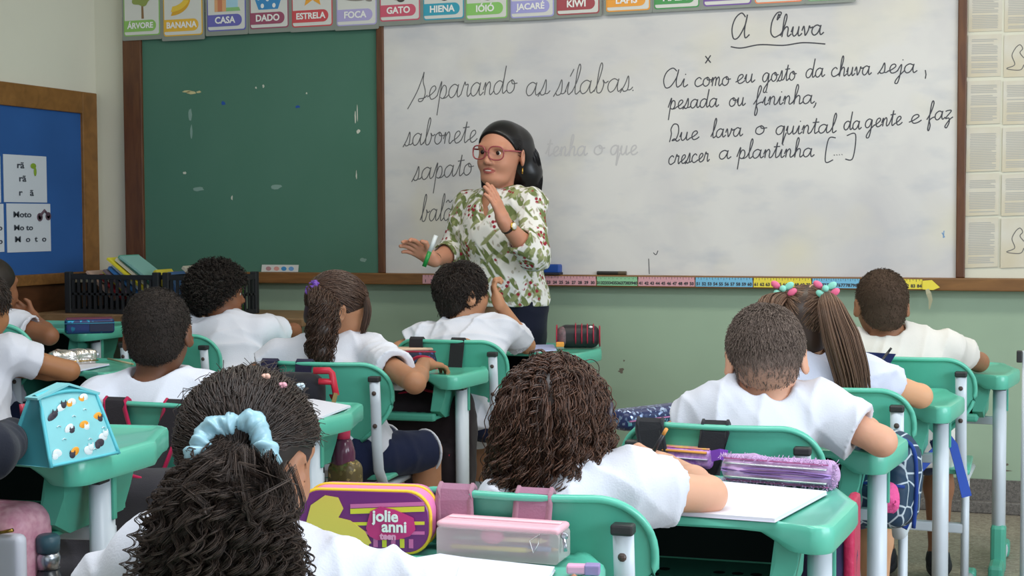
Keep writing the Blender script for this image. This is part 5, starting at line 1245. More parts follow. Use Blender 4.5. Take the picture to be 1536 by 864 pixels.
F.build('body', [M_tsk, mat('rose_lips', '#a8584f', .4)], root, region=reg)
face_parts(h, root, 1, mat("brow_teacher", '#3a2a24', .7))
MB().sphere(h.p((0, .0915, -.0545)), (.0135*h.s, .004*h.s, .0026*h.s), Matrix([list(x) for x in h.R]), 14, 8).build('teeth', mat('teeth', '#e6e0d6', .25), root, True, True)
# glasses
M_gl = mat('red_acetate', '#9c4a4e', .25, .5)
g_ = MB()
for q in (-1, 1):
    ring = [h.p((q*.034+.027*math.copysign(abs(math.cos(t))**.75, math.cos(t)), .104-.010*((q*.034+.027*math.cos(t))/.06)**2, .006+.022*math.copysign(abs(math.sin(t))**.8, math.sin(t))+(.003 if math.sin(t) > 0 else 0))) for t in np.linspace(0, 2*PI, 29)]
    g_.tube(ring, .0030, .0036, 8, up=Vector(h.R @ np.array((0, 1, 0))), cap=False)
    g_.tube([h.p((q*.060, .094, .018)), h.p((q*.074, .06, .016)), h.p((q*.080, .0, .012)), h.p((q*.080, -.02, .002))], .0030, .0035, 8)
g_.tube([h.p((-.009, .105, .010)), h.p((0, .108, .014)), h.p((.009, .105, .010))], .0026, .003, 8)
g_.build('glasses', M_gl, root, True, True)
MB().tube([h.p((-.083, -.006, -.045)), h.p((-.084, -.004, -.056)), h.p((-.084, -.004, -.066))], .003, .003, 8).build('earring', mat('gold', '#c09a4a', .3, metal=1), root, True, True)
# hair
H0 = hairmat('teacher_base', '#121012', '#191619', .3); H1 = hairmat('teacher', '#131113', '#262124', .28)
def ex(F, h):
    F.cap(h.p((0, -.055, .02)), h.p((.0, -.095, -.085)), .070*h.s, .076*h.s, .04); F.cap(h.p((-.030, -.062, .030)), h.p((-.056, -.092, -.07)), .058*h.s, .050*h.s, .03); F.cap(h.p((-.056, -.092, -.07)), h.p((-.072, -.10, -.185)), .050*h.s, .026*h.s, .03); F.cap(h.p((0, -.095, -.085)), h.p((-.015, -.105, -.165)), .076*h.s, .060*h.s, .03)
Fh = Field(.004); Fh.ell(h.p(CAPC+np.array((0, 0, .003))), CAPR*h.s*1.045, h.R, .01); ex(Fh, h)
n_ = np.array((0, 1.0, -.62)); Fh.plane(h.p((0, .052, .055)), h.R @ n_, h.p((0, .03, .03)), .2)
for q in (-1, 1): Fh.ell(h.p((q*.088, .012, -.030)), np.array((.030, .040, .055))*h.s, h.R, .008, True)
Fh.build('hair', H0, root)
d_ = sphere_dirs(9000, r); Q = CAPC+CAPR*1.05*d_; ok = (Q[:, 1]-.052-.62*(Q[:, 2]-.055) < 0) & (Q[:, 2] > .0); Q = Q[ok][:1500]; u = (Q-CAPC)/(CAPR*1.05)
path = [Q]; p = Q.copy(); nq = len(Q); Lh = r.uniform(.16, .27, nq)
for k in range(1, 22):
    t = np.array([[0, -.75, -.35]])*np.ones((nq, 1)); t[:, 2] -= np.clip((-p[:, 1]-.0)/.08, 0, 2.5)*.9; t[:, 1] *= np.clip((p[:, 1]+.115)/.1, -.2, 1)
    t[:, 0] -= p[:, 0]*np.clip(-p[:, 2]*6, 0, 1.0)
    t /= np.linalg.norm(t, axis=1, keepdims=True)+1e-6; p = p+t*(Lh/21)[:, None]
    uu = (p-CAPC)/(CAPR*1.05); l = np.linalg.norm(uu, axis=1); m = l < 1; p[m] = CAPC+CAPR*1.05*(uu[m]/l[m][:, None]); path.append(p.copy())
strands('long_hair', h.P(np.stack(path, 1)), .0013, H1, root)
strands('long_hair', bundle_paths([h.p((-.0, -.08, .05)), h.p((-.0, -.118, -.03)), h.p((-.005, -.13, -.10)), h.p((-.02, -.12, -.20))], [.050, .078, .082, .055], 1100, 18, r, .003, .3, 0, 0, .75, .2), .0013, H1, root)
strands('long_hair', bundle_paths([h.p((-.02, -.05, .070)), h.p((-.050, -.075, .0)), h.p((-.062, -.095, -.08)), h.p((-.070, -.10, -.19))], [.022, .058, .055, .030], 800, 18, r, .003, .7, 0, 0, .9, .2), .0012, H1, root)
strands('side_lock', bundle_paths([h.p((.070, .005, -.02)), h.p((.066, .0, -.08)), h.p((.06, .0, -.15))], [.012, .016, .010], 200, 14, r, .003, 0, 0, 0, .8, .2), .0012, H1, root)
# blouse
m = mat('floral_blouse', '#e3e0db', .85, .15); nt, b = nodes_of(m)
def leaf_layer(rot, sc, thr, cell):
    v = N(nt, 'ShaderNodeTexVoronoi'); v.inputs['Scale'].default_value = cell
    mp0 = pos_out(nt, (1, 1, 1), rot); m2 = N(nt, 'ShaderNodeMapping'); m2.inputs['Scale'].default_value = sc; nt.links.new(mp0, m2.inputs[0]); mp = m2.outputs[0]; nz = N(nt, 'ShaderNodeTexNoise'); nz.inputs['Scale'].default_value = 30; nt.links.new(mp, nz.inputs[0])
    ad = N(nt, 'ShaderNodeVectorMath', operation='MULTIPLY_ADD'); nt.links.new(nz.outputs['Color'], ad.inputs[0]); ad.inputs[1].default_value = (.03, .03, .03); nt.links.new(mp, ad.inputs[2])
    nt.links.new(ad.outputs[0], v.inputs[0]); return rampf(nt, v.outputs['Distance'], thr+.05, thr-.05)
c = mixc(nt, leaf_layer((0, .7, .3), (1.0, 1.0, .28), .42, 30), srgb('#e6e3de'), srgb('#727d4e'))
c = mixc(nt, leaf_layer((0, -.8, .5), (1.0, 1.0, .26), .38, 36), c, srgb('#94996c'))
c = mixc(nt, leaf_layer((.3, .3, 0), (1, 1, .5), .22, 44), c, srgb('#b9b0a4'))
msk = N(nt, 'ShaderNodeTexNoise'); msk.inputs['Scale'].default_value = 11; nt.links.new(pos_out(nt), msk.inputs[0])
v = N(nt, 'ShaderNodeTexVoronoi'); v.inputs['Scale'].default_value = 48; nt.links.new(pos_out(nt), v.inputs[0])
mu = N(nt, 'ShaderNodeMath', operation='MULTIPLY'); nt.links.new(rampf(nt, v.outputs['Distance'], .40, .30), mu.inputs[0]); nt.links.new(rampf(nt, msk.outputs[0], .54, .58), mu.inputs[1])
c = mixc(nt, mu.outputs[0], c, srgb('#98303c')); nt.links.new(c, b.inputs['Base Color']); M_blouse = m
hem = .825
T = Field(.005); ch = pel+(mid-pel)*.72
T.ell(ch+up*.03, (.175, .125, .16), RB, .04); T.ell(ch+fw*.065-up*.02, (.15, .075, .085), RB, .05); T.ell(pel+(mid-pel)*.38, (.165, .135, .17), RB, .06)
hb = pel.copy(); hb[2] = hem; T.ell(hb+up*.02, (.185, .150, .16), RB, .07)
for a_, e_, w_ in ((shL, elL, wrL), (shR, elR, wrR)):
    T.cap(nb-up*.02, a_, .050, .058, .05); T.cap(a_, e_, .058, .062, .03); f_ = e_+(w_-e_)*.52; dn = (w_-e_)/np.linalg.norm(w_-e_); T.cap(e_, f_+dn*.02, .060, .054, .02)
for a_, e_, w_ in ((shL, elL, wrL), (shR, elR, wrR)):
    f_ = e_+(w_-e_)*.52; dn = (w_-e_)/np.linalg.norm(w_-e_); T.plane(f_, dn, f_+dn*.02, .075); T.cap(f_-dn*.04, f_+dn*.05, .046, .046, .006, True)
nd = h.p((0, -.02, -.05))-nb; nd /= np.linalg.norm(nd)
T.cap(nb+nd*.0, nb+nd*.09, .058, .075, .012, True); T.cap(nb+fw*.055-up*.005, nb+fw*.13-up*.09, .040, .012, .01, True)
T.plane((hb[0], hb[1], hem), (0, 0, -1))
T.build('blouse', M_blouse, root, folds(77, .0065, 1.2))
# collar: two folded points
for q in (-1, 1):
    pts = [nb-fw*.055+up*.030+ax_*q*.01, nb-fw*.02+ax_*q*.058+up*.026, nb+fw*.045+ax_*q*.052+up*.005, nb+fw*.095+ax_*q*.030-up*.055]
    MB().ribbon(catmull_n([tuple(p) for p in pts], 6), [.03]*6+[.038]*6+[.046]*6+[.03], .004, nrm=[Vector((nb-fw*.0+up*.0)-V_(p)).normalized()*-1 for p in catmull_n([tuple(p) for p in pts], 6)]).build('collar', M_blouse, root, True, True)
bt = MB()
for k in range(5):
    q = mid+(pel-mid)*(.22+.13*k); bt.sphere(q+fw*(.142 if k < 4 else .148), (.005, .003, .005), None, 8, 6)
bt.build('buttons', mat('pearl_button', '#cfc6bc', .3), root, True, True)
S = Field(.007)
for q in (-1, 1):
    hp = pel+ax_*q*.085; hp[2] = .84; kn = hp+fw*.01; kn[2] = .45; an = kn.copy(); an[2] = .10
    S.cap(hp, kn, .105, .075, .04); S.cap(kn, an, .075, .062, .03); S.plane((an[0], an[1], .10), (0, 0, -1), an, .1)
S.build('trousers', fabric('black_trousers', '#1b1e2e'), root, folds(9, .003))
Sh = MB()
for q in (-1, 1):
    c_ = pel+ax_*q*.085+fw*.055; Sh.sphere((c_[0], c_[1], .035), (.045, .13, .036), Matrix.Rotation(math.atan2(-fw[0], fw[1]), 3, 'Z'), 16, 10)
Sh.build('shoes', M_shoe, root, True, True)
# watch on her left wrist
wd = (wrL-elL)/np.linalg.norm(wrL-elL); wc = wrL-wd*.022; Mw = Vector(wd).to_track_quat('Z', 'Y').to_matrix()
wt = MB().lathe([(.0300, -.008), (.0318, 0), (.0300, .008)], wc, 20, Mw).build('watch_strap', mat('dark_leather', '#2e211c', .6), root, True, True)
out = rt*.8-fwv*.6; out -= wd*(out @ wd); out /= np.linalg.norm(out); Mo = Vector(out).to_track_quat('Z', 'Y').to_matrix()
MB().lathe([(.017, 0), (.017, .006), (.015, .008)], wc+out*.026, 20, Mo).build('watch_case', mat('gold', '#c09a4a', .3, metal=1), wt, True, True)
MB().lathe([(.0135, 0), (.0135, .001)], wc+out*.0345, 18, Mo).build('watch_dial', mat('watch_dial', '#e8e4da', .3), wt, True, True)
wd2 = (wrR-elR)/np.linalg.norm(wrR-elR)
MB().lathe([(.0285, -.004), (.030, 0), (.0285, .004)], wrR-wd2*.015, 20, Vector(wd2).to_track_quat('Z', 'Y').to_matrix()).build('bracelet', mat('brown_band', '#6a4a34', .6), root, True, True)
# marker in her right hand
a_, b_ = Vector(TD(654, 353, 5.565)), Vector(TD(636, 400, 5.565)); dd = (b_-a_).normalized()
t = thing('whiteboard_marker', "green and white marker held in the woman's right hand", 'marker', a_.lerp(b_, .5))
MB().tube([a_, a_.lerp(b_, .52)], .0085, .0085, 12).build('barrel', mat('marker_white', '#d6dadb', .35), t, True, True)
MB().tube([a_.lerp(b_, .52), b_], .0092, .0085, 12).build('cap', mat('marker_green', '#1e8a3c', .35), t, True, True)
# ================================================================== things on the desks
def MZ(p, ang, tilt=0): return Matrix.Translation(Vector(p)) @ Matrix.Rotation(ang, 4, 'Z') @ Matrix.Rotation(tilt, 4, 'X')
def rot3(M): return np.array(M.to_3x3())
def along(p0, p1): d = Vector(p1)-Vector(p0); return math.atan2(d.y, d.x)
def case_thing(name, label, cat, px0, py0, px1, py1, z, group=None):
    """base front edge runs from pixel 0 to pixel 1 on the height z; local x along it, y away from the viewer"""
    a, b_ = on_z(px0, py0, z), on_z(px1, py1, z); ang = along(a, b_); mid = (a+b_)/2
    t = thing(name, label, cat, (mid.x, mid.y, z), ang, group); return t, (b_-a).length
def sdf(t, name, m, vox, ops, disp=None):
    F = Field(vox); ops(F); V, Fc = F.solve(disp, .012); return mesh_np(name, V, Fc, m, t, True, False)
# --- turquoise cat pouch
zt_ = .76
t, L = case_thing('pencil_pouch', 'turquoise zip pouch printed with small cats, standing on the tall desk', 'pencil case', 76, 702, 178, 681, zt_)
H_, TD = .118, .052; tw_ = L*.82
M_tq = mat('turquoise_vinyl', '#86cad0', .35, .5, var=.06, vscale=30); M_tq2 = mat('turquoise_piping', '#5cc0cc', .5); M_gus = mat('teal_gusset', '#4a9aa6', .4)
def pt(u, v, side): # u along, v up; side 0 front, 1 back
    x = (-L/2+L*u)*(1-v)+(-tw_/2+tw_*u-.003)*v; bul = .006*math.sin(PI*v)*math.sin(PI*u)
    y0 = -.0*v+.036*v-bul; y1 = TD*2-.036*v*1.3+bul
    return Vector((x, y0 if side == 0 else y1, H_*v-.010*v*(u-.35)**2*2))
def grid(f, nu, nv): 
    V = [f(i/nu, j/nv) for j in range(nv+1) for i in range(nu+1)]; F = [(j*(nu+1)+i, j*(nu+1)+i+1, (j+1)*(nu+1)+i+1, (j+1)*(nu+1)+i) for j in range(nv) for i in range(nu)]; return V, F
for sd, nm in ((0, 'front_panel'), (1, 'back_panel')):
    V, F = grid(lambda u, v: pt(u, v, sd), 12, 8); mesh_np(nm, V, F, M_tq, t, True)
for u, nm in ((0, 'gusset'), (1, 'gusset')):
    V, F = grid(lambda w_, v: pt(u, v, 0).lerp(pt(u, v, 1), w_)+Vector(((.012 if u == 0 else -.012)*math.sin(PI*w_)*(.3+.7*v), 0, 0)), 6, 8); mesh_np(nm, V, F, M_gus, t, True)
V, F = grid(lambda u, w_: pt(u, 0, 0).lerp(pt(u, 0, 1), w_), 2, 2); mesh_np('base_panel', V, F, M_tq, t, True)
V, F = grid(lambda u, w_: pt(u, 1, 0).lerp(pt(u, 1, 1), w_)+Vector((0, 0, .006*math.sin(PI*w_)+.006*math.sin(PI*u))), 10, 4); mesh_np('zip_top', V, F, M_tq2, t, True)
pp_ = MB()
for sd in (0, 1):
    ring = [pt(0, v, sd) for v in np.linspace(0, 1, 8)]+[pt(u, 1, sd)+Vector((0, 0, .004*math.sin(PI*u))) for u in np.linspace(.1, 1, 9)]+[pt(1, v, sd) for v in np.linspace(.9, 0, 8)]
    pp_.tube([p+Vector((0, -.001 if sd == 0 else .001, 0)) for p in ring], .0035, .0035, 8)
    pp_.tube([pt(u, 0, sd)+Vector((0, 0, .003)) for u in np.linspace(0, 1, 6)], .0028, .0028, 6)
pp_.build('piping', M_tq2, t, True)
MB().ribbon([pt(-.05, .97, 0).lerp(pt(-.05, .97, 1), .5)+Vector((0, 0, .004)), pt(.5, 1, 0).lerp(pt(.5, 1, 1), .5)+Vector((0, 0, .016)), pt(1.05, .97, 0).lerp(pt(1.05, .97, 1), .5)+Vector((0, 0, .004))], .03, .004, nrm=Vector((0, 0, 1))).build('zip_tape', M_tq, t)
MC = {'o': mat('cat_orange', '#f0a02c', .5), 'k': mat('cat_black', '#3c3540', .5), 'w': mat('cat_white', '#e4ecef', .5)}
CATS = [(.30, .80, 'w', 'k'), (.50, .86, 'w', 'o'), (.74, .92, 'w', 'o'), (.14, .70, 'k', 'k'), (.34, .50, 'w', 'k'), (.58, .52, 'o', 'w'), (.86, .62, 'o', 'k'), (.36, .16, 'o', 'k'), (.76, .22, 'k', 'k'), (.56, .14, 'w', 'w'), (.12, .18, 'w', 'w'), (.84, .30, 'w', 'w')]
for u, v, c1_, c2_ in CATS:
    p = pt(u, v, 0)
    cb = MB().sphere(p+Vector((0, -.0005, 0)), (.0115, .0014, .0080), Matrix.Rotation(random.uniform(-.6, .6), 3, 'Y'), 12, 6).build('cat_print', MC[c1_], t, True)
    sd = random.choice((-1, 1)); hc_ = p+Vector((sd*.006, -.0012, random.choice((-.005, .005)))); cm_ = MB().sphere(hc_, (.0070, .0016, .0058), None, 12, 6)
    for q in (-1, 1): cm_.prism([(-.0026, 0), (.0026, 0), (q*.0008, .0062)], -.0007, .0007, Matrix.Translation(hc_+Vector((q*.0042, 0, .0028))) @ RX)
    cm_.build('cat_head', MC[c2_], cb, False)
for u, v in ((.62, .30), (.24, .36), (.46, .66), (.68, .74), (.90, .44), (.2, .55), (.66, .14)): MB().tube([pt(u-.03, v, 0)+Vector((0, -.001, 0)), pt(u, v+.02, 0)+Vector((0, -.001, 0)), pt(u+.03, v, 0)+Vector((0, -.001, 0))], .0010, .0006, 6).build('tail_print', MC['w'], t, True)
# --- purple printed case
t, L = case_thing('pencil_case', 'purple and yellow printed pencil case reading jolie anni', 'pencil case', 447, 824, 645, 831, .67)
hh, dd_ = .094, .078; L = max(L, .19)
M_pur = mat('print_purple', '#7d2a78', .3, .5); M_yel = mat('print_yellow_edge', '#eebd2c', .4); M_pkz = mat('pink_vinyl', '#e07fb2', .4); M_vio = mat('violet_zip', '#5d3568', .5)
def rr2(w, h_, r_, n=8): return [(x, z) for x, z in rrect(-w/2, w/2, 0, h_, r_, n)]
o_ = rr2(L, hh, .036)
def loft(name, profs, m, t, cap=True):
    V, F = [], []; n = len(profs[0][1])
    for y, pts in profs: V += [(x, y, z) for x, z in pts]
    for k in range(len(profs)-1):
        for i in range(n): F.append((k*n+i, k*n+(i+1) % n, (k+1)*n+(i+1) % n, (k+1)*n+i))
    if cap: F += [tuple(range(n))[::-1], tuple(range((len(profs)-1)*n, len(profs)*n))]
    o = mesh_np(name, V, F, m, t, True); bm = bmesh.new(); bm.from_mesh(o.data); bmesh.ops.recalc_face_normals(bm, faces=bm.faces); bm.to_mesh(o.data); bm.free(); o.data.set_sharp_from_angle(angle=math.radians(40)); return o
sc_ = lambda k: [(x*k, hh/2+(z-hh/2)*k) for x, z in o_]
loft('front_panel', [(0.0, sc_(.97)), (.003, sc_(1.0)), (.010, sc_(1.0))], M_pur, t)
loft('pink_gusset', [(.010, sc_(.985)), (.030, sc_(1.0)), (.048, sc_(1.0))], M_pkz, t); loft('zip_band', [(.048, sc_(.985)), (.056, sc_(.985))], M_vio, t); loft('back_shell', [(.056, sc_(1.0)), (.072, sc_(1.0)), (.078, sc_(.96))], M_pkz, t)
for yy, nm in ((.004, 'yellow_piping'), (.050, 'yellow_piping')): MB().tube([(x, yy, z) for x, z in o_]+[(o_[0][0], yy, o_[0][1])], .0032, .0032, 8, up=Vector((0, 1, 0)), cap=False).build(nm, M_yel, t, True)
yf_ = -.0010
M_st = mat('print_light_stripe', '#e2cf3e', .4); M_ps = mat('print_pink_stripe', '#d86aa8', .4)
flat2 = lambda nm, pts, y, m: flat(nm, [(x+t.location.x, z+t.location.z) for x, z in pts], y+t.location.y, m, t) # local helper below replaces the rotation
def lflat(nm, pts, y, m, t=None, th=.0006):
    n = len(pts); V = [(x, y, z) for x, z in pts]+[(x, y+th, z) for x, z in pts]; F = [tuple(range(n)), tuple(range(2*n-1, n-1, -1))]+[(i, i+n, (i+1) % n+n, (i+1) % n) for i in range(n)]
    o = mesh_np(nm, V, F, m, t, False); bm = bmesh.new(); bm.from_mesh(o.data); bmesh.ops.recalc_face_normals(bm, faces=bm.faces); bm.to_mesh(o.data); bm.free(); return o
k0 = -L/2
for (z0, z1, s_), m_ in (((.058, .066, .012), M_st), ((.067, .073, .012), M_ps), ((.040, .045, .008), M_st), ((.026, .031, .006), M_ps)):
    lflat('stripe', [(-.02, z0), (L/2-.008, z0+s_*.6), (L/2-.008, z1+s_*.6), (-.02, z1)], yf_, m_, t)
for k in range(7): lflat('stripe', [(-.012+.014*k, .008), (-.005+.014*k, .008), (-.005+.014*k, .022), (-.012+.014*k, .022)], yf_, M_st if k % 2 else M_ps, t)
lflat('yellow_swirl', [(k0+.012, .035), (k0+.022, .070), (k0+.045, .086), (k0+.066, .083), (k0+.074, .066), (k0+.066, .052), (k0+.085, .048), (k0+.108, .032), (k0+.118, .014), (k0+.10, .007), (k0+.06, .006), (k0+.03, .012)], yf_-.0008, mat('print_straw', '#ecc65a', .4), t)
logo = [(x, z+.007) for x, z in [(.005, .030), (.012, .056), (.028, .064), (.050, .060), (.066, .054), (.080, .048), (.083, .030), (.074, .020), (.056, .014), (.022, .012), (.010, .018)]]
lflat('logo_plate', logo, yf_-.0014, mat('print_magenta', '#cf2f7a', .4), t)
M_lw = mat('print_white', '#f3eef0', .4)
for tx, x_, z_, sz, m_ in (('jolie', .036, .056, .024, M_lw), ('anni', .050, .040, .024, M_lw), ('teen', .040, .0255, .014, mat('print_rose', '#ee9cc4', .4))):
    text_mesh('lettering', tx, sz, m_, t, Matrix.Translation((x_, yf_-.0028, z_)) @ RX, bold=.0007)
# --- translucent pink case
t, L = case_thing('pencil_case', 'clear frosted pencil case with a pink zip top on the nearest desk', 'pencil case', 655, 834, 838, 848, .67)
m = mat('frosted_vinyl', '#f0dcdf', .25, .5, alpha=.42); M_pk = mat('pink_top', '#eeb6c2', .4)
hb_, db = .046, .058
loft('shell', [(0, [(x, z) for x, z in rr2(L, hb_, .006, 3)]), (db, [(x, z) for x, z in rr2(L, hb_*.98, .006, 3)])], m, t)
sdf(t, 'pink_top', M_pk, .004, lambda F: F.box((0, db/2, hb_+.003), (L/2+.001, db/2+.001, .006), .005))
MB().box(-L/2+.01, L/2-.005, db/2-.005, db/2+.005, hb_+.009, hb_+.0115, .001).build('zip', mat('pale_zip', '#f4d6dc', .4), t)
MB().lathe([(.004, -.0015), (.006, 0), (.004, .0015)], (L/2+.006, .01, hb_-.004), 12, Matrix.Rotation(PI/2, 3, 'X')).tube([(L/2+.006, .01, hb_-.008), (L/2+.009, .005, hb_-.026)], .002, .003, 8).build('zip_pull', mat('steel', '#b8bcc4', .3, metal=1), t, True)
MB().tube([(L*.27, -.0012, .034), (L*.35, -.0012, .044), (L*.34, -.0012, .030), (L*.30, -.0012, .016), (L*.27, -.0012, .034)], .0011, .0006, 6).build('white_print', M_lw, t, True)
W0 = Matrix.Translation(t.location) @ Matrix.Rotation(t.rotation_euler.z, 4, 'Z')
for k, (x0_, x1_, z_, y_, cc, lb) in enumerate(((-.08, .05, .012, .02, '#d8c84a', 'yellow pencil inside the frosted case'), (-.05, .085, .012, .036, '#6f86b0', 'blue pen inside the frosted case'), (-.03, .07, .026, .028, '#e0cfa0', 'cream pencil inside the frosted case'), (-.085, .02, .022, .040, '#8fa8a0', 'grey-green pen inside the frosted case'))):
    p = W0 @ Vector(((x0_+x1_)/2, y_, z_)); q = thing('pencil', lb, 'pencil', p, t.rotation_euler.z); h_ = (x1_-x0_)/2
    MB().tube([(-h_, 0, 0), (h_*.85, 0, .002)], .004, .004, 8).build('barrel', mat('pencil'+cc, cc, .4), q, True); MB().tube([(h_*.85, 0, .002), (h_, 0, .0025)], [.004, .0008], [.004, .0008], 8).build('tip', mat('pencil_wood', '#d8b98a', .6), q, True)
p = W0 @ Vector((-.015, .022, .032)); q = thing('eraser', 'round pink eraser inside the frosted case', 'eraser', p); sdf(q, 'rubber', mat('hot_pink', '#e06a9c', .5), .003, lambda F: F.ell((0, 0, 0), (.019, .012, .013)))
# --- purple fluffy case
t, L = case_thing('pencil_case', 'lilac fluffy-edged pencil case, half unzipped, beside the white sheet', 'pencil case', 1085, 722, 1243, 735, .67)
L += .018
sdf(t, 'body', mat('lilac_plush', '#cfaad8', .8, var=.15, vscale=60), .003, lambda F: F.box((0, .03, .024), (L/2, .032, .024), .022), folds(4, .003, .5))
for z_, hgt, cc, nm in ((.012, .0060, '#c8d4cc', 'silver_band'), (.038, .0060, '#cfd0d6', 'silver_band')):
    MB().tube([(x, -.0025-.002*math.cos(x/L*PI), z_) for x in np.linspace(-L/2+.012, L/2-.012, 12)], hgt, .002, 8).build(nm, mat('foil'+cc, cc, .25, metal=.6), t, True)
MB().tube([(x, -.003, .025+.0015*math.sin(x*40)) for x in np.linspace(-L/2+.008, L/2-.008, 14)], [.001]+[.0065]*12+[.001], .0022, 8).build('open_zip', mat('purple_inside', '#6a4a80', .7), t, True)
for z_ in (.019, .0315): MB().tube([(x, -.0045, .025+(z_-.025)*math.sin(max(0.02, (x+L/2)/L)*PI)**.4) for x in np.linspace(-L/2+.006, L/2-.004, 14)], .0018, .0018, 6).build('zip_edge', mat('violet_zip2', '#b08ad0', .5), t, True)
for z_ in (.004, .046): MB().tube([(x, .0, z_) for x in np.linspace(-L/2+.01, L/2-.01, 10)], .0016, .0016, 6).build('magenta_edge', mat('magenta_edge', '#a85a8c', .6), t, True)
r = np.random.default_rng(5); a_ = r.uniform(0, 1, 700); base = np.stack([(a_-.5)*L, np.where(r.uniform(0, 1, 700) < .5, .002, .03*r.uniform(0, 1, 700)), np.where(np.arange(700) % 2 == 0, .047, .003)], 1)
e_ = np.arange(700) % 5 == 0; base[e_, 0] = L/2*.97; base[e_, 2] = r.uniform(.005, .045, e_.sum()); dirn = r.normal(size=(700, 3))*.6; dirn[:, 2] += np.where(base[:, 2] > .025, .8, -.1); dirn[:, 1] -= .4; dirn[e_, 0] += 1.2; dirn /= np.linalg.norm(dirn, axis=1, keepdims=True)
strands('fluff', base[:, None]+dirn[:, None]*np.linspace(0, .008, 4)[None, :, None], .0007, mat('lilac_fluff', '#e0bfe6', .8), t, 3, False)
# --- pink and orange case beside it
t, L = case_thing('pencil_case', "pink, orange and violet zip case behind the curly girl's hand", 'pencil case', 985, 700, 1060, 706, .67)
L += .06
sdf(t, 'body', mat('violet_sparkle', '#9a5cc0', .35, col2='#d9a8e0', vscale=90), .003, lambda F: F.box((-.02, .035, .021), (L/2, .035, .021), .014))
MB().box(-L/2-.02+.008, L/2-.02-.008, .006, .064, .0405, .0435, .002).build('top_panel', mat('pink_confetti', '#e27aa6', .4, col2='#f0c05a', vscale=80), t)
MB().tube([(-L/2-.015, -.001, .036), (0, -.002, .036), (L/2-.03, -.001, .036)], .0028, .0028, 8).build('orange_piping', mat('orange_piping', '#eaa04a', .5), t, True); MB().tube([(-L/2-.015, -.001, .022), (L/2-.028, -.001, .022)], .003, .002, 8).build('zip', mat('silver_zip', '#cfc4d8', .3, metal=.5), t, True)
MB().ribbon([(L/2-.02, .0, .030), (L/2+.0, -.004, .036), (L/2+.014, -.002, .034)], .022, .003, nrm=Vector((0, -1, .3))).build('zip_tab', mat('violet_ribbon', '#7d3fb4', .4), t)
# --- navy glitter case on the short-haired boy's desk
def glitter(name, c1_, c2_, sc=160):
    m = mat(name, c1_, .35, .5); nt, b = nodes_of(m); v = N(nt, 'ShaderNodeTexVoronoi'); v.inputs['Scale'].default_value = sc; nt.links.new(pos_out(nt), v.inputs[0])
    sp = N(nt, 'ShaderNodeSeparateColor'); nt.links.new(v.outputs['Color'], sp.inputs[0]); nt.links.new(mixc(nt, rampf(nt, sp.outputs[0], .70, .8), srgb(c1_), srgb(c2_)), b.inputs['Base Color']); nt.links.new(rampf(nt, sp.outputs[0], .7, .8), b.inputs['Metallic']); return m
t, L = case_thing('pencil_case', 'navy glitter pencil case on the desk of the boy with faded hair', 'pencil case', 948, 648, 1040, 636, .67)
sdf(t, 'body', glitter('navy_glitter', '#27305c', '#a9bce0'), .004, lambda F: F.box((.01, .03, .026), (L/2+.03, .032, .026), .02))
MB().tube([(-L/2-.01, -.004, .026), (L/2+.03, -.004, .026)], .004, .002, 8).build('zip', mat('pink_zip', '#b06a98', .5), t, True)
# --- red and black case
t, L = case_thing('pencil_case', 'red and black pencil case with a mesh side beside the orange sharpener', 'pencil case', 843, 523, 893, 523, .67)
L = .165
sdf(t, 'body', mat('black_nylon', '#222024', .5), .004, lambda F: F.box((0, .045, .045), (L/2, .045, .045), .034))
M_red = mat('crimson_vinyl', '#a8203c', .35)
for x_, w_ in ((-.012, .010), (.012, .007), (.034, .007), (.058, .006)): MB().tube([(x_, .045+.0465*math.cos(a), .045+.0455*math.sin(a)) for a in np.linspace(-2.6, -PI-1.5, 10)], w_, .003, 8, up=Vector((1, 0, 0))).build('red_stripe', M_red, t, True)
sdf(t, 'mesh_side', mat('grey_mesh', '#5a4c50', .5, col2='#7a5a60', vscale=120), .004, lambda F: F.box((-L/2+.020, .040, .045), (.026, .045, .041), .03))
MB().tube([(-L/2-.004, .045+.044*math.cos(a), .045+.044*math.sin(a)) for a in np.linspace(0, 2*PI, 22)], .003, .003, 8, up=Vector((1, 0, 0)), cap=False).build('red_piping', M_red, t, True)
MB().tube([(L/2+.0, .045+.040*math.cos(a), .045+.040*math.sin(a)) for a in np.linspace(0, 2*PI, 22)], .003, .003, 8, up=Vector((1, 0, 0)), cap=False).build('red_piping', M_red, t, True)
MB().sphere((L/2-.035, .01, .084), (.008, .006, .005)).build('white_tag', M_lw, t, True)
t, L = case_thing('pencil_sharpener', 'small orange sharpener beside the red and black case', 'sharpener', 833, 524, 847, 524, .67)
MB().box(-.016, .016, 0, .022, .008, .028, .004).build('container', mat('orange_plastic', '#f0a040', .4), t); MB().box(-.015, .015, .001, .021, 0, .010, .002).build('blade_block', mat('grey_blade', '#7c8c80', .4), t)
# --- long dark case in front of the ponytail girl
t, L = case_thing('pencil_case', 'long dark blue pencil case with a red and cream zip edge', 'pencil case', 606, 549, 684, 547, .67)
sdf(t, 'body', glitter('dark_galaxy', '#23233c', '#5a5f92', 120), .004, lambda F: F.box((-.005, .035, .030), (L/2+.02, .036, .030), .018))
MB().box(-L/2-.022, L/2+.014, .0, .068, .052, .062, .004).build('cream_lid', mat('cream_vinyl', '#d9b79c', .5), t); MB().tube([(-L/2-.022, -.001, .050), (L/2+.012, -.001, .046)], .004, .003, 8).build('red_zip', M_red, t, True); MB().tube([(-L/2-.01, -.001, .004), (L/2+.012, -.001, .004)], .002, .002, 6).build('gold_edge', mat('gold', '#c09a4a', .3), t, True)
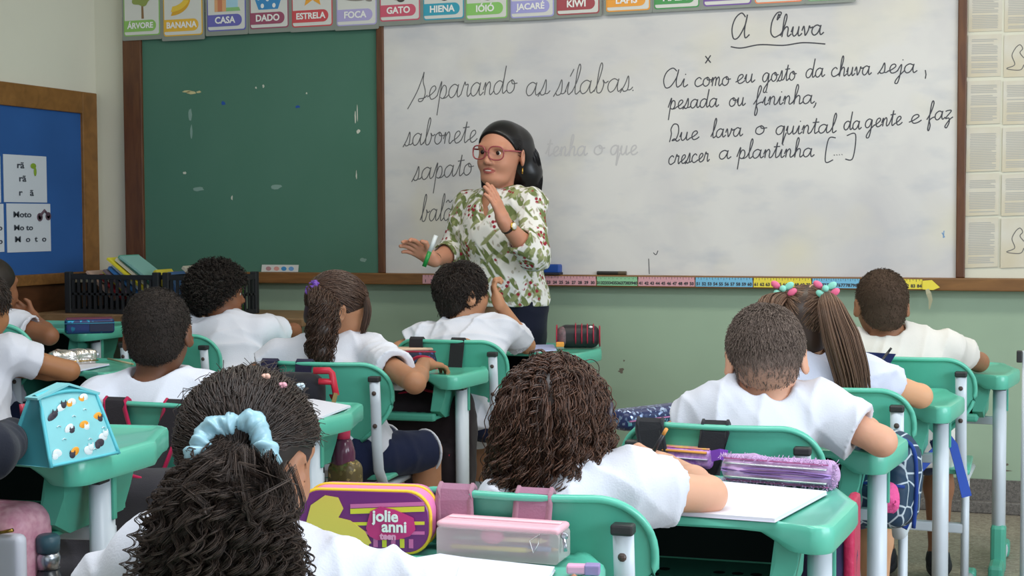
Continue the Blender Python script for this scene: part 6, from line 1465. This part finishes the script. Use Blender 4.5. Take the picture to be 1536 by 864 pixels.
# --- silver case, left
t, L = case_thing('pencil_case', 'shiny silver pencil case beside the bare forearm', 'pencil case', 84, 552, 143, 548, .67)
sdf(t, 'body', mat('silver_foil', '#d8d2cc', .22, metal=.85, bump=.6, bscale=60), .004, lambda F: F.box((0, .03, .028), (L/2+.012, .03, .028), .016), folds(3, .004, .5))
MB().tube([(-L/2, -.003, .020), (L/2+.01, -.003, .018)], .003, .002, 8).build('zip', mat('gold', '#c09a4a', .3), t, True); MB().sphere((L/2+.014, .01, .035), (.006, .004, .010)).build('zip_pull', mat('steel', '#b8bcc4', .3, metal=1), t, True)
t, L = case_thing('pencil', 'pale pencil lying beyond the silver case', 'pencil', 150, 541, 186, 549, .67)
MB().tube([(-L/2, .03, .005), (L/2, .03, .005)], .004, .004, 8).build('barrel', mat('pale_wood', '#c9b994', .5), t, True); MB().tube([(L/2, .03, .005), (L/2+.015, .03, .005)], [.004, .001], [.004, .001], 8).build('tip', mat('pencil_wood', '#d8b98a', .6), t, True)
# --- blue and maroon case, far left
t, L = case_thing('pencil_case', 'blue and maroon pencil case on the desk beside the book crates', 'pencil case', 97, 502, 172, 500, .76)
sdf(t, 'body', glitter('deep_blue', '#1f3268', '#3a86a8', 70), .005, lambda F: F.box((0, .045, .028), (L/2, .046, .028), .012))
MB().box(-L/2+.006, L/2-.006, .006, .086, .051, .058, .003).build('maroon_lid', mat('maroon_vinyl', '#6a2440', .5), t); MB().tube([(-L/2, -.002, .040), (L/2, -.002, .040)], .003, .002, 8).build('zip', mat('teal_zip', '#3a86a8', .5), t, True)
MB().box(.0, L/2-.004, -.003, .0, .008, .046, .001).build('dark_pocket', mat('ink_blue', '#1a2140', .6), t)
# ------------------------------------------------------------------ paper
M_paper = mat('white_paper', '#e3e3ee', .7, .2); M_edge = mat('paper_edges', '#d4cfdc', .8); M_lilac = mat('lilac_paper', '#cfc4ea', .7); M_bluep = mat('blue_paper', '#b3bbe6', .7)
def sheet(name, label, cat, pts, z, th, m, cover=None, group=None, curl=0.0):
    W = [on_z(px, py, z) for px, py in pts]; c = sum(W, Vector())/len(W)
    t = thing(name, label, cat, (c.x, c.y, z), 0, group); n = len(W)
    V = [(p.x-c.x, p.y-c.y, .0008) for p in W]+[(p.x-c.x, p.y-c.y, th) for p in W]; F = [tuple(range(n))[::-1], tuple(range(n, 2*n))]+[(i, (i+1) % n, (i+1) % n+n, i+n) for i in range(n)]
    o = mesh_np('pages' if cover else 'page', V, F, m, t, False); bm = bmesh.new(); bm.from_mesh(o.data); bmesh.ops.recalc_face_normals(bm, faces=bm.faces); bm.to_mesh(o.data); bm.free()
    if cover:
        V2 = [(x*1.01, y*1.01, .0002) for x, y, _ in V[:n]]+[(x*1.01, y*1.01, .0012) for x, y, _ in V[:n]]; o = mesh_np('cover', V2, F, cover, t, False); bm = bmesh.new(); bm.from_mesh(o.data); bmesh.ops.recalc_face_normals(bm, faces=bm.faces); bm.to_mesh(o.data); bm.free()
    return t
sheet('notebook', 'open white notebook under the bare forearm of the curly girl', 'notebook', [(985, 771), (1162, 784), (1240, 742), (1080, 727)], .67, .007, M_paper, M_edge)
sheet('notebook', 'white notebook at the bottom of the nearest desk', 'notebook', [(590, 870), (625, 842), (660, 836), (700, 842), (832, 856), (815, 885)], .67, .006, M_paper, M_edge)
sheet('paper_sheet', 'blue and white sheets under the elbow of the boy touching his face', 'paper', [(766, 531), (835, 526), (830, 518), (775, 519)], .67, .004, M_bluep, M_paper)
sheet('paper_sheet', 'loose white sheets behind the head of the girl with the scrunchie', 'paper', [(440, 628), (462, 636), (526, 611), (470, 601), (430, 603)], .67, .005, M_paper, M_edge)
sheet('notebook', 'white notebook in front of the silver pencil case', 'notebook', [(-20, 568), (72, 567), (164, 548), (60, 545), (-20, 548)], .67, .006, M_paper, M_bluep)
sheet('notebook', 'lilac-edged notebook under the arm of the girl with bunches', 'notebook', [(1296, 606), (1364, 609), (1372, 594), (1310, 590)], .67, .008, M_lilac, M_bluep)
sheet('paper_slip', 'small white slip under the fingers of the ponytail girl', 'paper', [(636, 556), (652, 553), (655, 546), (640, 547)], .67, .004, M_paper)
c = on_z(1296, 671, .67); t = thing('crumpled_paper', "crumpled lilac paper by the elbow of the boy with faded hair", 'paper', c)
sdf(t, 'paper', mat('lilac_tissue', '#c9bfe6', .7), .003, lambda F: F.ell((0, 0, .012), (.028, .022, .014)), folds(13, .008, .35))
c = on_z(873, 861, .67); t = thing('eraser', 'pink eraser with a lilac sleeve at the near desk corner', 'eraser', c, .2)
MB().box(-.022, .012, -.009, .009, .0005, .014, .003).build('rubber', mat('pink_rubber', '#e8a8c8', .6), t); MB().box(.004, .026, -.010, .010, 0, .015, .002).build('sleeve', mat('lilac_sleeve', '#9a86b8', .5), t)
# pencil of the curly girl, pen of the pupil in the jacket
def stick(name, label, cat, a, b_, rad, m1, m2, f=.8):
    a, b_ = Vector(a), Vector(b_); t = thing(name, label, cat, a.lerp(b_, .5))
    MB().tube([a, a.lerp(b_, f)], rad, rad, 10).build('barrel', m1, t, True, True); MB().tube([a.lerp(b_, f), b_], rad*1.05, rad*.9, 10).build('end', m2, t, True, True); return t
wr = dz(1000, 697, DZ+.03)
dp_ = depth(wr)
stick('pencil', 'black pencil with an orange end held by the curly girl', 'pencil', P(973, 690, dp_+.01), P(1000, 643, dp_-.02), .0040, mat('black_lacquer', '#26242a', .3), mat('orange_end', '#e09a4c', .5), .82)
stick('pen', "white and red pen in the jacketed pupil's hand", 'pen', P(37, 648, depth(dz(30, 658, .8))), P(33, 606, depth(dz(30, 658, .8))), .0050, mat('pen_white', '#d8d4d6', .4), mat('pen_red', '#b83048', .4), .55)
# ------------------------------------------------------------------ book crates
M_crate = mat('black_crate', '#232528', .5, .4)
def crate(px0, px1, label, D_=.33):
    a = on_z(px0, 469, tz); b_ = on_z(px1, 469, tz); y0 = yf+.05; W_ = b_.x-a.x; Hh = .175
    t = thing('book_crate', label, 'crate', (a.x, y0, tz), 0, 'book crates')
    def panel(x0, x1, axis, off):
        m_ = MB(); n = int((x1-x0)/.028)
        bx = (lambda u0, u1, z0, z1: m_.box(u0, u1, off-.004, off+.004, z0, z1)) if axis == 'x' else (lambda u0, u1, z0, z1: m_.box(off-.004, off+.004, u0, u1, z0, z1))
        bx(x0, x1, 0, .02); bx(x0, x1, Hh-.022, Hh); bx(x0, x1, Hh*.5-.005, Hh*.5+.005)
        for k in range(n+1): u = x0+(x1-x0)*k/n; bx(u-.006, u+.006, .02, Hh-.02)
        return m_
    panel(.012, W_-.012, 'x', .006).build('front_panel', M_crate, t); panel(.012, W_-.012, 'x', D_-.006).build('back_panel', M_crate, t); panel(.012, D_-.012, 'y', .006).build('side_panel', M_crate, t); panel(.012, D_-.012, 'y', W_-.006).build('side_panel', M_crate, t)
    MB().box(.005, W_-.005, .005, D_-.005, .002, .008).build('floor_panel', M_crate, t)
    for cx_, cy in ((.014, .012), (W_-.014, .012), (.014, D_-.012), (W_-.014, D_-.012)): MB().box(cx_-.016, cx_+.016, cy-.014, cy+.014, 0, Hh+.012, .004).build('corner_post', M_crate, t)
    return Vector((a.x, y0, tz)), W_, D_, Hh
c1p, w1, d1, h1 = crate(104, 268, 'black slatted crate full of slanting thin books, by the wood panel')
c2p, w2, d2, h2 = crate(276, 396, 'black slatted crate behind the boy with the afro, a green bottle at its end', .22)
M_pages = mat('page_block', '#cfc8b6', .8)
def book(base, wdt, ln, th, tilt, cover, label, y, lean=0.0, pages=None):
    """a thin book: base is its lower right corner, leaning to the left by tilt"""
    t = thing('book', label, 'book', base, 0, None); Mx = Matrix.Rotation(-tilt, 4, 'Y')
    cm = mat('cover'+cover, cover, .35, .5)
    MB().box(-th/2, th/2, .002, wdt-.002, .003, ln-.003, 0, Mx).build('pages', pages or M_pages, t)
    MB().box(-th/2-.0012, -th/2, 0, wdt, 0, ln, 0, Mx).box(th/2, th/2+.0012, 0, wdt, 0, ln, 0, Mx).box(-th/2-.001, th/2+.001, -.0014, 0, 0, ln, 0, Mx).build('cover', cm, t)
BK = [(175, .70, .19, '#b89a8c', 'tan'), (190, .72, .17, '#9c2a34', 'dark red'), (203, .72, .20, '#c8bc3c', 'olive yellow'), (212, .74, .21, '#7a6a70', 'mauve'), (222, .76, .22, '#3f78b4', 'sky blue'), (230, .78, .23, '#cfd6dc', 'white'), (238, .80, .27, '#e0d23c', 'bright yellow'), (245, .80, .25, '#d8d0bc', 'cream'), (251, .82, .26, '#5aa08c', 'sea green'), (257, .84, .25, '#86b4ac', 'pale teal')]
for k, (px, tilt, ln, cc, nm) in enumerate(BK):
    q = on_z(px+8, 469, tz); b0 = Vector((q.x, c1p.y+.03+.012*(k % 3), tz+.010+max(0, (k-3))*.009+.05))
    book(b0, .15, ln, .008+.003*(k % 3), tilt+.14, cc, f'{nm} thin book slanting in the crate by the wood panel', 0)
t = thing('book', 'cream paperback lying flat in the crate by the wood panel', 'book', (c1p.x+.10, c1p.y+.15, tz+h1-.035), 0); MB().box(-.08, .10, -.10, .11, 0, .02).build('pages', M_pages, t); MB().box(-.082, .102, -.102, .112, .02, .0225).box(-.082, .102, -.102, .112, -.003, 0).build('cover', mat('cream_cover', '#b8a890', .6), t)
BK2 = [(280, .6, .15, '#c8b83c', 'mustard'), (290, .5, .13, '#4a6a9c', 'dusty blue'), (383, .95, .24, '#b0a898', 'stone grey'), (389, .95, .23, '#5c4a50', 'dark plum'), (394, .96, .20, '#d4c4b0', 'beige')]
for k, (px, tilt, ln, cc, nm) in enumerate(BK2):
    q = on_z(px+4, 469, tz); book(Vector((q.x-(.05 if k > 1 else 0), c2p.y+.03+.02*(k % 2), tz+.07)), .13, ln, .012, tilt, cc, f'{nm} book in the crate behind the boy with the afro', 0)
t = thing('bottle', 'bright green bottle standing in the crate end under the green board', 'bottle', (c2p.x+w2-.045, c2p.y+.12, tz+.009)); M_lime = mat('lime_plastic', '#6ac43a', .35)
MB().lathe([(.028, 0), (.030, .01), (.030, .10), (.026, .125), (.012, .145), (.012, .155)], (0, 0, 0), 20).build('body', M_lime, t, True); MB().lathe([(.015, .155), (.015, .185), (.011, .192)], (0, 0, 0), 16).build('cap', mat('green_cap', '#3f8a4a', .4), t, True); MB().lathe([(.0304, .035), (.0306, .036), (.0306, .085), (.0304, .086)], (0, 0, 0), 20).build('label_band', mat('pale_label', '#cfe0c0', .5), t, True)
# ------------------------------------------------------------------ school bags on the chairs
def chair_frame(key):
    x, y, a = CH[key]; return Matrix.Translation((x-.033*math.sin(a), y+.033*math.cos(a), 0)) @ Matrix.Rotation(a, 4, 'Z')
def bag(key, label, body, trim, strap, dx=0.0, w_=.28, hgt=.36, dep=.15, top=.60, sx=.075, handle=None, pocket=None, strapw=.05, over=True, edge=True, spread=1.1, name='backpack', bodymat=None):
    M = chair_frame(key); loc = M @ Vector((dx, -.12, top-hgt)); t = thing(name, label, 'backpack', loc, CH[key][2])
    mb_ = bodymat or fabric('bag_'+body, body, .7)
    sdf(t, 'body', mb_, .008, lambda F: (F.box((0, 0, hgt/2), (w_/2, dep/2, hgt/2), .06), F.box((0, -dep/2, hgt*.32), (w_*.40, .035, hgt*.26), .03, None, .02)), folds(hash(key) % 97, .006, 1.5))
    tm = fabric('trim_'+trim, trim, .6)
    for q in (-1, 1):
        pts = [Vector((q*w_*.44, -dep*.32, hgt*.04)), Vector((q*w_*.47, -dep*.35, hgt*.5)), Vector((q*w_*.40, -dep*.34, hgt*.90)), Vector((0, -dep*.30, hgt*1.0))]
        MB().tube(catmull_n([tuple(p) for p in pts], 6), .005, .005, 8).build('piping', tm, t, True)
    MB().tube([(-w_*.36, -dep/2-.034, hgt*.50), (0, -dep/2-.040, hgt*.53), (w_*.36, -dep/2-.034, hgt*.50)], .004, .004, 8).build('pocket_zip', tm, t, True)
    sm_ = fabric('strap_'+strap, strap, .75); z0 = loc.z
    for q in (-1, 1):
        pts = [(q*sx*.8, .03, hgt*.94), (q*sx*1.0, .072, .66-z0), (q*sx*spread, .079, .745-z0), (q*sx*spread, .083, .7605-z0), (q*sx*spread, .092, .7665-z0), (q*sx*spread, .102, .7605-z0), (q*sx*spread, .107, .745-z0), (q*sx*spread, .110, .66-z0)]
        if not over: pts = [(q*sx*.9, .03, hgt*.94), (q*sx, .05, hgt*.75), (q*sx*1.2, .06, hgt*.4), (q*sx*1.2, .05, hgt*.15), (q*sx, .04, hgt*.05), (q*sx*.9, .03, .0)]
        pts = [Vector(p) for p in pts]
        st = MB().ribbon(pts, strapw, .005, nrm=[Vector((0, -1, .1)), Vector((0, -1, .1)), Vector((0, -1, .15)), Vector((0, -.7, .7)), Vector((0, 0, 1)), Vector((0, .7, .7)), Vector((0, 1, .1)), Vector((0, 1, 0))] if over else Vector((0, 1, 0))).build('strap', sm_, t)
        if edge and trim != strap:
            for e_ in (-1, 1): MB().tube([p+Vector((e_*strapw/2, 0, 0)) for p in pts], .0045, .0055, 6).build('strap_edge', tm, st, True)
    if handle:
        hx, hz = handle; MB().tube(catmull_n([(hx-.05, .01, hgt*.96), (hx-.045, .0, hgt*.96+hz), (hx, -.01, hgt*.96+hz*1.25), (hx+.045, .0, hgt*.96+hz), (hx+.05, .01, hgt*.96)], 6), .008, .006, 8).build('handle', tm, t, True)
    return t
bag('buzz', 'dark grey backpack with crimson edging hung behind the boy with cropped black hair', '#3b383d', '#b01f4a', '#2e2a2e', dx=-.03, sx=.050, spread=1.6, handle=(-.06, .085), top=.62, hgt=.48, strapw=.055, w_=.34)
bag('curly', 'dusky pink backpack hung behind the brown-curls girl', '#9c6f80', '#a47888', '#a3748a', dx=-.03, sx=.058, top=.58, strapw=.052, hgt=.34)
bag('short', 'black backpack hung behind the boy with faded hair', '#2a2a2e', '#2a2a30', '#29292d', dx=-.07, sx=.050, spread=1.35, handle=(.0, .05), top=.64, strapw=.050, hgt=.40)
m = mat('crackle_navy', '#1d3350', .6); nt, b = nodes_of(m); v = N(nt, 'ShaderNodeTexVoronoi', feature='DISTANCE_TO_EDGE'); v.inputs['Scale'].default_value = 24; nt.links.new(pos_out(nt), v.inputs[0]); nt.links.new(mixc(nt, rampf(nt, v.outputs[0], .06, .03), srgb('#1d3a54'), srgb('#b9c6cf')), b.inputs['Base Color'])
bag('pig', 'navy backpack with a white crackle pattern behind the girl with bunches', '#1d3350', '#22408c', '#22408c', dx=.135, sx=.05, top=.67, hgt=.23, w_=.20, dep=.12, bodymat=m, over=False)
bag('pony', "black backpack with a red clip hung on the ponytail girl's chair", '#26242a', '#9c2034', '#2b2840', edge=False, dx=-.10, sx=.05, top=.66, hgt=.42, strapw=.05, handle=(.03, .05))
bag('hand', 'black and red backpack hanging below the long dark pencil case', '#2a2226', '#b0203c', '#2c2a2c', edge=False, handle=(-.02, .10), dx=-.03, sx=.07, top=.60, hgt=.42, w_=.32)
if 0: bag('far', 'navy backpack on the chair of the boy with cropped hair', '#222c58', '#2438a0', '#24306c', dx=-.08, sx=.05, top=.58, hgt=.36, w_=.22, strapw=.05)
# blue loose strap hanging from the far chair
M = chair_frame('far'); t = thing('loose_strap', 'bright blue strap dangling from the farthest chair of the wall column', 'strap', M @ Vector((.17, -.05, .66)))
da = depth(t.location)
MB().ribbon([P(1376, 708, da), P(1400, 680, da), P(1424, 652, da), P(1430, 668, da), P(1440, 705, da), P(1450, 745, da)], [.022, .026, .02, .026, .026, .03], .004, nrm=-FW).build('webbing', mat('blue_webbing', '#2350b8', .6), t, world=True)
# navy pouch with a pencil on the far chair
t = thing('pouch', 'small navy pouch hung on the chair of the boy with cropped hair', 'pouch', P(1312, 556, depth(P(1312, 540, 4.30))))
q = [P(px, py, 4.30) for px, py in ((1290, 562), (1298, 528), (1344, 531), (1326, 562), (1308, 572))]; V = [tuple(p) for p in q]+[tuple(p+FW*.012) for p in q]
mesh_np('cloth', V, [(0, 1, 2, 3, 4), (9, 8, 7, 6, 5)]+[(i, i+5, (i+1) % 5+5, (i+1) % 5) for i in range(5)], fabric('navy_pouch', '#232c58'), t, False, True)
stick('pencil', 'black pencil sticking up from the small navy pouch', 'pencil', P(1311, 556, 4.28), P(1337, 522, 4.28), .0038, mat('black_lacquer', '#26242a', .3), mat('black_tip', '#1a181c', .3), .85)
# red clip on the ponytail girl's bag
M = chair_frame('pony'); t = thing('drawstring_bag', "black drawstring bag with a red frame on the ponytail girl's chair", 'bag', P(450, 600, 4.22))
sdf(t, 'body', fabric('bag_black', '#24232a', .7), .006, lambda F: F.box((-.01, 0, .02), (.085, .05, .06), .045)); 
q = lambda px, py: P(px, py, 4.16)
MB().tube([q(470, 556), q(494, 556), q(498, 560), q(504, 592), q(496, 596)], .010, .010, 8).tube([q(478, 572), q(500, 573)], .009, .009, 8).build('red_frame', mat('red_plastic', '#c01f38', .4), t, True, True)
# pink bottle beside the ponytail girl's chair
q0 = P(515, 705, 4.05); t = thing('bottle', "clear purple bottle with a pink cap hanging by the ponytail girl's chair", 'bottle', q0)
MB().lathe([(.030, -.02), (.034, 0), (.034, .05), (.026, .08), (.018, .09)], (0, 0, 0), 20).build('body', mat('purple_clear', '#6a3a52', .15, .5), t, True); MB().lathe([(.020, .088), (.021, .118), (.017, .122)], (0, 0, 0), 18).build('cap', mat('hot_pink_cap', '#e8476c', .4), t, True); MB().lathe([(.012, .12), (.010, .14)], (0, 0, 0), 14).build('spout', mat('pale_spout', '#c88a9a', .4), t, True)
t = thing('glitter_pouch', 'gold glitter pouch around the purple bottle', 'pouch', q0+Vector((0, 0, -.05)))
sdf(t, 'body', glitter('gold_glitter', '#6a5a38', '#c9b27a', 120), .005, lambda F: F.box((.006, 0, .015), (.045, .04, .065), .03)); MB().ribbon([(-.03, -.03, .07), (-.045, -.01, .16), (-.03, .02, .26)], .012, .003).build('cord', mat('gold_cord', '#8a7444', .6), t)
# pink bag, dark bottle below the tall desk; bags under the right desks
q0 = P(22, 838, 2.62); t = thing('backpack', 'glittery pink bag with a white front under the tall desk', 'backpack', (q0.x, q0.y, 0))
zz = q0.z
sdf(t, 'body', mat('pink_glitter', '#cf8ba0', .4, .5, col2='#e6b0be', vscale=60), .007, lambda F: F.box((-.02, 0, zz/2+.05), (.075, .06, zz/2+.05), .04))
sdf(t, 'white_front', mat('white_vinyl', '#dcdce6', .35), .005, lambda F: F.box((.035, -.055, zz+.005), (.030, .014, .055), .012)); MB().tube([(.005, -.065, zz-.05), (.004, -.066, zz+.01), (.014, -.066, zz+.06), (.05, -.066, zz+.068)], .0035, .0035, 8).build('gold_edge', mat('gold', '#c09a4a', .3), t, True)
q0 = P(73, 852, 2.6); t = thing('bottle', 'dark bottle with a steel neck under the tall desk', 'bottle', (q0.x, q0.y, 0)); zz = q0.z
MB().lathe([(.024, .0), (.026, .02), (.026, zz-.03), (.018, zz)], (0, 0, 0), 18).build('body', mat('dark_bottle', '#2a2c32', .3), t, True); MB().lathe([(.020, zz), (.021, zz+.02), (.017, zz+.03)], (0, 0, 0), 18).build('neck_ring', mat('steel', '#b8bcc4', .3, metal=1), t, True); MB().lathe([(.020, zz+.03), (.021, zz+.055), (.016, zz+.06)], (0, 0, 0), 18).build('cap', mat('teal_cap', '#3a5a66', .4), t, True)
q0 = P(1250, 815, 2.95); t = thing('backpack', 'crimson and navy bag in the gap beside the leg of the fluffy-case desk', 'backpack', (q0.x, q0.y, 0)); zz = q0.z
sdf(t, 'body', fabric('bag_plum', '#3c3458', .7), .007, lambda F: F.box((-.01, 0, zz/2+.03), (.055, .07, zz/2+.03), .04), folds(6, .006)); sdf(t, 'crimson_side', mat('crimson_shiny', '#c02654', .35, bump=.4, bscale=50), .006, lambda F: F.box((.038, -.01, zz/2+.05), (.011, .06, zz/2+.05), .009)); sdf(t, 'white_flap', mat('white_vinyl', '#dcdce6', .35), .005, lambda F: F.box((-.005, -.06, zz+.035), (.022, .012, .025), .008))
q0 = P(1332, 746, 3.36); t = thing('pompom', 'pink pompom hanging from the crackle-patterned bag', 'keyring', q0); sdf(t, 'ball', mat('pink_fur', '#ec5a9c', .8, bump=.6, bscale=120), .004, lambda F: F.ell((0, 0, 0), (.024, .024, .036)), folds(2, .005, .4)); MB().tube([(0, 0, .03), (0, .01, .07)], .002, .002, 6).build('cord', mat('pink_cord', '#c84a84', .6), t)
